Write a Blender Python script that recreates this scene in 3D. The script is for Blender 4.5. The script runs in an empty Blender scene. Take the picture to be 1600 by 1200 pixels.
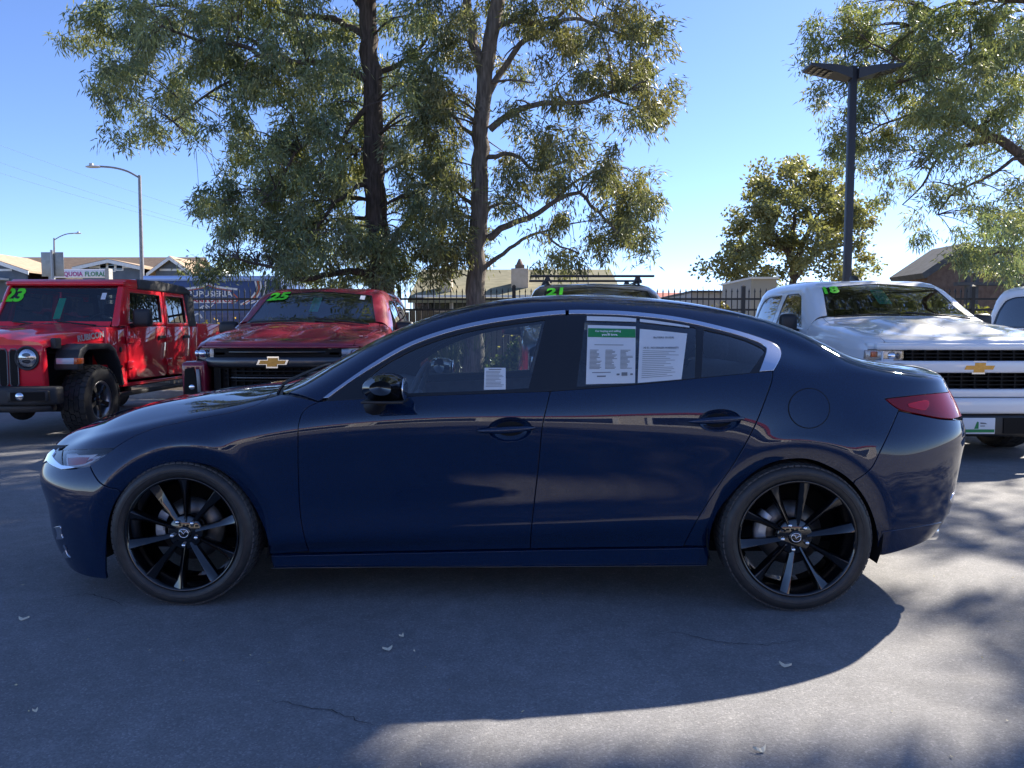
import bpy, bmesh, math, random
import numpy as np
from mathutils import Vector, Matrix
from mathutils.bvhtree import BVHTree
from mathutils.geometry import delaunay_2d_cdt

random.seed(7); RNG = np.random.default_rng(7)
sc = bpy.context.scene
C = sc.collection
R = math.radians
PI = math.pi

# ------------------------------------------------------------------ camera, sky, sun, exposure
FPX, CAM_H, PITCH = 1200.0, 1.23, R(3.9)
cam_d = bpy.data.cameras.new('camera'); cam = bpy.data.objects.new('camera', cam_d); C.objects.link(cam)
cam.location = (0, 0, CAM_H); cam.rotation_euler = (PI / 2 - PITCH, 0, 0)
cam_d.sensor_width = 36; cam_d.lens = 36 * FPX / 1600; cam_d.clip_start = 0.05; cam_d.clip_end = 3000
sc.camera = cam

SUN_EL, SUN_AZ = R(35.2), R(48)          # azimuth measured from +Y (away from the camera) towards +X
world = bpy.data.worlds.new('World'); sc.world = world; world.use_nodes = True
wn = world.node_tree.nodes; wl = world.node_tree.links
for n in list(wn): wn.remove(n)
sky = wn.new('ShaderNodeTexSky'); sky.sky_type = 'NISHITA'; sky.sun_disc = False
sky.sun_elevation = SUN_EL; sky.sun_rotation = SUN_AZ
sky.altitude = 20; sky.air_density = 0.7; sky.dust_density = 0.12; sky.ozone_density = 4.0
bg = wn.new('ShaderNodeBackground'); bg.inputs['Strength'].default_value = 0.067
wo = wn.new('ShaderNodeOutputWorld')
tnt = wn.new('ShaderNodeVectorMath'); tnt.operation = 'MULTIPLY'; tnt.inputs[1].default_value = (0.92, 0.93, 1.09)   # the camera's cool white balance
wl.new(sky.outputs[0], tnt.inputs[0]); wl.new(tnt.outputs[0], bg.inputs[0]); wl.new(bg.outputs[0], wo.inputs[0])
sun_d = bpy.data.lights.new('sun', 'SUN'); sun_d.energy = 3.6; sun_d.angle = R(0.55); sun_d.color = (1.0, 0.92, 0.80)
sun = bpy.data.objects.new('sun', sun_d); C.objects.link(sun)
SUN_DIR = Vector((math.sin(SUN_AZ) * math.cos(SUN_EL), math.cos(SUN_AZ) * math.cos(SUN_EL), math.sin(SUN_EL)))
sun.rotation_euler = SUN_DIR.to_track_quat('Z', 'Y').to_euler()
sun.location = SUN_DIR * 60
sc.view_settings.view_transform = 'Standard'; sc.view_settings.look = 'None'
sc.view_settings.exposure = 1.88; sc.view_settings.gamma = 1.0; sc.view_settings.use_curve_mapping = False
sc.render.engine = 'CYCLES'
sc.cycles.max_bounces = 10; sc.cycles.transparent_max_bounces = 24; sc.cycles.glossy_bounces = 4; sc.cycles.diffuse_bounces = 3
sc.cycles.transmission_bounces = 6
sc.cycles.use_denoising = True
sc.cycles.sample_clamp_indirect = 6

_F = Vector((0, math.cos(PITCH), -math.sin(PITCH))); _U = Vector((0, math.sin(PITCH), math.cos(PITCH))); _R = Vector((1, 0, 0))
def ray_dir(px, py): return _F + _R * ((px - 800) / FPX) + _U * ((600 - py) / FPX)
EYE = Vector((0, 0, CAM_H))
def at(px, py, Y):
    """world point seen at photo pixel (px,py) at distance Y from the camera plane"""
    d = ray_dir(px, py); return EYE + d * (Y / d.y)
def on_ground(px, py, z=0.0):
    d = ray_dir(px, py); return EYE + d * ((z - CAM_H) / d.z)

# ------------------------------------------------------------------ materials
MATS = {}
def mat(name, col=(.5, .5, .5), rough=.5, metal=0., coat=0., coat_rough=.03, spec=.5, emit=None, trans=0., alpha=1., sub=0):
    if name in MATS: return MATS[name]
    m = bpy.data.materials.new(name); m.use_nodes = True
    b = m.node_tree.nodes['Principled BSDF']
    b.inputs['Base Color'].default_value = (*col, 1); b.inputs['Roughness'].default_value = rough
    b.inputs['Metallic'].default_value = metal; b.inputs['Coat Weight'].default_value = coat
    b.inputs['Coat Roughness'].default_value = coat_rough; b.inputs['Specular IOR Level'].default_value = spec
    if trans: b.inputs['Transmission Weight'].default_value = trans
    MATS[name] = m; return m
def noisy(name, c1, c2, scale=8., rough=.6, metal=0., bump=0., bscale=None, coat=0., detail=6., stretch=None, contrast=(.35, .65)):
    if name in MATS: return MATS[name]
    m = mat(name, c1, rough, metal, coat); nt = m.node_tree; b = nt.nodes['Principled BSDF']
    tc = nt.nodes.new('ShaderNodeTexCoord'); src = tc.outputs['Object']
    if stretch:
        mp = nt.nodes.new('ShaderNodeMapping'); mp.inputs['Scale'].default_value = stretch
        nt.links.new(src, mp.inputs[0]); src = mp.outputs[0]
    nz = nt.nodes.new('ShaderNodeTexNoise'); nz.inputs['Scale'].default_value = scale; nz.inputs['Detail'].default_value = detail
    nt.links.new(src, nz.inputs['Vector'])
    rp = nt.nodes.new('ShaderNodeValToRGB'); rp.color_ramp.elements[0].position = contrast[0]; rp.color_ramp.elements[1].position = contrast[1]
    rp.color_ramp.elements[0].color = (*c1, 1); rp.color_ramp.elements[1].color = (*c2, 1)
    nt.links.new(nz.outputs['Fac'], rp.inputs[0]); nt.links.new(rp.outputs[0], b.inputs['Base Color'])
    if bump:
        n2 = nt.nodes.new('ShaderNodeTexNoise'); n2.inputs['Scale'].default_value = bscale or scale * 4; n2.inputs['Detail'].default_value = 4
        nt.links.new(src, n2.inputs['Vector'])
        bp = nt.nodes.new('ShaderNodeBump'); bp.inputs['Strength'].default_value = bump; bp.inputs['Distance'].default_value = .02
        nt.links.new(n2.outputs['Fac'], bp.inputs['Height']); nt.links.new(bp.outputs[0], b.inputs['Normal'])
    return m
def car_paint(name, col, metal=.0, rough=.4, flake=.0, dust=.0, spec=.25):
    if name in MATS: return MATS[name]
    m = mat(name, col, rough, metal, 1.0, .012, spec)
    nt = m.node_tree; b = nt.nodes['Principled BSDF']
    b.inputs['Coat IOR'].default_value = 1.62
    tc = nt.nodes.new('ShaderNodeTexCoord')
    if flake:
        vo = nt.nodes.new('ShaderNodeTexVoronoi'); vo.inputs['Scale'].default_value = 900
        nt.links.new(tc.outputs['Object'], vo.inputs['Vector'])
        mx = nt.nodes.new('ShaderNodeMixRGB'); mx.blend_type = 'MIX'
        mx.inputs[1].default_value = (*[c * (1 - flake) for c in col], 1); mx.inputs[2].default_value = (*[min(1, c * (1 + flake * 2)) for c in col], 1)
        nt.links.new(vo.outputs['Color'], mx.inputs[0]); nt.links.new(mx.outputs[0], b.inputs['Base Color'])
    if dust:
        nz = nt.nodes.new('ShaderNodeTexNoise'); nz.inputs['Scale'].default_value = 3; nz.inputs['Detail'].default_value = 8
        nt.links.new(tc.outputs['Object'], nz.inputs['Vector'])
        mr = nt.nodes.new('ShaderNodeMapRange'); mr.inputs[1].default_value = .4; mr.inputs[2].default_value = .8; mr.inputs[3].default_value = .01; mr.inputs[4].default_value = .01 + dust
        nt.links.new(nz.outputs['Fac'], mr.inputs[0]); nt.links.new(mr.outputs[0], b.inputs['Coat Roughness'])
    return m
def thin_glass(name, tint=(.8, .85, .85), refl=1.0):
    """thin window pane: clear transmission with Fresnel reflection"""
    if name in MATS: return MATS[name]
    m = bpy.data.materials.new(name); m.use_nodes = True; nt = m.node_tree
    for n in list(nt.nodes): nt.nodes.remove(n)
    o = nt.nodes.new('ShaderNodeOutputMaterial'); t = nt.nodes.new('ShaderNodeBsdfTransparent'); t.inputs[0].default_value = (*tint, 1)
    g = nt.nodes.new('ShaderNodeBsdfGlossy'); g.inputs['Roughness'].default_value = .003; g.inputs[0].default_value = (1, 1, 1, 1)
    f = nt.nodes.new('ShaderNodeFresnel'); f.inputs[0].default_value = 1.52
    mul = nt.nodes.new('ShaderNodeMath'); mul.operation = 'MULTIPLY'; mul.inputs[1].default_value = 1.9 * refl; mul.use_clamp = True
    nt.links.new(f.outputs[0], mul.inputs[0])
    mx = nt.nodes.new('ShaderNodeMixShader')
    nt.links.new(mul.outputs[0], mx.inputs[0]); nt.links.new(t.outputs[0], mx.inputs[1]); nt.links.new(g.outputs[0], mx.inputs[2])
    nt.links.new(mx.outputs[0], o.inputs[0]); MATS[name] = m; return m

# ------------------------------------------------------------------ objects
def thing(name, label, cat, loc=(0, 0, 0), rotz=0, group=None):
    o = bpy.data.objects.new(name, None); C.objects.link(o); o.empty_display_size = .2
    o.location = loc; o.rotation_euler = (0, 0, rotz); o['label'] = label; o['category'] = cat
    if group: o['group'] = group
    return o
def link(name, me, m=None, parent=None, label=None):
    o = bpy.data.objects.new(name, me); C.objects.link(o)
    if m is not None:
        me.materials.clear()
        for k in (m if isinstance(m, (list, tuple)) else [m]): me.materials.append(k)
    if parent is not None: o.parent = parent
    if label: o['label'] = label
    return o
def structure(o): o['kind'] = 'structure'; return o
def tag(o, label, cat, group=None):
    o['label'] = label; o['category'] = cat
    if group: o['group'] = group
    return o
def kids(o): return [c for c in bpy.data.objects if c.parent == o]
def copy_tree(o, childmap, parent=None):
    c = o.copy(); C.objects.link(c); c.parent = parent
    for ch in childmap.get(o, []): copy_tree(ch, childmap, c)
    return c
def childmap():
    d = {}
    for o in bpy.data.objects:
        if o.parent: d.setdefault(o.parent, []).append(o)
    return d

class MB:
    """collects shapes; build() links them as ONE mesh object"""
    def __init__(s): s.v = []; s.f = []; s.mi = []; s.cur = 0; s.sm = []
    def add(s, vs, fs, smooth=False):
        n = len(s.v); s.v += [tuple(v) for v in vs]; s.f += [tuple(i + n for i in f) for f in fs]
        s.mi += [s.cur] * len(fs); s.sm += [smooth] * len(fs); return s
    def box(s, x0, x1, y0, y1, z0, z1):
        return s.add([(x0, y0, z0), (x1, y0, z0), (x1, y1, z0), (x0, y1, z0), (x0, y0, z1), (x1, y0, z1), (x1, y1, z1), (x0, y1, z1)],
                     [(0, 3, 2, 1), (4, 5, 6, 7), (0, 1, 5, 4), (1, 2, 6, 5), (2, 3, 7, 6), (3, 0, 4, 7)])
    def obox(s, c, ax, ay, az):
        c = Vector(c); ax = Vector(ax); ay = Vector(ay); az = Vector(az)
        vs = [c + ax * i + ay * j + az * k for k in (-1, 1) for i, j in ((-1, -1), (1, -1), (1, 1), (-1, 1))]
        return s.add(vs, [(0, 3, 2, 1), (4, 5, 6, 7), (0, 1, 5, 4), (1, 2, 6, 5), (2, 3, 7, 6), (3, 0, 4, 7)])
    def tube(s, pts, rads, n=8, caps=True, smooth=True):
        pts = [Vector(p) for p in pts]
        if not isinstance(rads, (list, tuple)): rads = [rads] * len(pts)
        vs = []; fs = []
        d0 = (pts[1] - pts[0]).normalized(); ref = Vector((0, 0, 1)) if abs(d0.z) < .9 else Vector((1, 0, 0))
        a = d0.cross(ref).normalized()
        for i, p in enumerate(pts):
            d = (pts[min(i + 1, len(pts) - 1)] - pts[max(i - 1, 0)]).normalized()
            a = (a - d * a.dot(d)).normalized(); b = d.cross(a)
            for k in range(n):
                t = 2 * PI * k / n; vs.append(p + (a * math.cos(t) + b * math.sin(t)) * rads[i])
        for i in range(len(pts) - 1):
            for k in range(n): fs.append((i * n + k, i * n + (k + 1) % n, (i + 1) * n + (k + 1) % n, (i + 1) * n + k))
        s.add(vs, fs, smooth)
        if caps:
            s.add(vs[:n], [tuple(range(n - 1, -1, -1))]); s.add(vs[-n:], [tuple(range(n))])
        return s
    def lathe(s, prof, n=32, origin=(0, 0, 0), axis='y', smooth=True, a0=0, a1=2 * PI):
        """prof: (radius, along-axis) list"""
        vs = []; fs = []; full = abs(a1 - a0 - 2 * PI) < 1e-6; m = n if full else n + 1; ox, oy, oz = origin
        for r, h in prof:
            for k in range(m):
                t = a0 + (a1 - a0) * k / n; c_, s_ = r * math.cos(t), r * math.sin(t)
                vs.append((ox + c_, oy + h, oz + s_) if axis == 'y' else (ox + c_, oy + s_, oz + h) if axis == 'z' else (ox + h, oy + c_, oz + s_))
        for i in range(len(prof) - 1):
            for k in range(n):
                k2 = (k + 1) % m
                q = (i * m + k, i * m + k2, (i + 1) * m + k2, (i + 1) * m + k)
                fs.append(q if axis != 'y' else q[::-1])
        return s.add(vs, fs, smooth)
    def prism(s, poly, h0, h1, plane='xz'):
        """poly 2-D; extruded between h0,h1 on the remaining axis"""
        f = {'xz': lambda a, b, h: (a, h, b), 'xy': lambda a, b, h: (a, b, h), 'yz': lambda a, b, h: (h, a, b)}[plane]
        n = len(poly); vs = [f(a, b, h0) for a, b in poly] + [f(a, b, h1) for a, b in poly]
        area = sum(poly[i][0] * poly[(i + 1) % n][1] - poly[(i + 1) % n][0] * poly[i][1] for i in range(n))
        fs = [tuple(range(n)), tuple(range(2 * n - 1, n - 1, -1))] + [(i, i + n, (i + 1) % n + n, (i + 1) % n) for i in range(n)]
        flip = (area > 0) == (h1 > h0)
        if plane == 'xz': flip = not flip
        if flip: fs = [g[::-1] for g in fs]
        return s.add(vs, fs)
    def ellipsoid(s, c, r, n=16, m=10, smooth=True):
        vs = []; fs = []
        for i in range(m + 1):
            p = PI * i / m
            for k in range(n):
                t = 2 * PI * k / n
                vs.append((c[0] + r[0] * math.sin(p) * math.cos(t), c[1] + r[1] * math.sin(p) * math.sin(t), c[2] + r[2] * math.cos(p)))
        for i in range(m):
            for k in range(n): fs.append((i * n + k, (i + 1) * n + k, (i + 1) * n + (k + 1) % n, i * n + (k + 1) % n))
        return s.add(vs, fs, smooth)
    def xf(s, M):
        s.v = [tuple(M @ Vector(v)) for v in s.v]; return s
    def mesh(s, name):
        me = bpy.data.meshes.new(name); me.from_pydata(s.v, [], s.f)
        if s.f:
            me.polygons.foreach_set('use_smooth', s.sm); me.polygons.foreach_set('material_index', s.mi)
        me.validate(); me.update(); return me
    def build(s, name, m, parent=None, bevel=0, seg=2, label=None, weld=False):
        me = s.mesh(name)
        if weld or bevel:
            bm = bmesh.new(); bm.from_mesh(me)
            bmesh.ops.remove_doubles(bm, verts=bm.verts, dist=1e-5)
            if bevel:
                ed = [e for e in bm.edges if len(e.link_faces) == 2 and e.calc_face_angle(0) > .5]
                bmesh.ops.bevel(bm, geom=ed, offset=bevel, segments=seg, profile=.5, affect='EDGES', clamp_overlap=True)
                for f in bm.faces: f.smooth = True
            bm.to_mesh(me); bm.free()
            if bevel: me.set_sharp_from_angle(angle=R(40))
        return link(name, me, m, parent, label)

_fontcache = {}
def text_mesh(txt, size, depth=.002, bold=0., shear=0., spacing=1.0, res=3):
    cu = bpy.data.curves.new('txt', 'FONT'); cu.body = txt; cu.size = 1; cu.extrude = depth / 2 / size; cu.offset = bold; cu.shear = shear
    cu.space_character = spacing; cu.align_x = 'CENTER'; cu.align_y = 'CENTER'; cu.resolution_u = res
    o = bpy.data.objects.new('txt', cu); C.objects.link(o)
    dg = bpy.context.evaluated_depsgraph_get(); dg.update()
    me = bpy.data.meshes.new_from_object(o.evaluated_get(dg)); bpy.data.objects.remove(o); bpy.data.curves.remove(cu)
    me.transform(Matrix.Scale(size, 4))
    return me
def text(name, txt, size, M, m, parent=None, depth=.002, bold=0., shear=0., spacing=1.0, width=None, label=None, res=3):
    me = text_mesh(txt, size, depth, bold, shear, spacing, res)
    if width:
        xs = [v.co.x for v in me.vertices]; w = max(xs) - min(xs)
        me.transform(Matrix.Diagonal((width / w, 1, 1, 1)))
    me.transform(M); return link(name, me, m, parent, label)
def face_frame(o, xdir, updir):
    x = Vector(xdir).normalized(); z = Vector(updir); z = (z - x * z.dot(x)).normalized(); n = x.cross(z)
    return Matrix(((x.x, z.x, n.x, o[0]), (x.y, z.y, n.y, o[1]), (x.z, z.z, n.z, o[2]), (0, 0, 0, 1)))

# ------------------------------------------------------------------ lofted body shells and the panels cut from them
def catmull(pts, step=.02):
    P = np.array(pts, float)
    if len(P) == 2:
        n = max(2, int(np.linalg.norm(P[1] - P[0]) / step)); t = np.linspace(0, 1, n + 1)[:, None]; return P[0] * (1 - t) + P[1] * t
    P = np.vstack([2 * P[0] - P[1], P, 2 * P[-1] - P[-2]]); out = []
    for i in range(1, len(P) - 2):
        p0, p1, p2, p3 = P[i - 1:i + 3]
        t0 = 0; t1 = t0 + max(1e-6, np.linalg.norm(p1 - p0)) ** .5; t2 = t1 + max(1e-6, np.linalg.norm(p2 - p1)) ** .5; t3 = t2 + max(1e-6, np.linalg.norm(p3 - p2)) ** .5
        n = max(2, int(math.ceil(np.linalg.norm(p2 - p1) / step)))
        t = np.linspace(t1, t2, n, endpoint=False)[:, None]
        A1 = (t1 - t) / (t1 - t0) * p0 + (t - t0) / (t1 - t0) * p1; A2 = (t2 - t) / (t2 - t1) * p1 + (t - t1) / (t2 - t1) * p2
        A3 = (t3 - t) / (t3 - t2) * p2 + (t - t2) / (t3 - t2) * p3
        B1 = (t2 - t) / (t2 - t0) * A1 + (t - t0) / (t2 - t0) * A2; B2 = (t3 - t) / (t3 - t1) * A2 + (t - t1) / (t3 - t1) * A3
        out.append((t2 - t) / (t2 - t1) * B1 + (t - t1) / (t2 - t1) * B2)
    out.append(P[-2:-1]); return np.vstack(out)
def smooth1(A, sig, axis):
    if sig <= 0: return A
    k = int(math.ceil(sig * 3)); w = np.exp(-.5 * (np.arange(-k, k + 1) / sig) ** 2); w /= w.sum()
    B = np.moveaxis(A, axis, 0); n = len(B)
    # odd reflection about the ends keeps end points fixed
    lo = 2 * B[0] - B[1:k + 1][::-1]; hi = 2 * B[-1] - B[-k - 1:-1][::-1]
    E = np.concatenate([lo, B, hi]); out = np.zeros_like(B)
    for i, wi in enumerate(w): out += wi * E[i:i + n]
    return np.moveaxis(out, 0, axis)

class Loft:
    """half body shell: curves run nose -> tail; points (x, outward, z).  Sections are planes x=u, turning to
    radial planes about a pole on the centreline at both ends"""
    def __init__(s, curves, poleF, poleT, centre, du=.012, ds=.012, Rr=.55, sig_u=3.5, sig_s=1.2, deform=None, ext=0):
        s.Rr = Rr; s.pF = poleF; s.pT = poleT
        umin = poleF - PI / 2 * Rr; umax = poleT + PI / 2 * Rr
        s.U = np.linspace(umin, umax, int((umax - umin) / du) + 1)
        rows = []
        for c in curves:
            D = catmull(c, .01); rows.append(s._at_u(D))
        Dc = catmull([(x, 0, z) for x, z in centre], .01)
        uc = np.clip(s.U, poleF, poleT)
        rows.append(np.stack([uc, 0 * uc, np.interp(uc, Dc[:, 0], Dc[:, 2])], 1))
        G = np.stack(rows, 1)                       # (nu, nj, 3)
        G = smooth1(G, sig_u, 0); G[0, :, 1] = 0; G[-1, :, 1] = 0
        secs = [catmull(g, .006) for g in G]
        L = [np.concatenate([[0], np.cumsum(np.linalg.norm(np.diff(q, axis=0), axis=1))]) for q in secs]
        s.ns = int(max(l[-1] for l in L) / ds) + 1
        T = np.linspace(0, 1, s.ns)
        S = np.stack([np.stack([np.interp(T * l[-1], l, q[:, k]) for k in range(3)], 1) for q, l in zip(secs, L)])
        S = smooth1(S, sig_s, 1)
        if deform: S = deform(S)
        s.S = S; s.Larc = np.array([l[-1] for l in L])
        du_ = np.gradient(S, axis=0); ds_ = np.gradient(S, axis=1); N = np.cross(du_, ds_); N /= np.linalg.norm(N, axis=2, keepdims=True) + 1e-12
        # orient outward
        mid = N[len(s.U) // 2, s.ns // 4]
        if mid[1] < 0: N = -N
        s.N = N
        nu = len(s.U); idx = np.arange(nu * s.ns).reshape(nu, s.ns)
        a, b, c_, d = idx[:-1, :-1].ravel(), idx[1:, :-1].ravel(), idx[1:, 1:].ravel(), idx[:-1, 1:].ravel()
        s.tris = np.concatenate([np.stack([a, b, c_], 1), np.stack([a, c_, d], 1)])
        s.bvh = BVHTree.FromPolygons([tuple(v) for v in S.reshape(-1, 3)], [tuple(map(int, t)) for t in s.tris])
        gu, gs = np.meshgrid(s.U, T, indexing='ij')
        s.uv = np.stack([gu.ravel(), gs.ravel()], 1)
    def _at_u(s, D):
        x, y = D[:, 0], D[:, 1]; u = x.copy()
        f = x < s.pF; u[f] = s.pF - np.arctan2(s.pF - x[f], np.maximum(y[f], 0)) * s.Rr
        t = x > s.pT; u[t] = s.pT + np.arctan2(x[t] - s.pT, np.maximum(y[t], 0)) * s.Rr
        o = np.argsort(u, kind='stable'); return np.stack([np.interp(s.U, u[o], D[o, k]) for k in range(3)], 1)
    # (u, v): v = section parameter scaled to metres by the mean section length
    VS = 1.5
    def cast(s, o, d):
        loc, n, fi, dist = s.bvh.ray_cast(Vector(o), Vector(d).normalized())
        if loc is None: return None
        t = s.tris[fi]; P = s.S.reshape(-1, 3)[t]; uv = s.uv[t]
        v0, v1, v2 = P[1] - P[0], P[2] - P[0], np.array(loc) - P[0]
        d00, d01, d11, d20, d21 = v0 @ v0, v0 @ v1, v1 @ v1, v2 @ v0, v2 @ v1
        den = d00 * d11 - d01 * d01 + 1e-20; b = (d11 * d20 - d01 * d21) / den; c = (d00 * d21 - d01 * d20) / den
        q = uv[0] * (1 - b - c) + uv[1] * b + uv[2] * c
        return (q[0], q[1] * s.VS)
    def near(s, p):
        loc, n, fi, dist = s.bvh.find_nearest(Vector(p))
        return s.cast(Vector(loc) + n * .01, -n) or s.cast(Vector(loc) - n * .01, n) or tuple(s.uv[s.tris[fi][0]] * (1, s.VS))
    def top(s, x, w): return s.cast((x, max(w, 1e-4), 5), (0, 0, -1)) or s.near((x, w, s.near_z(x)))
    def near_z(s, x): return .8
    def side(s, x, z): return s.cast((x, 5, z), (0, -1, 0)) or s.near((x, .9, z))
    def front(s, w, z): return s.cast((-9, max(w, 1e-4), z), (1, 0, 0)) or s.near((-2, w, z))
    def rear(s, w, z): return s.cast((9, max(w, 1e-4), z), (-1, 0, 0)) or s.near((2, w, z))
    def ev(s, uv):
        uv = np.atleast_2d(uv); fu = np.clip((uv[:, 0] - s.U[0]) / (s.U[1] - s.U[0]), 0, len(s.U) - 1.0001); fv = np.clip(uv[:, 1] / s.VS * (s.ns - 1), 0, s.ns - 1.0001)
        i = fu.astype(int); j = fv.astype(int); a = (fu - i)[:, None]; b = (fv - j)[:, None]
        def lerp(A): return A[i, j] * (1 - a) * (1 - b) + A[i + 1, j] * a * (1 - b) + A[i, j + 1] * (1 - a) * b + A[i + 1, j + 1] * a * b
        Nn = lerp(s.N); Nn /= np.linalg.norm(Nn, axis=1, keepdims=True) + 1e-12
        return lerp(s.S), Nn

def resample(poly, step):
    P = np.asarray(poly, float); out = []
    for i in range(len(P)):
        a, b = P[i], P[(i + 1) % len(P)]; n = max(1, int(round(np.linalg.norm(b - a) / step)))
        for k in range(n): out.append(a + (b - a) * k / n)
    return np.array(out)
def inset(poly, d):
    P = np.asarray(poly, float); n = len(P)
    ar = np.sum(P[:, 0] * np.roll(P[:, 1], -1) - np.roll(P[:, 0], -1) * P[:, 1]); sg = 1 if ar > 0 else -1
    e = np.roll(P, -1, 0) - P; e /= np.linalg.norm(e, axis=1, keepdims=True) + 1e-12
    nr = np.stack([-e[:, 1], e[:, 0]], 1) * sg; m = nr + np.roll(nr, 1, 0); m /= np.maximum(.35, np.linalg.norm(m, axis=1, keepdims=True)) ** 1
    m /= np.maximum(1e-6, np.linalg.norm(m, axis=1, keepdims=True)); k = np.clip(1 / np.maximum(.4, np.sum(m * nr, 1)), 1, 2.0)
    return P + m * (d * k)[:, None]
def inpoly(P, Q):
    """points P in polygon Q (even-odd)"""
    x, y = P[:, 0], P[:, 1]; r = np.zeros(len(P), bool); n = len(Q)
    for i in range(n):
        x1, y1 = Q[i]; x2, y2 = Q[(i + 1) % n]
        c = ((y1 > y) != (y2 > y)); 
        if c.any():
            xi = (x2 - x1) * (y - y1) / (y2 - y1 + 1e-30) + x1; r ^= c & (x < xi)
    return r
def clean(poly, eps=1e-4):
    out = []
    for p in poly:
        if p is None: continue
        if not out or abs(p[0] - out[-1][0]) + abs(p[1] - out[-1][1]) > eps: out.append(tuple(p))
    if len(out) > 2 and abs(out[0][0] - out[-1][0]) + abs(out[0][1] - out[-1][1]) < eps: out.pop()
    return out

def panel_mesh(name, loft, outer, holes=(), gap=.0034, step=.014, grid=.03, lift=0., flange=.012, join=False, sgn=-1, lip=.0018, puff=0.):
    """sheet cut from the loft. sgn -1 = near side (y = -outward). join: half panel reaching the centreline, mirrored into one."""
    out = clean(outer); P = resample(out, step)
    if gap: P = inset(P, gap)
    loops = [P]
    for h in holes:
        Hh = resample(clean(h), step); Hh = inset(Hh, -gap) if gap else Hh; loops.append(Hh)
    lo, hi = P.min(0), P.max(0)
    gx, gy = np.meshgrid(np.arange(lo[0], hi[0], grid) + .37 * grid, np.arange(lo[1], hi[1], grid) + .41 * grid); gx[1::2] += grid * .5
    Gp = np.stack([gx.ravel(), gy.ravel()], 1)
    keep = inpoly(Gp, inset(P, grid * .45))
    for Hh in loops[1:]: keep &= ~inpoly(Gp, inset(Hh, -grid * .45))
    Gp = Gp[keep]
    allp = np.vstack(loops + [Gp]); edges = []; k = 0
    for L_ in loops:
        n = len(L_); edges += [(k + i, k + (i + 1) % n) for i in range(n)]; k += n
    vv, ee, ff, ov, oe, of = delaunay_2d_cdt([Vector(p) for p in allp], edges, [], 0, 1e-7)
    V2 = np.array([tuple(v) for v in vv]); Fc = np.array([f for f in ff])
    cen = V2[Fc].mean(1); ok = inpoly(cen, P)
    for Hh in loops[1:]: ok &= ~inpoly(cen, Hh)
    Fc = Fc[ok]
    P3, N3 = loft.ev(V2); P3 = P3 + N3 * lift
    back = {}
    for i, o_ in enumerate(ov):
        for q in o_: back[q] = i
    # orientation: make face normals agree with N3
    a = np.cross(P3[Fc[:, 1]] - P3[Fc[:, 0]], P3[Fc[:, 2]] - P3[Fc[:, 0]]); fl = np.einsum('ij,ij->i', a, N3[Fc[:, 0]]) < 0
    Fc[fl] = Fc[fl][:, ::-1]
    verts = [P3]; norms = [N3]; faces = [tuple(map(int, f)) for f in Fc]; nv = len(P3); k = 0
    for li, L_ in enumerate(loops):
        n = len(L_); ids = np.array([back.get(k + i, -1) for i in range(n)]); k += n
        if flange <= 0: continue
        q, nn = P3[ids], N3[ids]
        tg = np.roll(q, -1, 0) - np.roll(q, 1, 0); tg /= np.linalg.norm(tg, axis=1, keepdims=True) + 1e-12
        sd = np.cross(tg, nn)                               # sideways; sign so that it leaves the panel
        q2, n2 = loft.ev((inset(L_, -.004) if li == 0 else inset(L_, .004))); want = q2 - (q - nn * lift)
        flip = np.einsum('ij,ij->i', sd, want) < 0; sd[flip] *= -1
        atc = (np.abs(q[:, 1]) < .004) if join else np.zeros(n, bool)
        r1 = q + sd * lip * .7 - nn * lip * .3; r2 = q + sd * lip - nn * (lip * 1.4); r3 = q + sd * lip - nn * flange
        rings = [(r1, nn * .72 + sd * .7), (r2, sd * .97 + nn * .2), (r3, sd)]
        base = ids
        for rp, rn in rings:
            rp = rp.copy(); rp[atc, 1] = 0; rid = np.arange(nv, nv + n); verts.append(rp); norms.append(rn / (np.linalg.norm(rn, axis=1, keepdims=True) + 1e-9)); nv += n
            for i in range(n):
                j = (i + 1) % n
                if atc[i] and atc[j]: continue
                f = (int(base[i]), int(base[j]), int(rid[j]), int(rid[i]))
                Va = np.vstack(verts) if False else None
                faces.append(f)
            base = rid
    Vv = np.vstack(verts); Nn = np.vstack(norms)
    if flange > 0:                                          # orient flange quads
        nf0 = len(Fc)
        for i in range(nf0, len(faces)):
            f = faces[i]; c = np.cross(Vv[f[1]] - Vv[f[0]], Vv[f[3]] - Vv[f[0]])
            if c @ (Nn[f[0]] + Nn[f[2]]) < 0: faces[i] = f[::-1]
    if join:
        Vm = Vv * (1, -1, 1); Nm = Nn * (1, -1, 1); m0 = len(Vv)
        faces2 = [tuple(int(i) + m0 for i in f[::-1]) for f in faces]
        # weld on the centreline: centre normals flattened so that both halves agree
        ctr = np.abs(Vv[:, 1]) < .004; Vv[ctr, 1] = 0; Vm[ctr, 1] = 0; Nn[ctr, 1] = 0; Nm[ctr, 1] = 0
        Vv = np.vstack([Vv, Vm]); Nn = np.vstack([Nn, Nm]); faces = faces + faces2
        sgn_ = 1
    else:
        sgn_ = sgn
    if sgn_ < 0:
        Vv = Vv * (1, -1, 1); Nn = Nn * (1, -1, 1); faces = [f[::-1] for f in faces]
    me = bpy.data.meshes.new(name); me.from_pydata(Vv.tolist(), [], faces)
    me.polygons.foreach_set('use_smooth', [True] * len(faces)); me.update()
    ln = np.linalg.norm(Nn, axis=1, keepdims=True); Nn = Nn / np.maximum(ln, 1e-9)
    me.normals_split_custom_set_from_vertices(Nn.tolist())
    return me
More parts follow.
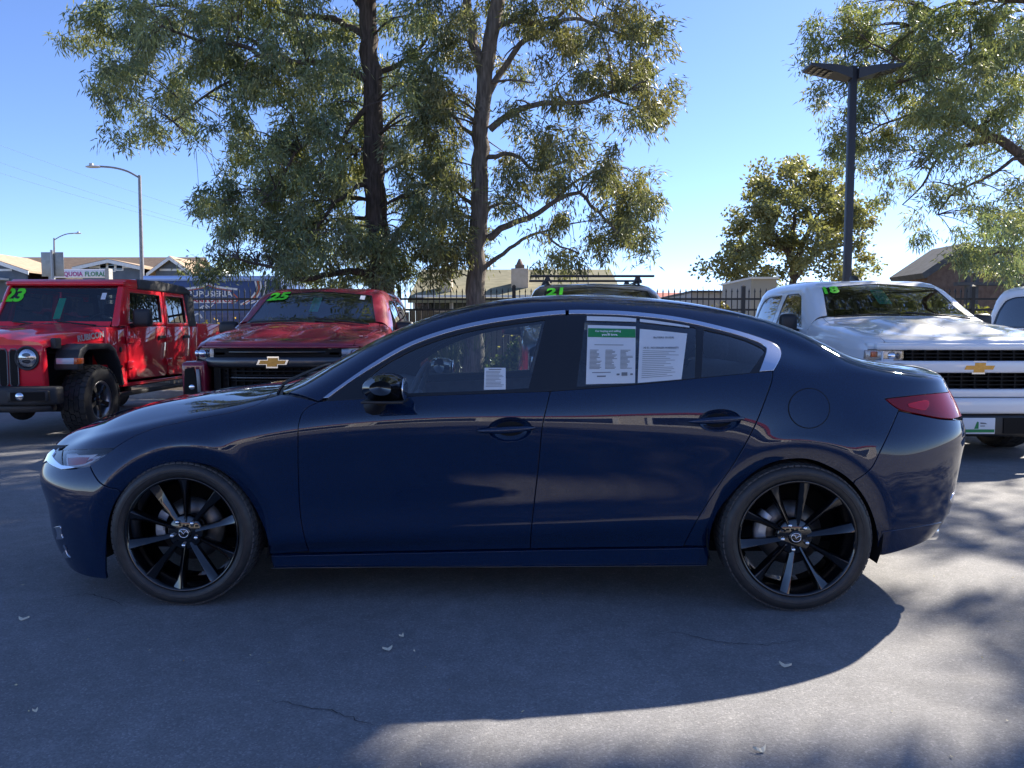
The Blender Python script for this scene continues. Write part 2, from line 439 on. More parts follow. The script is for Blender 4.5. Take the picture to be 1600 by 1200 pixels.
def mirrored(me, name=None):
    me2 = me.copy(); n = len(me.vertices)
    nor = np.zeros(len(me.loops) * 3); me.corner_normals.foreach_get('vector', nor); nor = nor.reshape(-1, 3)
    lv = np.zeros(len(me.loops), int); me.loops.foreach_get('vertex_index', lv); vn = np.zeros((n, 3)); vn[lv] = nor; vn[:, 1] *= -1
    me2.transform(Matrix.Diagonal((1, -1, 1, 1))); me2.flip_normals(); me2.update()
    me2.normals_split_custom_set_from_vertices(vn.tolist()); return me2
# ================================================================== the dark blue sedan
SED_LOC, SED_ROT = Vector((-.09, 4.22, 0)), R(-1.5)
SED_M = Matrix.Translation(SED_LOC) @ Matrix.Rotation(SED_ROT, 4, 'Z'); SED_I = SED_M.inverted()
def sed_uw(px, py, w):
    o = SED_I @ EYE; d = SED_I.to_3x3() @ ray_dir(px, py); t = (-w - o.y) / d.y; q = o + d * t; return (q.x, w, q.z)

def sed_deform(S):
    x, y, z = S[..., 0], S[..., 1], S[..., 2]
    for cx, rc, zc in ((-1.363, .405, .325), (1.363, .41, .33)):
        r = np.hypot(x - cx, z - zc); sidew = np.clip((y - .6) / .15, 0, 1)
        d = -.42 * .010 * np.logaddexp(0, (rc - r) / .010) + .005 * np.exp(-((r - rc) / .05) ** 2)
        d = np.clip(d, -.05, .02); low = np.clip((z - .12) / .2, 0, 1)
        y = y + d * sidew * low
    S = S.copy(); S[..., 1] = y; return S

SED_CURVES = [
 # bottom edge
 [(-2.20,0,.15),(-2.17,.35,.14),(-2.06,.62,.125),(-1.84,.80,.10),(-1.36,.835,.12),(-.96,.80,.15),(0,.795,.165),(.987,.80,.178),(1.36,.83,.20),(1.73,.80,.225),(1.95,.755,.27),(2.12,.58,.30),(2.20,.3,.32),(2.22,0,.33)],
 # skirt top
 [(-2.235,0,.20),(-2.21,.35,.20),(-2.09,.625,.185),(-1.85,.815,.17),(-1.36,.85,.19),(-.95,.815,.232),(0,.808,.255),(.987,.815,.278),(1.36,.85,.29),(1.76,.825,.30),(2.03,.725,.325),(2.18,.515,.35),(2.25,.15,.37),(2.255,0,.37)],
 # sill crease
 [(-2.265,0,.27),(-2.24,.35,.27),(-2.11,.63,.25),(-1.86,.83,.25),(-1.36,.875,.27),(-.83,.850,.293),(.226,.848,.347),(1.03,.855,.387),(1.36,.88,.39),(1.80,.85,.385),(2.10,.69,.385),(2.235,.45,.40),(2.30,0,.42)],
 # lower door
 [(-2.28,0,.38),(-2.25,.37,.38),(-2.12,.64,.38),(-1.85,.85,.38),(-1.36,.892,.42),(-.83,.857,.43),(.226,.852,.47),(1.03,.864,.50),(1.36,.893,.52),(1.80,.868,.50),(2.12,.70,.50),(2.24,.48,.51),(2.30,0,.52)],
 # mid door
 [(-2.335,0,.52),(-2.30,.38,.52),(-2.135,.65,.52),(-1.80,.858,.54),(-1.36,.897,.60),(-.83,.880,.62),(.226,.874,.64),(1.03,.880,.65),(1.36,.898,.66),(1.80,.878,.63),(2.13,.71,.63),(2.255,.5,.63),(2.325,0,.63)],
 # shoulder
 [(-2.33,0,.595),(-2.288,.37,.595),(-2.095,.62,.608),(-1.80,.81,.65),(-1.36,.878,.73),(-.83,.892,.82),(-.17,.893,.862),(.28,.893,.852),(.67,.893,.826),(1.09,.895,.79),(1.36,.895,.78),(1.75,.872,.775),(2.13,.71,.765),(2.275,.5,.765),(2.34,0,.76)],
 # belt
 [(-2.308,0,.65),(-2.266,.34,.648),(-2.07,.575,.664),(-1.80,.75,.73),(-1.5,.795,.80),(-1.1,.822,.87),(-.72,.84,.925),(-.3,.852,.952),(.28,.855,.976),(.73,.852,1.008),(1.0,.846,1.03),(1.25,.832,1.035),(1.5,.81,1.01),(1.77,.765,.985),(2.0,.69,.972),(2.125,.60,.966),(2.23,.40,.968),(2.28,0,.972)],
 # hood edge, A-pillar, drip rail, deck edge
 [(-2.275,0,.695),(-2.22,.31,.694),(-2.04,.50,.712),(-1.8,.655,.77),(-1.5,.70,.838),(-1.1,.735,.908),(-.86,.765,.955),(-.72,.775,1.0),(-.56,.735,1.085),(-.36,.69,1.18),(-.19,.665,1.245),(0,.645,1.288),(.17,.635,1.314),(.35,.63,1.331),(.64,.63,1.326),(.87,.635,1.298),(1.11,.66,1.248),(1.26,.685,1.195),(1.45,.712,1.128),(1.6,.727,1.088),(1.72,.722,1.062),(1.85,.70,1.040),(2.0,.66,1.020),(2.112,.585,1.010),(2.20,.38,1.024),(2.25,0,1.032)],
 [(-2.24,0,.725),(-2.16,.24,.735),(-2.03,.385,.755),(-1.8,.45,.832),(-1.5,.48,.892),(-1.1,.52,.945),(-.93,.56,.985),(-.75,.60,1.07),(-.5,.585,1.198),(-.33,.56,1.278),(-.15,.545,1.336),(.04,.535,1.376),(.23,.525,1.396),(.41,.52,1.404),(.6,.52,1.399),(.85,.525,1.379),(1.03,.53,1.353),(1.22,.57,1.306),(1.4,.61,1.24),(1.55,.632,1.168),(1.66,.615,1.118),(1.76,.575,1.092),(1.9,.52,1.072),(2.06,.42,1.058),(2.16,.25,1.056),(2.21,0,1.055)],
 [(-2.22,0,.745),(-2.15,.13,.755),(-2.05,.21,.775),(-1.8,.25,.855),(-1.5,.26,.91),(-1.1,.28,.966),(-1.0,.30,.988),(-.85,.32,1.055),(-.6,.32,1.19),(-.4,.31,1.285),(-.2,.30,1.352),(0,.29,1.396),(.2,.285,1.42),(.41,.28,1.43),(.6,.28,1.426),(.85,.28,1.405),(1.1,.28,1.36),(1.4,.28,1.265),(1.6,.28,1.185),(1.78,.27,1.115),(1.92,.23,1.082),(2.05,.15,1.066),(2.11,0.07,1.062),(2.13,0,1.06)],
]
SED_CENTRE = [(-1.8,.868),(-1.5,.918),(-1.1,.972),(-1.03,.987),(-.9,1.055),(-.62,1.193),(-.4,1.293),(-.2,1.36),(0,1.403),(.2,1.427),(.41,1.437),(.6,1.433),(.85,1.412),(1.1,1.367),(1.4,1.272),(1.6,1.192),(1.72,1.14),(1.85,1.095)]
def _roof(x, z):                                                   # the crown of the roof
    return z - .012 * max(0., min(1., (z - 1.2) / .2))
SED_CURVES = [[(x, w, _roof(x, z)) for x, w, z in c] if i >= 8 else c for i, c in enumerate(SED_CURVES)]
SED_CENTRE = [(x, _roof(x, z)) for x, z in SED_CENTRE]
SL = Loft(SED_CURVES, -1.75, 1.85, SED_CENTRE, sig_s=.9, deform=sed_deform)

def sp(px, py, w=.8):
    o = SED_I @ EYE; d = SED_I.to_3x3() @ ray_dir(px, py)
    q = SL.cast((o.x, -o.y, o.z), (d.x, -d.y, d.z))
    if q is None: q = SL.near(sed_uw(px, py, w))
    return q
def sl(*pts, w=.8, step=6):
    """smooth line through photo points laid on the body"""
    return [sp(a, b, w) for a, b in catmull(pts, step)] if len(pts) > 1 else [sp(*pts[0], w)]
def tl(*pts, step=.03): return [SL.top(a, b) for a, b in catmull(pts, step)]
UC0, UC1, VT = SL.U[0], SL.U[-1], SL.VS

paint = car_paint('sedan_paint', (.0024, .0125, .043), 0, .30, .25, 0, 0)
paint.node_tree.nodes['Principled BSDF'].inputs['Specular Tint'].default_value = (.3, .4, .6, 1)
gblack = mat('gloss_black', (.004, .004, .005), .12, 0, 1.0, .015, 0); gblack.node_tree.nodes['Principled BSDF'].inputs['Coat IOR'].default_value = 1.75
pblack = mat('piano_black_pillar', (.016, .018, .022), .18)
satin = mat('satin_black', (.014, .014, .016), .45)
rubber = noisy('tyre_rubber', (.020, .020, .022), (.032, .031, .031), 30, .45, bump=.1, bscale=200)
darkin = mat('dark_cavity', (.006, .006, .007), .9)
chrome = mat('chrome', (.82, .83, .85), .07, 1)
chrome_s = mat('satin_chrome', (.70, .72, .78), .16, 1)
alu = noisy('cast_alloy', (.35, .36, .38), (.5, .5, .52), 40, .35, 1)
iron = noisy('brake_iron', (.12, .12, .125), (.2, .19, .18), 25, .4, .9)
lens = thin_glass('clear_lens', (.98, .98, .99), .7)
tail_red = mat('tail_lamp_red', (.20, .002, .007), .3, 0, .8, .01, 0)
tail_bright = mat('tail_lamp_inner_red', (.55, .012, .03), .15, 0, .8, .02, 0)
glass_f = thin_glass('front_door_glass', (.90, .97, .98), 1.6)
glass_r = thin_glass('rear_door_glass', (.84, .91, .94), 1.4)
glass_w = thin_glass('windscreen_glass', (.84, .90, .89))
cloth = noisy('seat_cloth', (.09, .092, .10), (.12, .12, .13), 60, .9)
cabin_grey = noisy('cabin_grey', (.16, .165, .175), (.20, .205, .215), 20, .8)
headliner = noisy('headliner_grey', (.52, .53, .54), (.58, .59, .60), 30, .9)
white_paper = noisy('paper', (.78, .80, .80), (.84, .86, .86), 5, .7)
def see_light(m, f):
    nt = m.node_tree; b = nt.nodes['Principled BSDF']; o = nt.nodes['Material Output']; t = nt.nodes.new('ShaderNodeBsdfTranslucent'); x = nt.nodes.new('ShaderNodeMixShader')
    t.inputs[0].default_value = (.85, .87, .88, 1); x.inputs[0].default_value = f; nt.links.new(b.outputs[0], x.inputs[1]); nt.links.new(t.outputs[0], x.inputs[2]); nt.links.new(x.outputs[0], o.inputs[0])
see_light(white_paper, .22)
white_paper.node_tree.nodes['Principled BSDF'].inputs['Coat Weight'].default_value = .7
print_grey = mat('print_grey', (.16, .17, .18), .8)
print_green = mat('print_green', (.015, .22, .06), .6)
white_paint = mat('white_print', (.8, .8, .8), .6)

sedan = thing('sedan', 'dark blue four-door sedan with black alloy wheels, seen side on, parked across the lot', 'car', SED_LOC, SED_ROT)

# ---- shut lines traced on the near flank
S_fend = sl((497,628),(476,640),(467,660),(465.5,690),(466,740),(470,810),(477,845),(483,862))          # fender / front door
S_mid_hi = sl((884,487),(880,512),(874,544),(860,611)); S_mid = sl((860,611),(853,640),(848,664),(840,740),(830,830),(829,857))
S_rear = sl((1208,579),(1206,595),(1200,613),(1180,664),(1152,716),(1120,764),(1088,815),(1068,853))
belt_f = sl((508,626),(580,622),(648,618.5),(740,615),(860,611)); belt_r = sl((860,611),(940,605),(1020,598),(1100,589.5),(1208,579))
sill_t = sl((423,866),(483,864),(660,861),(829,857.5),(1068,854),(1108,853))
arch_f = sl((421.5,866),(416,836),(404,806),(388,778),(366,752),(338,732),(305,724),(274,724),(245,730),(215,745),(190,770),(174,800),(167,840),(165,893))
arch_r = sl((1108,858),(1112,826),(1122,800),(1140,776),(1176,740),(1205,724),(1233,718),(1262,718),(1290,727),(1325,748),(1350,778),(1365,812),(1371,845),(1370,871))
hood_seam = sl((178,700.5),(205,684),(239,670),(300,656),(378,640),(410,628),(423,615.5), w=.78)
S_bump_f = sl((140,727),(146,740),(156,754),(170,762),(182,764))
lampB = sl((97,733),(118,731),(140,726),(162,712),(178,701)); lampT = sl((178,701),(140,702),(97,704))
S_bump_r = sl((1404,642),(1392,670),(1376,704),(1362,731),(1350,742),(1336,751))
tailT = sl((1383,623),(1420,619),(1455,615.5),(1482,613)); tailB = sl((1491,655),(1470,653.5),(1440,648),(1406,640),(1392,631),(1383,623))

def part(name, outer, m, parent=sedan, holes=(), pair=True, **kw):
    if m is paint: kw.setdefault('grid', .017); kw.setdefault('step', .012)
    me = panel_mesh(name, SL, outer, holes, **kw); o = link(name, me, m, parent)
    if pair and not kw.get('join'): link(name, mirrored(me), m, parent)
    return o
def rv(l): return l[::-1]

def seg(line, a, b):
    """piece of a traced line between the points nearest to a and b"""
    A = np.array(line); i = int(np.argmin(np.hypot(*(A - a).T))); j = int(np.argmin(np.hypot(*(A - b).T)))
    return line[i:j + 1] if i <= j else line[j:i + 1][::-1]

# ---- doors (to the belt), handles sunk in a scoop
HND = (((770, 669), (735, 843), 'front_door'), ((1119, 655), (1076, 1162), 'rear_door'))
def ell(cx, cy, rx, ry, rot=0, n=28):
    return [sp(cx + rx * math.cos(t) * math.cos(rot) - ry * math.sin(t) * math.sin(rot), cy + rx * math.cos(t) * math.sin(rot) + ry * math.sin(t) * math.cos(rot)) for t in np.linspace(0, 2 * PI, n, endpoint=False)]
scoop_f = ell(797, 671, 34, 18, -.03); scoop_r = ell(1124, 657, 33, 16.5, -.05)
fd = part('front_door', S_fend + seg(sill_t, S_fend[-1], S_mid[-1]) + rv(S_mid) + rv(belt_f), paint, holes=[scoop_f])
rd = part('rear_door', S_mid + seg(sill_t, S_mid[-1], S_rear[-1]) + rv(S_rear) + rv(belt_r), paint, holes=[scoop_r])
for door, cx, cy, rx, ry, x0, x1, hole in ((fd, 797, 671, 34, 18, 746, 836, scoop_f), (rd, 1124, 657, 33, 16.5, 1076, 1163, scoop_r)):
    # bowl behind the hole
    ctr = np.array(sp(cx, cy)); rings = []
    for q in (1.06, .95, .8, .55, .25, 0.0):
        uv = ctr + (np.array(hole) - ctr) * q; p3, n3 = SL.ev(uv); dep = .003 + .034 * (1 - min(1, q) ** 2.6); rings.append(p3 - n3 * dep)
    n = len(hole); V = np.vstack(rings) * (1, -1, 1); b = MB()
    b.add(V, [(i * n + k, i * n + (k + 1) % n, (i + 1) * n + (k + 1) % n, (i + 1) * n + k) for i in range(len(rings) - 1) for k in range(n)], True)
    me = b.mesh('handle_recess')
    for mm in (me, mirrored(me)): link('handle_recess', mm, paint, door if mm is me else None).parent = door
    # pull bar
    pts = []; rad = []
    for t in np.linspace(0, 1, 15):
        px = x0 + (x1 - x0) * t; py = cy + 2.0 - 5 * t * (1 if door is fd else 1.1)
        p3, n3 = SL.ev(np.array(sp(px, py))); off = .002 + .022 * math.sin(PI * min(1, max(0, t))) ** .6
        q = p3[0] + n3[0] * off; pts.append((q[0], -q[1], q[2])); rad.append(.004 + .0115 * math.sin(PI * t) ** .6)
    b = MB(); b.tube(pts, rad, 10); o = b.build('door_handle', paint, door); link('door_handle', mirrored(o.data), paint, door)

part('fender', hood_seam + sl((423,615.5),(450,618),(478,623),(497,628)) + S_fend + [sp(423,866)] + seg(arch_f, arch_f[0], sp(182,764)) + rv(S_bump_f) + [sp(140,726)] + seg(lampB, sp(140,726), sp(178,701)), paint)
# ---- skirt, crease strip
skirt_o = sl((423,867.5),(660,862.5),(829,859),(1068,855.5),(1108,854.5)) + sl((1108,856),(1104,884.5)) + sl((1104,884.5),(766,886.5),(428,888.5)) + sl((428,888),(424,868))
part('side_skirt', skirt_o, paint, lift=.006, flange=.03)
b = MB()
SKL = [tuple(SL.ev(np.array(sp(x, y)))[0][0] * (1, -1, 1) + np.array((0, -.012, 0))) for x, y in ((426, 886.6), (600, 885.8), (766, 884.8), (930, 883.8), (1104, 882.8))]
b.tube(SKL, .0035, 6); o = b.build('skirt_edge', gblack, sedan); link('skirt_edge', mirrored(o.data), gblack, sedan)

# ---- one-piece body side, roof and quarter panel (both sides joined over the roof)
roof_f = tl((-.27,0.0),(-.265,.2),(-.27,.4),(-.30,.53))                                # windscreen top edge, centre to side
pil_out = tl((-.30,.535),(-.45,.58),(-.62,.612),(-.78,.655),(-.87,.70),(-.925,.735))              # windscreen side edge down to the cowl corner
rg_top = tl((1.10,0.0),(1.09,.2),(1.06,.4),(1.05,.455)); rg_side = tl((1.05,.455),(1.2,.475),(1.4,.475),(1.55,.465),(1.66,.455),(1.725,.44))
lid = tl((1.725,.44),(1.76,.53),(1.81,.60),(1.90,.612),(2.0,.575),(2.08,.50)) ; lid_tail = [SL.rear(w, z) for w, z in ((.50,.985),(.50,.965),(.50,.955))]
chrome_out = sl((506,622),(520,611.5),(580,570),(640,536),(700,514.5),(760,500.5),(820,491.5),(883,485.5),(930,485.5),(980,487.5),(1060,496.5),(1140,514.5),(1192,530.5),(1210,538.5),(1219,548),(1219,558),(1208,579))
shell = rv(roof_f) + []
tail_edge = [SL.rear(.50, .955), SL.rear(.55, .95)]
body = roof_f + pil_out + sl((452,613),(470,617),(497,627)) + chrome_out[0:] + S_rear[1:] + [sp(1090,853.5), sp(1108,853.5)] + seg(arch_r, arch_r[0], sp(1336,751)) + rv(S_bump_r) + [sp(1404,641)] + seg(tailB, sp(1404,640), sp(1383,623)) + tailT + lid_tail[::-1] + rv(lid) + rv(rg_side) + rv(rg_top)
part('body_shell', body, paint, join=True, step=.014)
# fuel door drawn as a real round flap
fuel = ell(1264, 638, 32, 31, 0, 40)
part('fuel_door', fuel, paint, lift=.0022, flange=.006, gap=0, pair=False)
fr = MB(); fp, fn = SL.ev(np.array(fuel)); q = [tuple((p + n * .0012) * (1, -1, 1)) for p, n in zip(fp, fn)]
fr.tube(q + q[:2], .0021, 6, caps=False); fr.build('fuel_door_gap', darkin, sedan)

# ---- bonnet, bumper, lamps
hood_front = [SL.front(w, z) for w, z in ((.56,.680),(.5,.668),(.4,.656),(.3,.652),(.15,.652))] + [(UC0, SL.front(.02,.652)[1])]
hood_back = tl((-.975,.72),(-1.0,.62),(-1.04,.45),(-1.07,.25),(-1.085,.1),(-1.085,0))
hood = rv(hood_seam)[0:] + lampT[1:-1] + [sp(97,703.5)] + hood_front + [(UC0, SL.ev([(UC0, 0)])[0][0, 0] * 0 + VT * .999), (-1.75, VT * .999)] + rv(hood_back)
part('bonnet', hood, paint, join=True)
grille_o = [(UC0, SL.front(.01,.642)[1])] + [SL.front(w, z) for w, z in ((.2,.642),(.38,.638),(.47,.625),(.44,.55),(.36,.42),(.3,.33),(.15,.30))] + [(UC0, SL.front(.01,.30)[1])]
bump_edge = [SL.front(w, z) for w, z in ((.505,.66),(.52,.60),(.50,.54),(.41,.41),(.34,.31),(.15,.285))] + [(UC0, SL.front(.01,.285)[1])]
bump = sl((97,733),(118,732.5),(140,728)) + S_bump_f + seg(arch_f, sp(182,764), arch_f[-1]) + [(u, .0005) for u in np.linspace(arch_f[-1][0], UC0, 40)] + rv(bump_edge)
part('front_bumper', bump, paint, join=True)
part('grille', grille_o, satin, join=True, lift=-.03, flange=0)
wing = [SL.front(w, z) for w, z in ((.25,.50),(.40,.535),(.49,.575))] + [SL.front(.545,.597), sp(98,733.5), sp(118,730.8), sp(112,729.5)] + [sp(98,728), SL.front(.56,.622), SL.front(.535,.642), SL.front(.49,.644), SL.front(.465,.61), SL.front(.40,.565), SL.front(.25,.525)]
part('chrome_wing', wing, chrome, lift=.006, flange=.02, gap=0)
part('headlight_housing', sl((98,705),(140,703),(177,702)) + rv(sl((100,732),(118,730),(138,725),(160,712.5),(177,702))), mat('headlight_bowl', (.62, .64, .68), .3, .2), lift=-.022, flange=0, gap=0)
hl = part('headlight', rv(lampT) + rv(lampB), lens, flange=.004, gap=.001)
part('headlight_trim', sl((150,708),(168,703.5),(176,703)) + rv(sl((128,722),(150,715),(168,706),(176,703.4))), chrome_s, lift=-.012, flange=.01, gap=0)
part('headlight_surround', sl((89,706),(94,705),(98.5,704.3)) + rv(sl((92,729.5),(96,731),(100,731.5))), gblack, lift=.003, flange=.01, gap=0)
part('headlight_shade', sl((114,704.2),(140,703),(176,702.2)) + rv(sl((120,709),(146,708),(168,704.6),(176,702.4))), gblack, lift=-.010, flange=.008, gap=0)
for s in (-1, 1):
    q = SL.ev(np.array(sp(128, 717)))[0][0]
    b = MB(); b.ellipsoid((q[0] + .03, s * (q[1] - .055), q[2]), (.045, .035, .035)); b.build('headlight_projector', chrome, sedan)
part('headlight_reflector', sl((101,709),(130,708),(158,706.5)) + rv(sl((101,729.5),(120,727.5),(138,722),(150,714))), mat('lamp_silver_bright', (.88, .89, .92), .35, .0), lift=-.0125, flange=0, gap=0)
part('painted_reflection', sl((103,714),(120,713),(137,713.5)) + rv(sl((104,726),(118,725.5),(131,723))), mat('pink_reflection', (.48, .14, .14), .25, 0, 1), lift=-.009, flange=0, gap=0)  # red jeep's reflection painted as a pink panel inside the lamp
part('fog_surround', sl((80,826),(86,824),(90,836),(86,846),(80,842)), chrome_s, lift=.003, flange=.008, gap=0)
part('lip_reflector', sl((78,860),(84,857),(100,872),(98,878),(86,876)), chrome_s, lift=.003, flange=.008, gap=0)
# ---- tail
part('tail_light', tailT + sl((1482,613),(1489,618),(1492,630),(1491,655), w=.6) + tailB, tail_red, lift=.002)
part('tail_light_inner', sl((1418,632),(1450,627.5),(1446,640),(1420,636)), tail_bright, lift=.0045, flange=.002, gap=0)
part('rear_bumper', sl((1404,642),(1440,649.5),(1470,655),(1491,656.5)) + [SL.rear(w, z) for w, z in ((.45,.80),(.3,.80),(.1,.80))] + [(UC1, SL.rear(.01,.80)[1])] + [(UC1, .0005)] + [(u, .0005) for u in np.linspace(UC1, arch_r[-1][0], 40)][1:] + rv(seg(arch_r, sp(1336,751), arch_r[-1])) + rv(S_bump_r), paint, join=True)
part('boot_lid', lid[:-1] + rv(lid_tail)[:0] + [SL.rear(.50,.985),SL.rear(.52,.90),SL.rear(.5,.815),SL.rear(.3,.81),SL.rear(.1,.81)] + [(UC1, SL.rear(.01,.81)[1]), (UC1, VT * .999), (1.85, VT * .999)] + tl((1.80,0),(1.79,.2),(1.755,.36),(1.725,.44)), paint, join=True)
part('tail_light_bar', [SL.rear(.51,.955)] + sl((1482,613.5),(1490,630),(1490,654), w=.6) + [SL.rear(.52,.83)], tail_red, lift=.001, flange=.004)
part('rear_reflector', sl((1493,792),(1505,789),(1507,797),(1502,806),(1494,806), w=.55), tail_bright, lift=.005, flange=.01, gap=0)
part('rear_vent_trim', sl((1484,782),(1492,768),(1500,768),(1498,780),(1490,790), w=.58), chrome_s, lift=.003, flange=.008, gap=0)
for s in (-1, 1):
    b = MB(); b.lathe([(.040, 0), (.045, .0), (.045, .16), (.040, .165), (.036, .16), (.036, 0)], 24, (1.955, s * .56, .285), 'x'); b.build('exhaust_tip', chrome, sedan)
# lower diffuser
part('rear_valance', [(u, .002) for u in np.linspace(arch_r[-1][0] + .02, UC1, 30)] + [(UC1, SL.rear(.01,.41)[1])] + [SL.rear(w, .40) for w in (.1, .3, .42, .5)] + sl((1500,806),(1470,815),(1420,824),(1376,830), w=.6), paint, join=True, lift=.004, flange=.01)

# ---- daylight opening: bright strip, black frames, panes
strip_in = sl((513,621.5),(526,611.5),(583,573.5),(641,541),(701,519.5),(761,506),(821,497),(883,491),(930,491),(980,493),(1060,502),(1140,520),(1172,530),(1192,538.5),(1198,545),(1196,556),(1187,580.5))
part('window_trim', seg(chrome_out, chrome_out[0], sp(883,485.5)) + rv(seg(strip_in, strip_in[0], sp(883,491))), chrome_s, lift=.004, gap=.0004, flange=.01)
part('window_trim', seg(chrome_out, sp(888,485.5), chrome_out[-1]) + rv(seg(strip_in, sp(888,491), strip_in[-1])), chrome_s, lift=.004, gap=.0004, flange=.01)
g1 = sl((577,613.5),(577,590),(590,577),(640,548),(700,525.5),(760,511.5),(852,498.5)) + sl((852,498.5),(840,550),(826,606)) + sl((826,606),(740,610.5),(648,613.5),(577,616))
g2 = sl((915,493),(980,495.5),(1060,505.5),(1088,511)) + [sp(1086,590)] + sl((1086,590),(1020,596),(960,600.5),(901,603.5)) + sl((901,603),(915,493))
g3 = sl((1100,514),(1140,523),(1172,533.5),(1192,543)) + sl((1196,547),(1185,563),(1172,582)) + sl((1172,582),(1130,586),(1096,589))
fr1 = seg(strip_in, strip_in[0], sp(883,491)) + S_mid_hi[1:] + rv(belt_f)
fr2 = [sp(888,491)] + seg(strip_in, sp(890,491), strip_in[-1]) + rv(belt_r)[2:] + rv(S_mid_hi)[:-1]
part('door_frame', fr1, pblack, holes=[g1], lift=-.003, gap=.0012)
part('door_frame', fr2, pblack, holes=[g2, g3], lift=-.003, gap=.0012)
part('front_window', g1, glass_f, lift=-.008, flange=0, gap=-.003)
part('rear_window', g2, glass_r, lift=-.008, flange=0, gap=-.003)
part('quarter_window', g3, glass_r, lift=-.008, flange=0, gap=-.003)
ws = roof_f[0:] + pil_out + tl((-.95,.70),(-.985,.60),(-1.03,.42),(-1.055,.2),(-1.06,0)) 
part('windscreen', ws, glass_w, join=True, flange=0, lift=-.003, gap=.001)
part('cowl', tl((-.93,.735),(-.96,.69),(-.99,.60),(-1.035,.42),(-1.06,.2),(-1.065,0)) + rv(tl((-.97,.735),(-1.0,.62),(-1.04,.45),(-1.07,.25),(-1.085,.1),(-1.085,0))), satin, join=True, lift=-.015, flange=0, gap=0)
part('rear_screen', rg_top[0:] + rg_side + tl((1.725,.44),(1.755,.36),(1.79,.2),(1.80,0)), glass_r, join=True, flange=0, lift=-.003, gap=.001)
for s, x0 in ((-1, -.95), (-1, -1.02)):
    pass
b = MB()
for (a, c_) in (((-1.0, -.55), (-.93, .05)), ((-1.06, .05), (-.99, .62))):
    pts = []
    for t in np.linspace(0, 1, 9):
        x, y = a[0] + (c_[0] - a[0]) * t, a[1] + (c_[1] - a[1]) * t
        p3 = SL.ev(np.array(SL.top(x, abs(y))))[0][0]; pts.append((x, y, p3[2] + .014))
    b.tube(pts, .008, 6)
b.build('wiper', satin, sedan)

# ---- inner structure: dark shell behind the gaps, arch liners, floor
inner_low = [(u, .005) for u in np.linspace(-.95, .95, 30)] + rv(sl((480,636),(648,624),(860,615),(1020,604),(1204,586)))
inner_low = sl((440,860),(450,760),(465,700),(478,645)) + sl((500,634),(648,626),(860,617),(1020,606),(1200,588)) + sl((1200,600),(1170,700),(1115,790),(1095,850)) + sl((1095,860),(766,868),(440,870))
part('inner_sill', inner_low, darkin, lift=-.024, flange=0, gap=0)
part('inner_quarter', sl((1225,575),(1300,600),(1380,620),(1400,645),(1360,735),(1325,735),(1290,712),(1233,703),(1190,712)) , darkin, lift=-.02, flange=0, gap=0)
part('inner_wing', sl((185,702),(239,675),(378,650),(440,630),(462,660),(462,760),(440,800),(400,740),(340,705),(274,695),(220,712)), darkin, lift=-.02, flange=0, gap=0)
for cx in (-1.363, 1.363):
    for s in (-1, 1):
        b = MB(); b.lathe([(.385, 0), (.385, .30), (.0, .30)], 40, (cx, 0, .34), 'y', True, -.35, PI + .35)
        o = b.build('arch_liner', darkin, sedan); o.location = (0, -.845 if s < 0 else .545, 0)
        if s > 0:
            o.data.transform(Matrix.Translation((0, -.15, 0)) @ Matrix.Diagonal((1, -1, 1, 1)) @ Matrix.Translation((0, -.15, 0)))
b = MB(); b.box(-2.0, 1.70, -.60, .60, .19, .24); b.box(-1.0, 1.0, -.78, .78, .17, .23); b.build('floor_pan', darkin, sedan)
b = MB(); b.box(-2.0, -.92, -.52, .52, .24, .60); b.build('engine_block', darkin, sedan); b = MB(); b.box(1.7, 2.0, -.45, .45, .24, .72); b.build('boot_floor', darkin, sedan)

# ---- cabin
b = MB(); prof = [(-1.0, .93), (-.62, .96), (-.5, .93), (-.47, .80), (-.55, .60), (-.9, .55)]
b.prism(prof, -.74, .74, 'xz'); b.build('dashboard', cabin_grey, sedan, bevel=.03, seg=3)
def seat(name, x, y, w, bench=False):
    q = MB(); q.prism([(x - .30, .42), (x + .22, .40), (x + .22, .56), (x - .26, .60), (x - .32, .54)], y - w, y + w, 'xz')
    q.prism([(x + .14, .52), (x + .30, .52), (x + .50, 1.02), (x + .46, 1.08), (x + .36, 1.06), (x + .20, .75)], y - w * .95, y + w * .95, 'xz')
    o = q.build(name, cloth, sedan, bevel=.035, seg=3)
    for hy in ((y,) if not bench else (y - w * .6, y + w * .6)):
        h = MB(); h.box(x + .42, x + .52, hy - .12, hy + .12, 1.07, 1.24); h.build('headrest', cloth, o, bevel=.035, seg=3)
seat('front_seat', .0, -.37, .25); seat('front_seat', .0, .37, .25); seat('rear_bench', .82, 0, .62, True)
b = MB(); ring = [(0, .185 * math.cos(t), .185 * math.sin(t)) for t in np.linspace(0, 2 * PI, 33)]
b.tube(ring, .014, 8, caps=False); b.ellipsoid((0.02, 0, 0), (.03, .06, .05)); b.box(-.006, .010, -.18, .18, -.018, .018); b.box(-.006, .010, -.02, .02, -.18, 0)
b.tube([(0, 0, 0), (-.25, 0, 0)], .03)
o = b.build('steering_wheel', mat('wheel_leather', (.16, .165, .17), .4), sedan); o.location = (-.40, -.37, .90); o.rotation_euler = (0, R(24), 0)
part('headliner', tl((-.2,0),(-.2,.4),(-.2,.5)) + tl((-.2,.5),(.4,.5),(.95,.5)) + tl((.95,.5),(.95,.2),(.95,0)), headliner, join=True, lift=-.035, flange=0, gap=0)
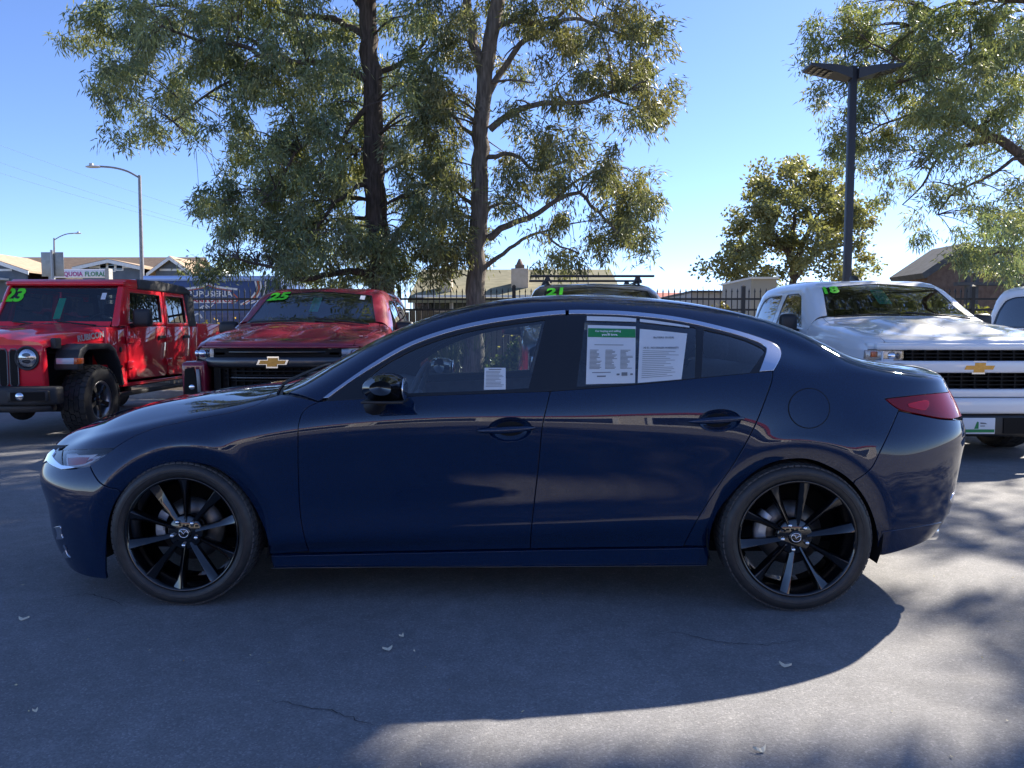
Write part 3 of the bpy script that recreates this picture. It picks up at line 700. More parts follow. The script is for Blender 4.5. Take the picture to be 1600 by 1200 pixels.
# inside of pillars and far door tops, seen through the glass
part('pillar_trim', sl((852,503),(862,503),(838,604),(826,604)), headliner, lift=-.05, flange=0, gap=0)
part('door_card', sl((520,628),(648,622),(860,614),(1020,602),(1190,584)) + sl((1190,640),(1100,760),(800,780),(520,760)), cabin_grey, lift=-.06, flange=0, gap=0)

# ---- mirrors
for s in (-1, 1):
    c0 = Vector(sed_uw(601, 607, .985)); mx, mz = c0.x, c0.z
    mr = MB(); prof = []
    # housing: stacked rounded sections along y
    secs = [(-.905, .035, .05, .012), (-.93, .078, .062, 0), (-.97, .094, .066, 0), (-1.02, .092, .062, .0), (-1.06, .078, .052, .004), (-1.085, .045, .030, .008)]
    vs = []; fs = []; n = 20
    for (yy, rx, rz, dz) in secs:
        for k in range(n):
            t = 2 * PI * k / n; ct, st = math.cos(t), math.sin(t); e = .72
            vx = rx * math.copysign(abs(ct) ** e, ct); vz = rz * math.copysign(abs(st) ** e, st)
            if vx < 0: vz *= 1 - .45 * (-vx / rx) ** 2
            vs.append((mx + vx, s * -yy if False else (yy if s < 0 else -yy), mz + vz + dz))
    for i in range(len(secs) - 1):
        for k in range(n): fs.append((i * n + k, i * n + (k + 1) % n, (i + 1) * n + (k + 1) % n, (i + 1) * n + k))
    fs.append(tuple(range(n))); fs.append(tuple(range((len(secs) - 1) * n + n - 1, (len(secs) - 1) * n - 1, -1)))
    if s > 0: fs = [f[::-1] for f in fs]
    mr.add(vs, fs, True); mo = mr.build('door_mirror', gblack, sedan)
    g = MB(); g.ellipsoid((mx + .088, s * 1.0, mz), (.008, .07, .05)); g.build('mirror_glass', chrome, mo)
    g = MB(); g.tube([(mx - .07, s * .86, mz - .085), (mx - .05, s * .90, mz - .075), (mx - .02, s * .97, mz - .05)], [.05, .04, .03], 10); g.build('mirror_foot', satin, mo)
    g = MB(); g.obox((mx + .005, s * 1.0, mz - .052), (.088, 0, 0), (0, .075, 0), (0, 0, .006)); g.build('mirror_lower_trim', satin, mo, bevel=.004)

# ---- wheels
def sedan_wheel(parent):
    w = bpy.data.objects.new('wheel', None); C.objects.link(w); w.parent = parent
    # local: axle along y, outer face at -y
    t = MB(); RO, RI, W2 = .325, .2565, .1075
    t.lathe([(RI, -.088), (RI + .006, -.098), (RI + .018, -.105), (RI + .036, -.1075), (RI + .052, -.104), (.316, -.094), (.3225, -.083), (.325, -.066), (.325, .066), (.3225, .083), (.31, .098), (RI + .03, .107), (RI, .09)], 96)
    t.lathe([(RI + .026, -.1065), (RI + .027, -.1085), (RI + .030, -.1088), (RI + .031, -.1072)], 96)
    t.build('tyre', rubber, w)
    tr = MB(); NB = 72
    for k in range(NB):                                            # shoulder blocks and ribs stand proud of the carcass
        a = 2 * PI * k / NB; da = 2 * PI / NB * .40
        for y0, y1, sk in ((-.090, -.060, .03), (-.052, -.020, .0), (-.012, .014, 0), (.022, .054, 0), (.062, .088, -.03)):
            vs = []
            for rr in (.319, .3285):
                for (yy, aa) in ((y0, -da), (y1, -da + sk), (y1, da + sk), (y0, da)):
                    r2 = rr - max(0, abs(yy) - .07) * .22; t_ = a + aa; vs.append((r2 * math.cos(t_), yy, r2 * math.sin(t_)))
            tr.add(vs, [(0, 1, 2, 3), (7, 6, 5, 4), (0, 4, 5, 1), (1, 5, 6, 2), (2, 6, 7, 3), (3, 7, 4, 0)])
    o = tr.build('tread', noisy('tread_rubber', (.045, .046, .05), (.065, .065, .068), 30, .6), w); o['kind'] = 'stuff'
    r = MB()
    r.lathe([(.2565, -.090), (.2585, -.0985), (.254, -.0998), (.248, -.094), (.242, -.078), (.233, -.05), (.222, -.02), (.222, .08), (.248, .088)], 96)
    r.build('rim', gblack, w)
    sp_ = MB()
    for k in range(10):
        a0 = R(90 + 36 * k); tw = .07 if k % 2 == 0 else -.07
        # faceted spoke: root narrow, tip wide, ridge off centre
        prof = []
        for rr, hw, yy, yr in ((.050, .0115, -.056, -.067), (.10, .0128, -.058, -.077), (.165, .0165, -.063, -.087), (.215, .022, -.074, -.094), (.2485, .0275, -.087, -.0965)):
            ang = a0 + (rr - .05) * tw * 2.2
            def P_(off, y): return (rr * math.cos(ang) - off * math.sin(ang), y, rr * math.sin(ang) + off * math.cos(ang))
            rg = hw * (-.55 if k % 2 == 0 else .55)
            prof.append([P_(-hw, yy + .022), P_(-hw * .92, yy), P_(rg, yr), P_(hw * .92, yy), P_(hw, yy + .022), P_(0, yy + .03)])
        vs = [p for pr in prof for p in pr]; fs = []
        for i in range(len(prof) - 1):
            for j in range(6): fs.append((i * 6 + j, i * 6 + (j + 1) % 6, (i + 1) * 6 + (j + 1) % 6, (i + 1) * 6 + j)[::-1])
        sp1 = MB(); sp1.add(vs, fs); sp1.build('spoke', gblack, w, bevel=.0018, seg=2)
    h = MB(); h.lathe([(0.0, -.062), (.072, -.062), (.080, -.056), (.082, -.03), (.07, 0)], 40)
    h.build('hub', gblack, w)
    n = MB()
    for k in range(5):
        a = R(54 + 72 * k); n.lathe([(0, -.076), (.0075, -.0755), (.0105, -.070), (.0105, -.060)], 6, (.0572 * math.cos(a), 0, .0572 * math.sin(a)))
    n.build('lug_nuts', chrome, w)
    cp = MB(); cp.lathe([(0, -.074), (.026, -.073), (.030, -.069), (.031, -.06)], 32); cp.build('hub_cap', gblack, w)
    e = MB()
    ringp = [(.021 * math.cos(t), -.0755, .019 * math.sin(t)) for t in np.linspace(0, 2 * PI, 33)]
    e.tube(ringp, .0022, 6, caps=False)
    e.tube([(-.019, -.0755, .006), (-.009, -.0765, .0095), (0, -.0768, -.003), (.009, -.0765, .0095), (.019, -.0755, .006)], [.0012, .0028, .0030, .0028, .0012], 6)
    e.build('emblem', chrome, w)
    d = MB(); d.lathe([(.07, .02), (.145, .02), (.145, .042), (.07, .042)], 48); d.build('brake_disc', iron, w)
    c_ = MB()
    c_.lathe([(.115, -.012), (.158, -.012), (.160, .06), (.10, .06)], 14, (0, 0, 0), 'y', True, R(148), R(205)); c_.box(-.15, -.12, -.02, .0, -.01, .03)
    c_.build('brake_caliper', mat('bright_caliper', (.58, .60, .63), .3, .3), w)
    ax = MB(); ax.tube([(0, .0, 0), (0, .2, 0)], .05, 16); ax.build('axle', darkin, w)
    return w
def hubpos(px, py, w): x, _, z = sed_uw(px, py, w); return x, z
w0 = sedan_wheel(sedan); cm = childmap()
FX = -1.363
for i, (x, s, rot) in enumerate(((FX, -1, 4), (1.363, -1, 9), (FX, 1, 30), (1.363, 1, 50))):
    w_ = w0 if i == 0 else copy_tree(w0, cm, sedan)
    w_.location = (x, s * .785, .326); w_.rotation_euler = (0, R(rot), 0 if s < 0 else PI)

# ---- papers taped inside the glass
def on_body(px, py, off):
    p3, n3 = SL.ev(np.array(sp(px, py))); q = (p3 + n3 * off)[0]; return Vector((q[0], -q[1], q[2])), Vector((n3[0][0], -n3[0][1], n3[0][2]))
def sheet(name, quad, m, off, parent, n=6, wob=0.):
    """quad: photo corners tl,tr,br,bl"""
    vs = []; fs = []
    for i in range(n + 1):
        for j in range(n + 1):
            a, b_ = i / n, j / n
            px = (quad[0][0] * (1 - b_) + quad[1][0] * b_) * (1 - a) + (quad[3][0] * (1 - b_) + quad[2][0] * b_) * a
            py = (quad[0][1] * (1 - b_) + quad[1][1] * b_) * (1 - a) + (quad[3][1] * (1 - b_) + quad[2][1] * b_) * a
            vs.append(on_body(px, py, off + wob * math.sin(7 * a + 5 * b_))[0])
    for i in range(n):
        for j in range(n): fs.append((i * (n + 1) + j, (i + 1) * (n + 1) + j, (i + 1) * (n + 1) + j + 1, i * (n + 1) + j + 1))
    q = MB(); q.add(vs, fs, True); return q.build(name, m, parent)
def lerp2(quad, a, b_):
    return tuple((quad[0][k] * (1 - b_) + quad[1][k] * b_) * (1 - a) + (quad[3][k] * (1 - b_) + quad[2][k] * b_) * a for k in (0, 1))
def print_rows(sheet_o, quad, rows, off):
    q = MB()
    for (a, b0, b1, h) in rows:
        c = [on_body(*lerp2(quad, aa, bb), off)[0] for aa, bb in ((a, b0), (a, b1), (a + h, b1), (a + h, b0))]
        q.add(c, [(0, 3, 2, 1)])
    o = q.build('print', print_grey, sheet_o); o['kind'] = 'stuff'
def body_text(parent, s_, size, px, py, m, off, width=None, bold=.02):
    p0, n0 = on_body(px, py, off); p1, _ = on_body(px + 6, py, off); p2, _ = on_body(px, py - 6, off)
    return text('lettering', s_, size, face_frame(p0, p1 - p0, p2 - p0), m, parent, .0004, bold, width=width, res=2)
PX = .00305   # metres per photo pixel on this flank
qa = ((917, 492), (995, 494.5), (993.5, 599), (914.5, 600.5)); qb = ((1000, 495), (1079, 504), (1066, 592), (996, 598.5))
for nm, q_ in (('document_sleeve', qa), ('document_sleeve', qb)):
    pass
pa = sheet('guide_sheet', ((918.5, 507), (993.5, 509), (992.5, 598), (915.5, 600)), white_paper, -.004, sedan, wob=.0006)
pt = sheet('sleeve_top', ((917, 492), (994.5, 494.5), (994, 502), (917, 500)), white_paper, -.0035, sedan)
gh = sheet('green_header', ((919, 512), (993, 513.5), (993, 527), (918.5, 526)), print_green, -.0028, sedan, 3)
body_text(gh, 'Car buying and selling', .014, 950, 517, white_paint, -.0018, width=38 * PX)
body_text(gh, "you'll love.", .016, 953, 522.5, white_paint, -.0018, width=24 * PX, bold=.03)
rows = [(.33 + .012 * 0, .15, .75, .010)]
for r_ in range(16): rows += [(.42 + r_ * .021, .06, .06 + .27 * random.uniform(.5, 1), .009), (.42 + r_ * .021, .38, .38 + .26 * random.uniform(.5, 1), .009), (.42 + r_ * .021, .69, .69 + .26 * random.uniform(.4, 1), .009)]
rows += [(.80, .12, .5, .012), (.86, .22, .40, .022), (.83, .62, .68, .03), (.81, .72, .84, .06), (.83, .90, .95, .03)]
print_rows(pa, ((918.5, 507), (993.5, 509), (992.5, 598), (915.5, 600)), rows, -.0022)
qb2 = ((1000, 513), (1074, 520), (1065, 592), (996.5, 598))
pb = sheet('buyers_sheet', qb2, white_paper, -.004, sedan, wob=.0006)
sheet('sleeve_top', ((1000, 495), (1078, 504), (1077.5, 511), (1000, 502)), white_paper, -.0035, sedan)
body_text(pb, 'BUYERS GUIDE', .014, 1037, 527, print_grey, -.0018, width=30 * PX)
body_text(pb, 'AS IS - NO DEALER WARRANTY', .014, 1033, 543, print_grey, -.0018, width=52 * PX)
rows = []
for r_ in range(15):
    a = .40 + r_ * .036
    rows += [(a, .08, .08 + .8 * random.uniform(.6, 1), .008)]
print_rows(pb, qb2, rows, -.0022)
qc = ((757, 574), (790, 574), (790, 608), (756, 608.5))
pc = sheet('price_sticker', qc, white_paper, -.004, sedan, 3)
print_rows(pc, qc, [(.06, .2, .8, .04)] + [(.16 + k * .062, .08, .08 + .84 * random.uniform(.5, 1), .018) for k in range(12)], -.0022)
pd_ = MB()
# ================================================================== ground, planting strip, fence
def asphalt(name='asphalt', base=(.200, .197, .199)):
    m = mat(name, base, .85); nt = m.node_tree; b = nt.nodes['Principled BSDF']; L = nt.links
    tc = nt.nodes.new('ShaderNodeTexCoord')
    def noise(sc_, det=5, rough=.6):
        n = nt.nodes.new('ShaderNodeTexNoise'); n.inputs['Scale'].default_value = sc_; n.inputs['Detail'].default_value = det; n.inputs['Roughness'].default_value = rough
        L.new(tc.outputs['Object'], n.inputs['Vector']); return n
    vo = nt.nodes.new('ShaderNodeTexVoronoi'); vo.inputs['Scale'].default_value = 165; L.new(tc.outputs['Object'], vo.inputs['Vector'])
    hs = nt.nodes.new('ShaderNodeSeparateColor'); L.new(vo.outputs['Color'], hs.inputs[0])
    rp = nt.nodes.new('ShaderNodeValToRGB'); e = rp.color_ramp.elements; e[0].position = 0; e[0].color = (.78, .78, .78, 1); e[1].position = .90; e[1].color = (1.10, 1.10, 1.09, 1)
    e2 = rp.color_ramp.elements.new(.988); e2.color = (1.4, 1.38, 1.34, 1)
    L.new(hs.outputs[0], rp.inputs[0])
    big = noise(.55, 6); r2 = nt.nodes.new('ShaderNodeMapRange'); r2.inputs[1].default_value = .3; r2.inputs[2].default_value = .7; r2.inputs[3].default_value = .82; r2.inputs[4].default_value = 1.2
    L.new(big.outputs['Fac'], r2.inputs[0])
    med = noise(9, 4); r3 = nt.nodes.new('ShaderNodeMapRange'); r3.inputs[1].default_value = .3; r3.inputs[2].default_value = .7; r3.inputs[3].default_value = .88; r3.inputs[4].default_value = 1.12
    L.new(med.outputs['Fac'], r3.inputs[0])
    mu = nt.nodes.new('ShaderNodeMath'); mu.operation = 'MULTIPLY'; L.new(r2.outputs[0], mu.inputs[0]); L.new(r3.outputs[0], mu.inputs[1])
    m1 = nt.nodes.new('ShaderNodeVectorMath'); m1.operation = 'SCALE'; L.new(rp.outputs[0], m1.inputs[0]); L.new(mu.outputs[0], m1.inputs['Scale'])
    m2 = nt.nodes.new('ShaderNodeVectorMath'); m2.operation = 'MULTIPLY'; L.new(m1.outputs[0], m2.inputs[0]); m2.inputs[1].default_value = base
    L.new(m2.outputs[0], b.inputs['Base Color'])
    v2 = nt.nodes.new('ShaderNodeTexVoronoi'); v2.inputs['Scale'].default_value = 165; v2.feature = 'SMOOTH_F1'; L.new(tc.outputs['Object'], v2.inputs['Vector'])
    n3 = noise(420, 2); ad = nt.nodes.new('ShaderNodeMath'); ad.operation = 'ADD'; L.new(v2.outputs['Distance'], ad.inputs[0]); L.new(n3.outputs['Fac'], ad.inputs[1])
    bp = nt.nodes.new('ShaderNodeBump'); bp.inputs['Strength'].default_value = .42; bp.inputs['Distance'].default_value = .0035; bp.invert = True
    L.new(ad.outputs[0], bp.inputs['Height']); L.new(bp.outputs[0], b.inputs['Normal'])
    return m
m_asph = asphalt()
m_soil = noisy('planting_soil', (.055, .038, .026), (.11, .08, .055), 14, .95, bump=.5, bscale=60)
m_conc = noisy('concrete', (.30, .29, .27), (.38, .37, .35), 10, .85, bump=.2, bscale=80)
m_field = noisy('verge_ground', (.13, .11, .07), (.20, .17, .10), 3, .95)
def sheet_xy(name, x0, x1, y0, y1, z, m):
    b = MB(); b.add([(x0, y0, z), (x1, y0, z), (x1, y1, z), (x0, y1, z)], [(0, 1, 2, 3)]); return structure(b.build(name, m))
sheet_xy('ground', -500, 500, -200, 1500, -.004, m_field)
sheet_xy('parking_lot', -70, 70, -60, 14.15, 0, m_asph)
sheet_xy('road', -120, -20, 24, 36, 0.002, m_asph)
b = MB(); b.box(-40, 40, 14.15, 14.30, -.02, .14); structure(b.build('kerb', m_conc, bevel=.02))
sheet_xy('planting_bed', -40, 40, 14.30, 17.0, .10, m_soil)

m_iron = mat('black_iron', (.012, .012, .014), .45)
FY = 15.9
fence = thing('iron_fence', 'black iron picket fence with spear tips running behind the parked vehicles', 'fence', (0, FY, 0))
FX0, FX1 = -9.4, 11.6
posts = np.arange(FX0, FX1 + .1, 2.36)
pm = MB(); pm.box(-.009, .009, -.009, .009, .22, 2.04); pm.add([(-.016, -.016, 2.04), (.016, -.016, 2.04), (.016, .016, 2.04), (-.016, .016, 2.04), (0, 0, 2.13)], [(3, 2, 1, 0), (0, 1, 4), (1, 2, 4), (2, 3, 4), (3, 0, 4)])
pmesh = pm.mesh('picket'); pmesh.materials.append(m_iron)
pmb = MB(); pmb.box(-.038, .038, -.038, .038, .05, 2.16); pmb.add([(-.045, -.045, 2.16), (.045, -.045, 2.16), (.045, .045, 2.16), (-.045, .045, 2.16), (0, 0, 2.20)], [(3, 2, 1, 0), (0, 1, 4), (1, 2, 4), (2, 3, 4), (3, 0, 4)])
postmesh = pmb.mesh('post'); postmesh.materials.append(m_iron)
for i, x in enumerate(posts):
    o = link('post', postmesh, None, fence); o.location.x = x
    if i < len(posts) - 1:
        for k in range(1, 20):
            if k * .118 > 2.36 - .05: break
            o = link('picket', pmesh, None, fence); o.location.x = x + k * .118
for z in (.36, 1.68, 1.90):
    b = MB(); b.box(FX0, FX1, -.020, .020, z - .02, z + .02); b.build('rail', m_iron, fence)

m_wood = noisy('weathered_boards', (.15, .125, .10), (.27, .235, .20), 5, .9, stretch=(9, 9, .6), bump=.3, bscale=30)
def board_fence(label, x0, x1, y, h, w=.14):
    f = thing('board_fence', label, 'fence', (x0, y, 0)); n = int((x1 - x0) / (w + .008))
    bm_ = MB(); bm_.box(0, w, 0, .02, .05, h); me = bm_.mesh('board'); me.materials.append(m_wood)
    for k in range(n):
        o = link('board', me, None, f); o.location = (k * (w + .008), random.uniform(0, .012), random.uniform(-.03, .03))
    r = MB(); r.box(0, x1 - x0, .022, .06, .35, .44); r.box(0, x1 - x0, .022, .06, h - .4, h - .31); r.build('rail', m_wood, f)
board_fence('low weathered board fence in front of the blue food trailer', -8.9, -4.9, 17.4, 1.42)
board_fence('weathered grey board fence behind the iron fence, below the pale stucco building', -4.2, 3.0, 18.2, 1.72)

# ================================================================== leaves
def leaf_material(name, trans=.35):
    m = bpy.data.materials.new(name); m.use_nodes = True; nt = m.node_tree; L = nt.links
    for n in list(nt.nodes): nt.nodes.remove(n)
    o = nt.nodes.new('ShaderNodeOutputMaterial'); at_ = nt.nodes.new('ShaderNodeAttribute'); at_.attribute_name = 'tint'
    d = nt.nodes.new('ShaderNodeBsdfPrincipled'); d.inputs['Roughness'].default_value = .48; d.inputs['Specular IOR Level'].default_value = .22
    t = nt.nodes.new('ShaderNodeBsdfTranslucent'); sc2 = nt.nodes.new('ShaderNodeVectorMath'); sc2.operation = 'MULTIPLY'; sc2.inputs[1].default_value = (1.5, 1.45, .7)
    L.new(at_.outputs['Color'], d.inputs['Base Color']); L.new(at_.outputs['Color'], sc2.inputs[0]); L.new(sc2.outputs[0], t.inputs[0])
    mx = nt.nodes.new('ShaderNodeMixShader'); mx.inputs[0].default_value = trans
    L.new(d.outputs[0], mx.inputs[1]); L.new(t.outputs[0], mx.inputs[2]); L.new(mx.outputs[0], o.inputs[0]); return m
m_leaf = leaf_material('foliage')

def leaves_mesh(name, P, D, Ln, Wd, col):
    """one rhombic blade per leaf: P base, D direction, Ln length, Wd width, col base colour (all arrays)"""
    n = len(P); D = D / (np.linalg.norm(D, axis=1, keepdims=True) + 1e-9); rnd = RNG.normal(size=(n, 3))
    S = np.cross(D, rnd); S /= np.linalg.norm(S, axis=1, keepdims=True) + 1e-9; Nn = np.cross(S, D)
    Ln = Ln[:, None]; Wd = Wd[:, None]
    V = np.empty((n, 4, 3)); V[:, 0] = P; V[:, 1] = P + D * Ln * .42 + S * Wd * .5 + Nn * Ln * .05; V[:, 2] = P + D * Ln; V[:, 3] = P + D * Ln * .42 - S * Wd * .5 + Nn * Ln * .05
    me = bpy.data.meshes.new(name); me.vertices.add(n * 4); me.vertices.foreach_set('co', V.ravel())
    me.loops.add(n * 4); me.loops.foreach_set('vertex_index', np.arange(n * 4, dtype=np.int32))
    me.polygons.add(n); me.polygons.foreach_set('loop_start', np.arange(0, n * 4, 4, dtype=np.int32)); me.polygons.foreach_set('loop_total', np.full(n, 4, np.int32))
    me.update(calc_edges=True)
    a = me.color_attributes.new('tint', 'FLOAT_COLOR', 'POINT'); c4 = np.ones((n, 4, 4)); c4[:, :, :3] = col[:, None, :]; a.data.foreach_set('color', c4.ravel())
    return me
def clump_leaves(centres, radii, per, droop, length, width, palette, flat=.75, sd=.5):
    """leaf sprays hanging round twig ends"""
    centres = np.asarray(centres); radii = np.asarray(radii); n = len(centres)
    idx = np.repeat(np.arange(n), per); k = len(idx)
    off = RNG.normal(size=(k, 3)); off /= np.linalg.norm(off, axis=1, keepdims=True); off *= (RNG.random((k, 1)) ** .45) * radii[idx][:, None]; off[:, 2] *= flat
    # sprays: several strings per clump, leaves lined along a string
    stringdir = RNG.normal(size=(n * 6, 3)) * .55; stringdir[:, 2] -= droop; sd_ = stringdir[idx * 6 + RNG.integers(0, 6, k)]
    P = centres[idx] + off * .8 + sd_ * radii[idx][:, None] * RNG.random((k, 1)) * .55
    D = sd_ + RNG.normal(size=(k, 3)) * sd
    Ln = length * RNG.uniform(.6, 1.25, k); Wd = width * RNG.uniform(.7, 1.3, k)
    pal = np.array(palette); cc = pal[RNG.integers(0, len(pal), n)]; col = cc[idx] * .6 + pal[RNG.integers(0, len(pal), k)] * .4
    col = col * RNG.uniform(.72, 1.3, (k, 1)); return P, D, Ln, Wd, col

m_bark_d = noisy('dark_furrowed_bark', (.05, .038, .032), (.13, .10, .085), 5, .95, stretch=(5, 5, .7), bump=1.0, bscale=16)
m_bark_g = noisy('grey_furrowed_bark', (.10, .082, .068), (.22, .185, .155), 5, .95, stretch=(5, 5, .7), bump=1.0, bscale=16)
GUM = [(0.139, 0.185, 0.118), (0.163, 0.21, 0.144), (0.194, 0.242, 0.14), (0.117, 0.164, 0.108), (0.258, 0.285, 0.136), (0.172, 0.197, 0.144), (0.307, 0.307, 0.142)]
GUM2 = [(0.117, 0.141, 0.089), (0.154, 0.168, 0.087), (0.201, 0.201, 0.096), (0.107, 0.13, 0.088), (0.138, 0.152, 0.09), (0.216, 0.202, 0.102)]
OAK = [(0.172, 0.184, 0.098), (0.213, 0.218, 0.109), (0.149, 0.167, 0.092), (0.241, 0.23, 0.115), (0.19, 0.201, 0.103)]

# patches of asphalt that the sun reaches (photo ellipses): unseen leaves above the frame are cut away to let it through
LIT = [(on_ground(x, y), rx, ry) for x, y, rx, ry in ((1000, 1140, .85, .20), (1230, 1090, .55, .24), (1330, 1020, .40, .30), (1420, 905, .40, .32), (1360, 900, .25, .3), (1500, 900, .3, .25), (1330, 1120, .4, .2), (780, 1178, .5, .13))]
def shades_lit(P):
    t = P[:, 2] / SUN_DIR.z; gx = P[:, 0] - SUN_DIR.x * t; gy = P[:, 1] - SUN_DIR.y * t; r = np.zeros(len(P), bool)
    for c, rx, ry in LIT: r |= ((gx - c.x) / (rx + .12)) ** 2 + ((gy - c.y) / (ry + .1)) ** 2 < 1
    return r
def in_frame(P, pad=20):
    d = P - np.array([0, 0, CAM_H]); z = d @ np.array(_F); px = 800 + FPX * d[:, 0] / z; py = 600 - FPX * (d @ np.array(_U)) / z
    return (px > -pad) & (px < 1600 + pad) & (py > -pad) & (py < 1200)

def tree(name, label, Y, base, limbs, blobs, high, bark, palette, per=130, length=.15, width=.026, droop=.9, dY=1.9, cl_r=.30, group=None, sdv=.5, dens=1.0, high_per=26, clear=None):
    """limbs: (photo points, radius at root, radius at tip, depth drift); blobs: photo ellipses (px,py,rx,ry,density); high: 3-D ellipsoids above the frame"""
    root = thing(name, label, 'tree', base, group=group); bx = Vector(base)
    tb = MB(); samples = []
    for pts, r0, r1, drift in limbs:
        q = [at(px, py, Y + drift * i / max(1, len(pts) - 1)) - bx for i, (px, py) in enumerate(pts)] if not isinstance(pts[0], Vector) else [p - bx for p in pts]
        D = catmull([tuple(p) for p in q], .22); n = len(D)
        wob = RNG.normal(size=(n, 3)) * min(.02, r0 * .2); wob[0] = wob[-1] = 0; D = D + wob
        rr = [r0 + (r1 - r0) * (i / (n - 1)) ** .8 for i in range(n)]
        tb.tube(D, rr, 12 if r0 > .1 else 7); samples += [(Vector(p), r) for p, r in zip(D, rr)]
    cen = []; rad = []
    for (px, py, rx, ry, dn) in blobs:
        sx = rx * Y / FPX; sy = ry * Y / FPX; vol = max(2, int(30.0 * dn * dens * (sx * sy) / (.75 * cl_r / .30)))
        for _ in range(vol):
            while True:
                a, b_ = random.uniform(-1, 1), random.uniform(-1, 1)
                if a * a + b_ * b_ < 1: break
            yy = Y + random.gauss(0, dY * .6)
            if clear and clear[0] < px + a * rx < clear[1] and py + b_ * ry < clear[2] and yy < Y + .35: yy = Y + .4 + random.random() * dY
            cen.append(tuple(at(px + a * rx, py + b_ * ry, yy) - bx)); rad.append(cl_r * random.uniform(.7, 1.35))
    nvis = len(cen)
    P, Dd, Ln, Wd, col = clump_leaves(cen, rad, per, droop, length, width, palette, sd=sdv)
    hc = []; hr = []
    for (cx, cy, cz, rx, ry, rz, n) in high:
        for _ in range(n):
            v = np.random.default_rng(len(hc) + 11).normal(size=3); v /= np.linalg.norm(v); v *= random.random() ** .4
            hc.append((cx + v[0] * rx - bx.x, cy + v[1] * ry - bx.y, cz + v[2] * rz - bx.z)); hr.append(.55 * random.uniform(.7, 1.3))
    if hc:
        P2, D2, L2, W2, c2 = clump_leaves(hc, hr, high_per, droop, length * 1.9, width * 2.6, palette, sd=sdv)
        Wp = P2 + np.array(base); keep = ~in_frame(Wp) & ~shades_lit(Wp)  # drops unseen leaves that would shade the LIT patches
        P = np.vstack([P, P2[keep]]); Dd = np.vstack([Dd, D2[keep]]); Ln = np.concatenate([Ln, L2[keep]]); Wd = np.concatenate([Wd, W2[keep]]); col = np.vstack([col, c2[keep]])
    # twigs from limbs to sprays
    sp_ = np.array([tuple(s[0]) for s in samples])
    for c in cen[::2]:
        d = np.linalg.norm((sp_ - c) * (1, 1, 1.3), axis=1); i = int(np.argmin(d)); a = Vector(sp_[i]); e = Vector(c)
        if (e - a).length < .1 or (e - a).length > 3.2: continue
        m1 = a.lerp(e, .5) + Vector((random.gauss(0, .08), random.gauss(0, .08), .10 * (e - a).length)); r = min(samples[i][1] * .7, .008 + .011 * (e - a).length)
        tb.tube([a, a.lerp(m1, .5) + Vector((0, 0, .03)), m1, m1.lerp(e, .55), e], [r, r * .8, r * .62, r * .45, .004], 5, caps=False)
    tb.build('trunk', bark, root)
    link('crown', leaves_mesh('crown', P, Dd, Ln, Wd, col), m_leaf, root)
    return root
def V3(*l): return [Vector(p) for p in l]

Y1 = 14.9
t1b = at(592, 515, Y1); t1b.z = .1
tree('gum_tree', 'big dark trunked gum tree with drooping grey green foliage, behind the maroon pickup', Y1, tuple(t1b),
     [([(592, 612), (600, 470), (598, 410), (588, 330), (584, 250), (583, 150), (577, 60), (572, -30), (566, -160), (560, -330)], .27, .12, 0),
      ([(598, 440), (560, 425), (520, 428), (470, 438), (420, 415), (372, 404)], .09, .02, -1.2),
      ([(596, 420), (620, 370), (650, 330), (672, 280)], .10, .04, .8),
      ([(583, 130), (540, 108), (480, 98), (425, 92), (370, 70), (320, 66), (255, 42)], .085, .02, -1.5),
      ([(425, 92), (390, 60), (340, 40), (280, 10)], .05, .015, .6), ([(440, 96), (405, 120), (365, 125), (320, 150), (270, 190)], .045, .012, -.5),
      ([(583, 160), (545, 200), (520, 250), (500, 280)], .06, .02, -1), ([(560, 235), (505, 205), (470, 230), (440, 280), (400, 330)], .05, .012, -1.4),
      ([(580, 60), (520, 30), (450, 20), (380, -20)], .08, .02, 1.2), ([(585, 115), (625, 100), (660, 70), (690, 20)], .06, .02, 1),
      ([(575, 20), (500, -60), (420, -120), (300, -180)], .09, .03, -.8), ([(572, -30), (640, -110), (720, -180)], .09, .03, .6),
      ([(586, 280), (545, 300), (505, 340), (470, 400)], .055, .015, -1.2)],
     [(165, 50, 75, 60, .9), (130, 30, 40, 40, .55), (280, 60, 110, 85, .9), (215, 150, 75, 60, .8), (215, 205, 35, 30, .5), (260, 215, 35, 28, .35), (330, 160, 70, 70, .65), (400, 50, 110, 85, 1.0), (445, 165, 80, 85, 1.0),
      (490, 60, 80, 80, 1.0), (520, 200, 75, 90, 1.25), (420, 285, 85, 75, 1.2), (350, 310, 45, 50, .8), (480, 330, 85, 80, 1.35), (400, 380, 75, 45, 1.1), (530, 390, 90, 55, 1.4), (560, 300, 45, 80, .8), (645, 60, 70, 80, .9),
      (640, 180, 60, 80, 1.1), (655, 280, 60, 70, 1.25), (600, 400, 50, 45, 1.1), (650, 385, 55, 50, 1.1), (345, 400, 45, 30, .7), (560, 430, 60, 22, .9), (540, 130, 45, 60, .7), (440, 415, 60, 25, .8), (330, 335, 25, 30, .5)],
     [(-3.6, 14.6, 9.4, 3.6, 2.6, 2.2, 330), (-2.4, 14.8, 12.0, 2.6, 2.4, 2.4, 200)], m_bark_d, GUM, dens=1.04, clear=(548, 612, 330))
Y2 = 14.6
t2b = at(745, 515, Y2); t2b.z = .1
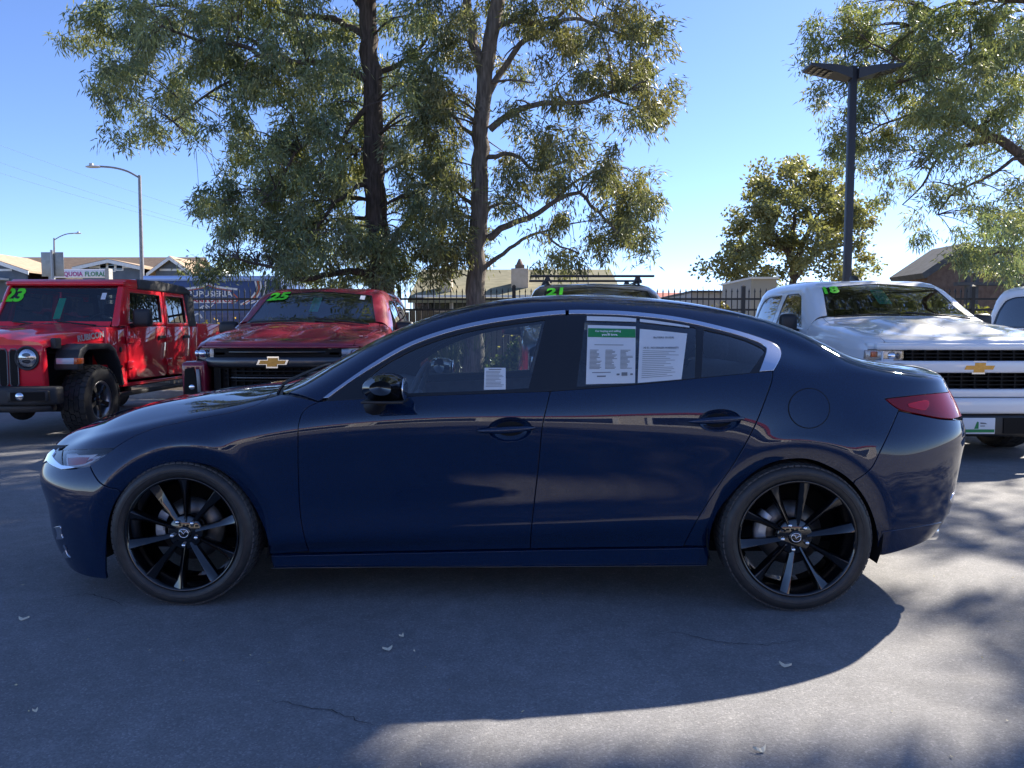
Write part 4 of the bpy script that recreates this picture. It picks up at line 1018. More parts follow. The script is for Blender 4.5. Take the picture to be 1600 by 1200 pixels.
tree('gum_tree', 'gum tree with straight pale grey trunk and airy sunlit right crown, behind the blue sedan', Y2, tuple(t2b),
     [([(738, 612), (742, 490), (744, 420), (748, 330), (751, 250), (753, 180), (762, 95), (775, 10), (790, -90), (800, -260), (800, -420)], .205, .09, 0),
      ([(752, 110), (741, 70), (733, 20), (728, -30), (715, -160)], .10, .06, .5),
      ([(766, 202), (800, 178), (850, 162), (905, 160), (945, 146), (985, 140)], .07, .025, -.8), ([(945, 148), (985, 165), (1015, 175), (1035, 185)], .03, .01, -.2), ([(880, 160), (870, 130), (890, 110)], .025, .01, .3),
      ([(764, 145), (785, 110), (812, 72), (850, 42), (880, 20), (905, -10)], .075, .03, .7), ([(775, 45), (800, 32), (850, 38), (900, 28), (955, 48), (1010, 70)], .055, .015, -.4), ([(835, 60), (800, 75), (785, 95)], .025, .01, -.3),
      ([(762, 245), (800, 240), (835, 266), (860, 262), (890, 248)], .05, .02, -.6), ([(763, 130), (800, 125), (835, 130)], .03, .012, -.5),
      ([(764, 372), (795, 352), (830, 340), (870, 312), (905, 305), (935, 330), (965, 365)], .075, .02, -1.0), ([(870, 312), (890, 290), (925, 270), (960, 265)], .035, .012, .5),
      ([(757, 418), (785, 395), (815, 375), (845, 363), (875, 385), (905, 396)], .05, .015, -.7), ([(845, 363), (880, 352), (920, 345)], .025, .01, .4),
      ([(762, 325), (785, 318), (800, 320)], .035, .015, .2), ([(752, 330), (715, 300), (690, 270)], .05, .015, .8), ([(752, 220), (715, 190), (690, 150)], .05, .015, .8),
      ([(640, 120), (680, 80), (720, 60)], .03, .02, .6), ([(795, -60), (870, -100), (960, -120)], .07, .02, -.5)],
     [(700, 50, 55, 65, .75), (692, 190, 45, 90, .95), (690, 330, 50, 80, 1.05), (700, 410, 35, 40, .8), (905, 25, 105, 50, .62), (970, 85, 70, 65, .72), (1005, 140, 52, 45, .85), (1038, 180, 24, 26, .7), (860, 110, 60, 50, .28),
      (880, 215, 85, 40, .35), (905, 250, 75, 40, .62), (965, 275, 55, 45, .75), (1012, 285, 24, 28, .6), (985, 315, 40, 35, .85), (935, 350, 75, 35, .75), (890, 402, 60, 20, .85), (985, 375, 38, 35, .8), (830, 240, 55, 45, .42), (790, 290, 35, 55, .4), (830, 320, 60, 45, .42),
      (748, 385, 22, 35, 1.0), (800, 180, 40, 50, .25), (830, 120, 50, 45, .25), (770, 15, 60, 35, .5), (850, 20, 60, 40, .5), (1000, 40, 45, 40, .6), (800, 60, 40, 50, .2), (930, 180, 60, 30, .35)],
     [(0.2, 14.6, 9.3, 3.0, 2.4, 2.0, 210), (0.0, 14.6, 11.8, 2.4, 2.0, 2.0, 130), (4.6, 14.4, 9.0, 1.9, 1.6, 1.0, 120), (3.4, 14.6, 10.6, 1.6, 1.6, 1.2, 60)], m_bark_g, GUM2, dens=1.45, dY=1.7, clear=(728, 782, 470))  # unseen clumps above the frame, the last ones added to shade the ground
Y3 = 15.0
t3b = Vector((10.9, 14.3, .1))
tree('gum_tree', 'gum tree reaching in over the white pickups, with only branches and drooping foliage in view', Y3, tuple(t3b),
     [(V3((10.9, 14.3, 0), (10.8, 14.2, 3), (10.4, 14.0, 5.5), (10.2, 13.9, 8), (10.0, 14, 12)), .33, .15, 0),
      ([(1760, 340), (1690, 300), (1600, 250), (1560, 218), (1510, 190), (1478, 164)], .15, .06, 0), ([(1510, 190), (1470, 215), (1450, 250), (1430, 265)], .04, .012, -.6), ([(1560, 218), (1520, 225), (1470, 240), (1440, 290), (1410, 320)], .05, .012, .5),
      ([(1700, 330), (1600, 247), (1545, 275), (1495, 300), (1470, 325), (1465, 335)], .06, .012, -.6), ([(1500, 298), (1470, 285), (1445, 285)], .022, .008, .3),
      ([(1740, 60), (1600, 2), (1540, 2), (1475, 8), (1430, 40)], .08, .02, .4), ([(1680, 120), (1590, 75), (1530, 92), (1480, 110), (1400, 130)], .06, .015, -.4),
      ([(1760, 420), (1650, 388), (1600, 382), (1570, 390), (1548, 398)], .05, .015, .2), ([(1478, 164), (1440, 175), (1390, 190), (1350, 210)], .04, .012, .3), ([(1478, 164), (1450, 130), (1400, 90), (1350, 60)], .045, .012, .2),
      (V3((10.2, 13.9, 7.5), (7.5, 12.5, 8.6), (5, 11, 9.4), (2.5, 10, 9.6)), .14, .04, 0), (V3((10.2, 13.9, 7.0), (9.0, 11.5, 8.2), (8.0, 9, 8.8)), .12, .04, 0)],
     [(1315, 50, 60, 50, .95), (1262, 78, 26, 24, .45), (1400, 55, 85, 60, 1.0), (1500, 55, 95, 65, 1.0), (1580, 70, 55, 75, .9), (1335, 135, 58, 50, .95), (1420, 145, 75, 55, 1.1), (1515, 150, 80, 50, .85), (1325, 205, 42, 40, .8), (1375, 235, 55, 40, .9), (1440, 215, 60, 45, .9),
      (1545, 235, 55, 40, .4), (1580, 320, 40, 45, .85), (1525, 345, 50, 38, .9), (1480, 290, 35, 35, .3), (1445, 300, 40, 45, .25), (1545, 400, 48, 22, .8), (1592, 385, 30, 50, .8), (1500, 260, 40, 40, .4), (1405, 280, 30, 30, .3), (1440, 350, 16, 18, .3), (1500, 385, 40, 22, .55), (1590, 180, 40, 60, .6)],
     [(9.5, 13.8, 10.2, 4.2, 3.0, 3.0, 420), (6.0, 11.5, 10.2, 3.4, 2.6, 1.6, 200), (8.5, 9.0, 9.4, 3.2, 2.2, 1.5, 170), (3.0, 10.2, 9.9, 2.6, 2.2, 1.3, 70), (12.0, 11.0, 10.0, 3.0, 3.0, 2.5, 160), (6.1, 12.3, 8.7, 1.1, 1.0, .7, 55), (5.6, 13.3, 8.9, 1.3, 1.1, .8, 65), (8.0, 10.2, 8.7, 1.5, .8, .6, 75), (6.7, 9.6, 8.2, .9, .6, .5, 30)], m_bark_d, GUM, dens=1.18, group=None, clear=(1240, 1430, 330))  # unseen clumps above the frame, the last few added only to shade the lot
Y4 = 38.0
t4b = at(1240, 515, Y4); t4b.z = 0
tree('broadleaf_tree', 'round crowned olive brown tree standing farther off beside the dark lamp post', Y4, tuple(t4b),
     [([(1240, 560), (1240, 470), (1238, 420), (1228, 390), (1205, 360), (1190, 330)], .28, .08, 0), ([(1238, 425), (1255, 380), (1275, 340), (1300, 310)], .18, .06, 0), ([(1240, 440), (1270, 400), (1310, 385), (1345, 380)], .12, .05, 0),
      ([(1232, 400), (1240, 350), (1245, 300), (1240, 265)], .14, .04, 0), ([(1225, 388), (1190, 380), (1160, 390)], .10, .03, 0)],
     [(1240, 285, 60, 38, .8), (1180, 320, 45, 42, .8), (1300, 300, 55, 40, .75), (1345, 320, 25, 40, .55), (1240, 350, 90, 50, .7), (1165, 375, 38, 35, .7), (1320, 370, 48, 45, .65), (1140, 415, 35, 28, .8), (1210, 410, 70, 35, .7), (1300, 415, 55, 25, .6), (1115, 425, 18, 20, .6), (1345, 420, 22, 20, .4)],
     [], m_bark_d, OAK, per=150, length=.20, width=.12, droop=.2, dY=3.0, cl_r=.62, sdv=1.0, dens=.58)

def shrub(name, label, cat, c, r, n, palette, length=.10, width=.05, droop=.0, flowers=None, group=None, per=30):
    root = thing(name, label, cat, c, group=group); tb = MB(); cen = []
    for _ in range(n):
        v = RNG.normal(size=3); v /= np.linalg.norm(v); v *= RNG.random() ** .35; q = (v[0] * r[0], v[1] * r[1], r[2] + v[2] * r[2] * .95); cen.append(q)
        if _ % 3 == 0: tb.tube([(v[0] * .1, v[1] * .1, 0), (q[0] * .5, q[1] * .5, q[2] * .6), q], [.012, .008, .004], 4, caps=False)
    tb.build('stem', m_bark_d, root)
    P, D, L_, W_, col = clump_leaves(cen, [.16] * n, per, droop, length, width, palette, sd=.9)
    link('foliage', leaves_mesh('foliage', P, D, L_, W_, col), m_leaf, root)
    if flowers:
        k = n * flowers[1]; ci = RNG.integers(0, n, k); P = np.array(cen)[ci] + RNG.normal(size=(k, 3)) * .14
        o = link('blossom', leaves_mesh('blossom', P, RNG.normal(size=(k, 3)), np.full(k, .06), np.full(k, .05), np.tile(np.array(flowers[0]), (k, 1)) * RNG.uniform(.7, 1.1, (k, 1))), m_leaf, root); o['kind'] = 'stuff'
    return root
def grass_clump(label, c, h, n, group=None):
    root = thing('ornamental_grass', label, 'plant', c, group=group); q = MB()
    a = RNG.random(n) * 2 * PI; rr = RNG.random(n) * .16; P = np.stack([rr * np.cos(a), rr * np.sin(a), 0 * a], 1); out = RNG.uniform(.05, .75, n)
    vs = []; fs = []
    for i in range(n):
        d = Vector((math.cos(a[i]), math.sin(a[i]), 0)); s = Vector((-d.y, d.x, 0)) * .011; H_ = h * random.uniform(.65, 1.1); b0 = Vector(P[i]); k0 = len(vs)
        for t, w in ((0, 1), (.4, 1), (.75, .7), (1, .05)):
            p = b0 + d * out[i] * t ** 2 * H_ * .75 + Vector((0, 0, H_ * (t - .25 * out[i] * t ** 3))); vs += [p - s * w, p + s * w]
        for j in range(3): fs.append((k0 + 2 * j, k0 + 2 * j + 1, k0 + 2 * j + 3, k0 + 2 * j + 2))
    q.add(vs, fs, True); o = q.build('blades', noisy('grass_blade', (.08, .12, .05), (.16, .19, .08), 6, .5), root); o['kind'] = 'stuff'; return root
for i, (px, lab) in enumerate(((700, 'tall arching strap leaf grass, seen through the front window beside the round mirror'), (738, 'tall arching strap leaf grass, seen through the front window above the price sticker'), (668, 'tall arching strap leaf grass by the grey tree trunk'))):
    c = at(px, 560, 14.75); grass_clump(lab, (c.x, c.y, .1), 1.45 - .12 * i, 90, 'strap leaf grasses in the planting strip')
c = at(826, 560, 14.8); shrub('rose_bush', 'rose bush with pale yellow blossoms in the planting strip, seen through the front window', 'bush', (c.x, c.y, .1), (.42, .35, .62), 46, [(.06, .11, .04), (.10, .15, .05), (.16, .17, .05)], flowers=((.75, .66, .25), 2))
c = at(790, 575, 14.7); shrub('low_bush', 'low leafy bush beside the rose bush in the planting strip', 'bush', (c.x, c.y, .1), (.5, .3, .38), 36, [(.08, .12, .05), (.13, .16, .06)])
c = at(345, 500, 16.9); shrub('flowering_bush', 'yellow flowering bush behind the iron fence by the blue food trailer', 'bush', (c.x, c.y, .1), (.75, .35, .66), 60, [(.10, .12, .04), (.18, .16, .04)], flowers=((.62, .42, .05), 5))
c = at(1520, 470, 17.2); shrub('clipped_hedge', 'yellow green hedge behind the iron fence under the shingled building', 'hedge', (c.x, c.y, .1), (1.6, .4, .86), 150, [(.14, .15, .05), (.20, .18, .06), (.10, .12, .04)])
c = at(1135, 470, 17.4); shrub('dry_bush', 'olive bush behind the iron fence left of the first white pickup', 'bush', (c.x, c.y, .1), (.8, .4, .9), 90, [(.10, .10, .04), (.15, .13, .05)])
c = at(290, 430, 55); shrub('street_tree', 'feathery pale green tree beside the last brown roofed gable', 'tree', (c.x, c.y, 0), (1.3, 1, 2.9), 60, [(.14, .16, .08), (.18, .19, .09)], length=.35, width=.10)
c = at(860, 425, 60); shrub('street_tree', 'yellow green treetops rising behind the olive roof', 'tree', (c.x, c.y, 0), (3.0, 1.5, 3.0), 110, [(.15, .16, .04), (.22, .19, .05)], length=.4, width=.2)
c = at(1530, 440, 75); shrub('street_tree', 'small far tree behind the lamp post and second white pickup', 'tree', (c.x - 8, c.y, 0), (2.4, 1.5, 2.6), 70, [(.11, .11, .05), (.15, .13, .06)], length=.45, width=.2)

# ================================================================== buildings beyond the fence
m_shingle = noisy('brown_shingle', (.15, .105, .075), (.21, .15, .105), 3, .9, stretch=(1, 1, 6), bump=.4, bscale=20)
m_tan_sh = noisy('tan_shingle', (.34, .24, .16), (.42, .31, .21), 3, .9)
m_olive = noisy('olive_shingle', (.16, .15, .085), (.23, .21, .13), 2.5, .9, stretch=(1, 1, 5))
m_slate = noisy('slate_blue_siding', (.10, .125, .16), (.13, .155, .19), 2, .8)
m_white = noisy('white_trim', (.68, .68, .66), (.78, .78, .76), 5, .6)
m_stucco = noisy('pale_stucco', (.46, .38, .29), (.55, .46, .36), 4, .9)
m_pane = mat('dark_pane', (.03, .035, .04), .06, 0, 0, spec=.8)
m_brownsh = noisy('brown_wall_shingle', (.14, .095, .075), (.20, .14, .11), 6, .9)
m_greyfas = noisy('grey_fascia', (.06, .064, .07), (.09, .095, .10), 4, .8)

def gable_roof(b, x0, x1, yf, yb, ze, zr, over=.3, th=.12):
    """ridge along x; slopes front/back"""
    ym = (yf + yb) / 2
    for (ya, s) in ((yf - over, 1), (yb + over, -1)):
        zl = ze - over * (zr - ze) / ((yb - yf) / 2)
        b.add([(x0, ya, zl), (x1, ya, zl), (x1, ym, zr), (x0, ym, zr), (x0, ya, zl - th), (x1, ya, zl - th), (x1, ym, zr - th), (x0, ym, zr - th)],
              [(0, 1, 2, 3), (7, 6, 5, 4), (0, 4, 5, 1), (1, 5, 6, 2), (3, 2, 6, 7), (0, 3, 7, 4)])
def cross_gable(root, xc, hw, yf, zr, ze, depth, roofm, trim=True, window=True):
    """gable end facing the camera"""
    q = MB(); q.prism([(xc - hw, ze), (xc + hw, ze), (xc, zr)], yf, yf + .2, 'xz'); q.box(xc - hw, xc + hw, yf, yf + .2, 0, ze); q.build('gable_wall', m_slate, root)
    q = MB(); sl_ = (zr - ze) / hw
    for s in (-1, 1):
        xo = xc + s * (hw + .5); zo = ze - .5 * sl_
        q.add([(xo, yf - .5, zo + .05), (xc, yf - .5, zr + .05), (xc, yf + depth, zr + .05), (xo, yf + depth, zo + .05), (xo, yf - .5, zo + .2), (xc, yf - .5, zr + .2), (xc, yf + depth, zr + .2), (xo, yf + depth, zo + .2)],
              [(0, 1, 2, 3), (7, 6, 5, 4), (0, 4, 5, 1), (1, 5, 6, 2), (2, 6, 7, 3), (3, 7, 4, 0)])
    q.build('gable_roof', roofm, root)
    q = MB()
    for s in (-1, 1):
        xo = xc + s * (hw + .5); zo = ze - .5 * sl_
        q.add([(xo, yf - .56, zo - .12), (xc, yf - .56, zr - .12), (xc, yf - .51, zr - .12), (xo, yf - .51, zo - .12), (xo, yf - .56, zo + .14), (xc, yf - .56, zr + .14), (xc, yf - .51, zr + .14), (xo, yf - .51, zo + .14)],
              [(0, 1, 2, 3), (7, 6, 5, 4), (0, 4, 5, 1), (1, 5, 6, 2), (2, 6, 7, 3), (3, 7, 4, 0)])
    q.box(xc - hw * .75, xc + hw * .75, yf - .06, yf - .02, ze + .02, ze + .18)
    q.build('barge_board', m_white, root)
    if window:
        for dx in (-.62, 0, .62):
            f = MB(); zz = ze + (zr - ze) * .30; hh = .42 if dx == 0 else .34
            f.box(xc + dx - .30, xc + dx + .30, yf - .05, yf - .005, zz - hh, zz + hh); fo = f.build('window', m_white, root)
            p = MB(); p.box(xc + dx - .22, xc + dx + .22, yf - .06, yf - .052, zz - hh + .08, zz + hh - .08); p.build('pane', m_pane, fo)
YH = 60.0
def hz(py, Y=YH): return at(800, py, Y).z
def hx(px, Y=YH): return at(px, 515, Y).x
house = thing('townhouse', 'slate blue house row with brown shingle roofs and white gables beyond the red jeep', 'house', (0, 0, 0))
q = MB(); q.box(hx(-120), hx(262), YH + 1.0, YH + 12, 0, hz(445)); q.build('wall', m_slate, house)
q = MB(); gable_roof(q, hx(-140), hx(272), YH + 1.0, YH + 12, hz(447), hz(401, YH + 6)); q.build('roof', m_shingle, house)
cross_gable(house, hx(183), hx(228) - hx(183), YH - .5, hz(410), hz(420), 5.5, m_tan_sh)
cross_gable(house, hx(-14), hx(70) - hx(-14), YH - 2.0, hz(394, YH - 2), hz(424, YH - 2), 7, m_tan_sh)
cross_gable(house, hx(274), hx(300) - hx(274), YH - .2, hz(405), hz(424), 5, m_tan_sh, window=False)
for px in (115, 140, 152):
    v = MB(); v.lathe([(.12, 0), (.12, .45), (.16, .45), (.16, .55), (0, .56)], 10, (hx(px), YH + 4.0, hz(415)), 'z'); v.build('roof_vent', m_shingle, house)
q = MB(); q.box(hx(-30), hx(45), YH - 4.2, YH - 2.1, hz(437, YH - 3), hz(434, YH - 3)); q.build('porch_beam', m_white, house)

YB = 31.0
bm_ = thing('stucco_building', 'pale stucco building with long olive shingle roof and chimneys behind the fence', 'building', (0, 0, 0))
x0, x1 = hx(640, YB), hx(975, YB)
q = MB(); q.box(x0 + .3, x1 - .4, YB, YB + 9, 0, hz(462, YB)); q.build('wall', m_stucco, bm_)
q = MB(); gable_roof(q, x0, x1, YB, YB + 9, hz(463, YB), at(800, 421, YB + 4.5).z, .5); q.build('roof', m_olive, bm_)
for px, w_, top_, Yc in ((812, .36, 412, YB + 1.6), (698, .24, 415, YB + 1.0)):
    c_ = MB(); cx_ = hx(px, Yc); c_.box(cx_ - w_, cx_ + w_, Yc - .3, Yc + .4, 2.4, at(800, top_ + 8, Yc).z); co = c_.build('chimney', m_stucco, bm_, bevel=.02)
    k_ = MB(); k_.box(cx_ - w_ * .55, cx_ + w_ * .55, Yc - .15, Yc + .25, at(800, top_ + 8, Yc).z, at(800, top_ + 2, Yc).z); k_.lathe([(.16, 0), (.05, .25), (0, .26)], 8, (cx_, Yc, at(800, top_ + 2, Yc).z), 'z'); k_.build('chimney_cap', m_brownsh, co)
for px in (662, 690, 722, 786, 850, 905):
    f = MB(); cx_ = hx(px, YB); f.box(cx_ - .42, cx_ + .42, YB - .06, YB - .004, hz(484, YB), hz(470, YB)); fo = f.build('window', m_white, bm_)
    p = MB(); p.box(cx_ - .34, cx_ + .34, YB - .075, YB - .062, hz(482.5, YB), hz(471.5, YB)); p.build('pane', m_pane, fo)
q = MB(); q.box(x0 + .3, x1 - .4, YB - .55, YB - .45, hz(465.5, YB), hz(462, YB)); q.build('gutter', m_white, bm_)

YR = 30.0
rb = thing('shingled_building', 'brown shingled building with steep grey gable and tall windows behind the white pickups', 'building', (0, 0, 0))
def rx(px): return hx(px, YR)
q = MB(); q.prism([(rx(1446), 0), (rx(1720), 0), (rx(1720), hz(395, YR)), (rx(1500), hz(395, YR)), (rx(1446), hz(432, YR))], YR, YR + 2, 'xz'); q.build('wall', m_brownsh, rb)
q = MB(); q.obox(((rx(1432) + rx(1502)) / 2, YR + .9, (hz(436, YR) + hz(388, YR)) / 2 + .1), (Vector((rx(1502) - rx(1432), 0, hz(388, YR) - hz(436, YR))) / 2), (0, 1.3, 0), Vector((-(hz(388, YR) - hz(436, YR)), 0, rx(1502) - rx(1432))).normalized() * .12); q.build('roof', m_greyfas, rb)
q = MB(); q.box(rx(1500), rx(1730), YR - .4, YR + 2.4, hz(394, YR), hz(387, YR)); q.build('flat_roof', m_greyfas, rb)
for a_, c_ in ((1500, 1524), (1528, 1564), (1568, 1612), (1616, 1660)):
    f = MB(); f.box(rx(a_), rx(c_), YR - .08, YR - .003, hz(427, YR), hz(396, YR)); fo = f.build('window', m_white, rb)
    for j in range(2):
        for k in range(2):
            w_ = (rx(c_) - rx(a_)); h_ = hz(396, YR) - hz(427, YR); p = MB()
            p.box(rx(a_) + w_ * (.06 + .46 * j), rx(a_) + w_ * (.48 + .46 * j), YR - .10, YR - .085, hz(427, YR) + h_ * (.06 + .46 * k), hz(427, YR) + h_ * (.48 + .46 * k)); p.build('pane', mat('sky_pane', (.10, .16, .16), .05, 0, 1, .02), fo)
q = MB()
for px in (1470, 1482): q.box(rx(px), rx(px) + .14, YR - 1.6, YR - 1.46, 0, hz(430, YR))
q.box(rx(1455), rx(1640), YR - 1.7, YR - 1.4, hz(450, YR), hz(445, YR)); q.build('porch_frame', m_greyfas, rb)
q = MB(); q.box(rx(1528), rx(1536), YR - 1.2, YR - .9, hz(448, YR), hz(436, YR)); q.box(rx(1526), rx(1538), YR - 1.25, YR - .85, hz(436, YR), hz(434, YR)); q.build('brick_pier', noisy('pier_brick', (.32, .17, .11), (.4, .22, .15), 12, .9), rb)

q = MB(); Ys = 22.0; q.box(hx(1172, Ys), hx(1212, Ys), Ys, Ys + 3, 0, hz(436, Ys))
sh = thing('storage_shed', 'pale flat roofed shed behind the fence left of the first white pickup', 'shed'); q.build('wall', mat('shed_white', (.38, .36, .32), .8), sh)
q = MB(); q.box(hx(1170, Ys), hx(1214, Ys), Ys - .1, Ys + 3.1, hz(436, Ys), hz(433, Ys)); q.build('roof', m_white, sh)
far = thing('red_roof_house', 'low far house with red tile roof behind the iron fence', 'house')
q = MB(); Yf = 70; q.box(hx(1030, Yf), hx(1100, Yf), Yf, Yf + 8, 0, hz(470, Yf)); q.build('wall', m_white, far)
q = MB(); gable_roof(q, hx(1025, Yf), hx(1090, Yf), Yf, Yf + 8, hz(470, Yf), hz(457, Yf + 4)); q.build('roof', noisy('red_tile', (.34, .10, .07), (.42, .14, .1), 3, .9), far)
wh = thing('warehouse', 'long low pale warehouse behind the fence, right of the red tile roof', 'building')
q = MB(); Yw = 45; q.box(hx(1080, Yw), hx(1180, Yw), Yw, Yw + 10, 0, hz(457, Yw)); q.build('wall', mat('warehouse_grey', (.36, .36, .36), .8), wh)
q = MB(); q.box(hx(1078, Yw), hx(1182, Yw), Yw - .2, Yw + 10.2, hz(457, Yw), hz(454, Yw)); q.build('roof', m_greyfas, wh)

# ================================================================== blue food trailer
YT = 19.6
m_tb = noisy('trailer_blue', (.028, .050, .17), (.034, .058, .19), 2, .35, coat=.4)
trl = thing('food_trailer', 'royal blue food trailer lettered PUPUSERIA ANTOJITOS behind the iron fence', 'trailer', (0, 0, 0))
tx0, tx1 = hx(228, YT), hx(441, YT); tz1 = hz(436, YT)
q = MB(); q.box(tx0, tx1, YT, YT + 2.3, .55, tz1); q.build('body', m_tb, trl, bevel=.04)
q = MB(); q.box(tx0 - .02, tx1 + .02, YT - .03, YT + 2.33, tz1 - .05, tz1 + .08); q.build('roof_edge', mat('trailer_trim', (.30, .42, .72), .3, .3), trl, bevel=.02)
q = MB(); q.lathe([(.42, 0), (.42, .20), (.36, .30), (0, .33)], 20, (hx(309, YT), YT + 1.2, tz1 + .06), 'z'); q.build('roof_vent', mat('vent_metal', (.45, .46, .47), .4, .8), trl)
def tpx(px, py): p = at(px, py, YT); return (p.x, p.z)
def ribbon(name, pts, w, m, parent, Y, d=.008):
    D = [np.array(tpx(*p)) for p in catmull(pts, 3)]; q = MB()
    for i in range(len(D) - 1):
        t = D[i + 1] - D[i]; n = np.array((-t[1], t[0])); n = n / (np.linalg.norm(n) + 1e-9) * w / 2
        q.add([(D[i][0] - n[0], Y, D[i][1] - n[1]), (D[i + 1][0] - n[0], Y, D[i + 1][1] - n[1]), (D[i + 1][0] + n[0], Y, D[i + 1][1] + n[1]), (D[i][0] + n[0], Y, D[i][1] + n[1])], [(0, 1, 2, 3)])
    return q.build(name, m, parent)
m_tw = mat('trailer_white', (.8, .8, .82), .5); m_to = mat('trailer_orange', (.62, .13, .04), .5); m_tr = mat('trailer_red', (.5, .03, .04), .5); m_tl = mat('trailer_lightblue', (.10, .16, .55), .5)
def tframe(px, py, off=.012): p = at(px, py, YT); return Matrix(((1, 0, 0, p.x), (0, 0, -1, YT - off), (0, 1, 0, p.z), (0, 0, 0, 1)))
text('lettering', 'PUPUSERIA', .2, tframe(328, 459.5), m_tw, trl, .004, .02, width=hx(362, YT) - hx(292, YT), res=2)
q = MB(); z0, z1 = hz(473.5, YT), hz(465.5, YT); q.box(hx(300, YT), hx(370, YT), YT - .01, YT - .003, z0, z1); q.build('name_band', m_tw, trl)
text('lettering', 'ANTOJITOS', .14, tframe(333, 469.5, .016), m_tr, trl, .004, .03, width=hx(366, YT) - hx(300, YT), res=2)
ribbon('sign_border', [(285, 452), (300, 450), (318, 447), (326, 443), (334, 447), (352, 450), (371, 452)], .05, m_tw, trl, YT - .008)
ribbon('sign_border', [(290, 455), (305, 452), (320, 449), (326, 446), (332, 449), (347, 452), (362, 455)], .02, m_to, trl, YT - .009)
ribbon('sign_border', [(362, 474), (372, 468), (364, 458)], .03, m_to, trl, YT - .010)
for k in range(5):
    ribbon('stripe', [(376 + k * 4, 476 - k * .5), (392 + k * 4, 466), (401 + k * 3.4, 452), (399 + k * 4, 439)], .04, (m_tw, m_to, m_tw, m_tl, m_tw)[k], trl, YT - .008 - .001 * k)
ribbon('scroll', [(312, 482), (318, 478), (324, 482), (318, 486), (316, 480)], .03, m_tw, trl, YT - .01)
ribbon('scroll', [(322, 476), (328, 480), (334, 475)], .025, m_tw, trl, YT - .01)
ribbon('sign_border', [(300, 496), (310, 490), (316, 497)], .04, m_tw, trl, YT - .0095)
q = MB()
for s in (.2, 2.1): q.lathe([(.0, -.1), (.20, -.1), (.33, -.09), (.34, 0), (.33, .09), (0, .1)], 20, ((tx0 + tx1) / 2, YT + s, .34), 'y')
q.build('wheel', rubber, trl)
# florist sign, road sign seen from behind, street lamps, cables
Yg = 36.0
fs = thing('shop_sign', 'white roadside sign lettered SEQUOIA FLORAL behind the red jeep', 'sign')
q = MB(); q.box(hx(82, Yg), hx(172, Yg), Yg, Yg + .25, hz(434, Yg), hz(420.5, Yg)); q.build('panel', mat('sign_white', (.72, .70, .74), .5), fs, bevel=.03)
q = MB(); q.box(hx(168, Yg), hx(174, Yg), Yg - .05, Yg + .3, 0, hz(419.5, Yg)); q.box(hx(80, Yg), hx(84, Yg), Yg - .05, Yg + .3, 0, hz(419.5, Yg)); q.build('sign_post', m_conc, fs)
def gframe(px, py, Y, off): p = at(px, py, Y); return Matrix(((1, 0, 0, p.x), (0, 0, -1, Y - off), (0, 1, 0, p.z), (0, 0, 0, 1)))
text('lettering', 'SEQUOIA', .3, gframe(110, 428.5, Yg, .01), mat('sign_magenta', (.45, .02, .22), .5), fs, .01, .015, width=hx(129, Yg) - hx(91, Yg), res=2)
text('lettering', 'FLORAL', .3, gframe(149, 428.5, Yg, .01), mat('sign_green', (.03, .22, .08), .5), fs, .01, .015, width=hx(165, Yg) - hx(133, Yg), res=2)
Yq = 24.0
rs = thing('road_sign', 'grey back of a square road sign on a post above the red jeep roof', 'sign')
q = MB(); q.box(hx(69, Yq), hx(104, Yq), Yq - .01, Yq, hz(432, Yq), hz(394, Yq)); q.build('panel', noisy('sign_back', (.27, .27, .25), (.34, .34, .32), 6, .5, .6), rs, bevel=.004)
q = MB(); q.tube([(hx(88, Yq), Yq - .06, 0), (hx(87.5, Yq), Yq - .06, hz(391, Yq))], .045, 10); q.build('post', mat('galvanised', (.33, .34, .35), .45, .7), rs)
m_galv = noisy('lamp_post_steel', (.20, .19, .19), (.27, .26, .26), 6, .5, .5)
def street_lamp(label, Y, base, top, arm, head):
    t = thing('street_lamp', label, 'lamp post', (0, 0, 0), group='steel street lamps along the road')
    p0 = at(*base, Y); p0.z = 0; p1 = at(*top, Y); q = MB(); q.tube([p0, p1], [.13, .075], 12); q.build('pole', m_galv, t)
    q = MB(); q.tube([p1 - Vector((0, 0, .15))] + [Vector(v) for v in catmull([tuple(at(a, c_, Y)) for a, c_ in arm], .3)], .05, 8); q.build('arm', m_galv, t)
    h = at(*head, Y); s = 1 if arm[-1][0] > arm[0][0] else -1; q = MB(); q.ellipsoid((h.x, h.y, h.z), (.42, .17, .07)); q.box(h.x + s * .1 - .08, h.x + s * .1 + .08, h.y - .08, h.y + .08, h.z + .05, h.z + .17); q.build('lamp_head', mat('lamp_grey', (.42, .42, .42), .4), t)
street_lamp('tall steel street lamp whose arm bends toward the left above the roofs', 40, (224, 515), (218, 274), [(218, 278), (200, 268), (178, 262), (155, 260)], (146, 260.5))
street_lamp('small far steel street lamp with its arm over the road sign', 75, (86, 515), (84.5, 372), [(84.5, 375), (95, 369), (105, 365.5), (116, 364.5)], (121, 364.5))
for k, (a, c_, e) in enumerate((((-40, 212), (300, 318), 'highest'), ((-40, 240), (310, 341), 'middle'), ((-40, 258), (310, 345), 'lowest'))):
    p0, p1 = at(*a, 82), at(*c_, 82); p1 = p0 + (p1 - p0) * 2.0
    q = MB(); q.tube([p0 + (p1 - p0) * t - Vector((0, 0, 3.0 * t * (1 - t))) + Vector((0, 0, 0)) for t in np.linspace(0, 1, 24)], .010, 4)
    tag(q.build('power_line', mat('cable', (.28, .31, .38), .7)), e + ' of the three faint overhead cables crossing the blue sky', 'cable', 'overhead cables')

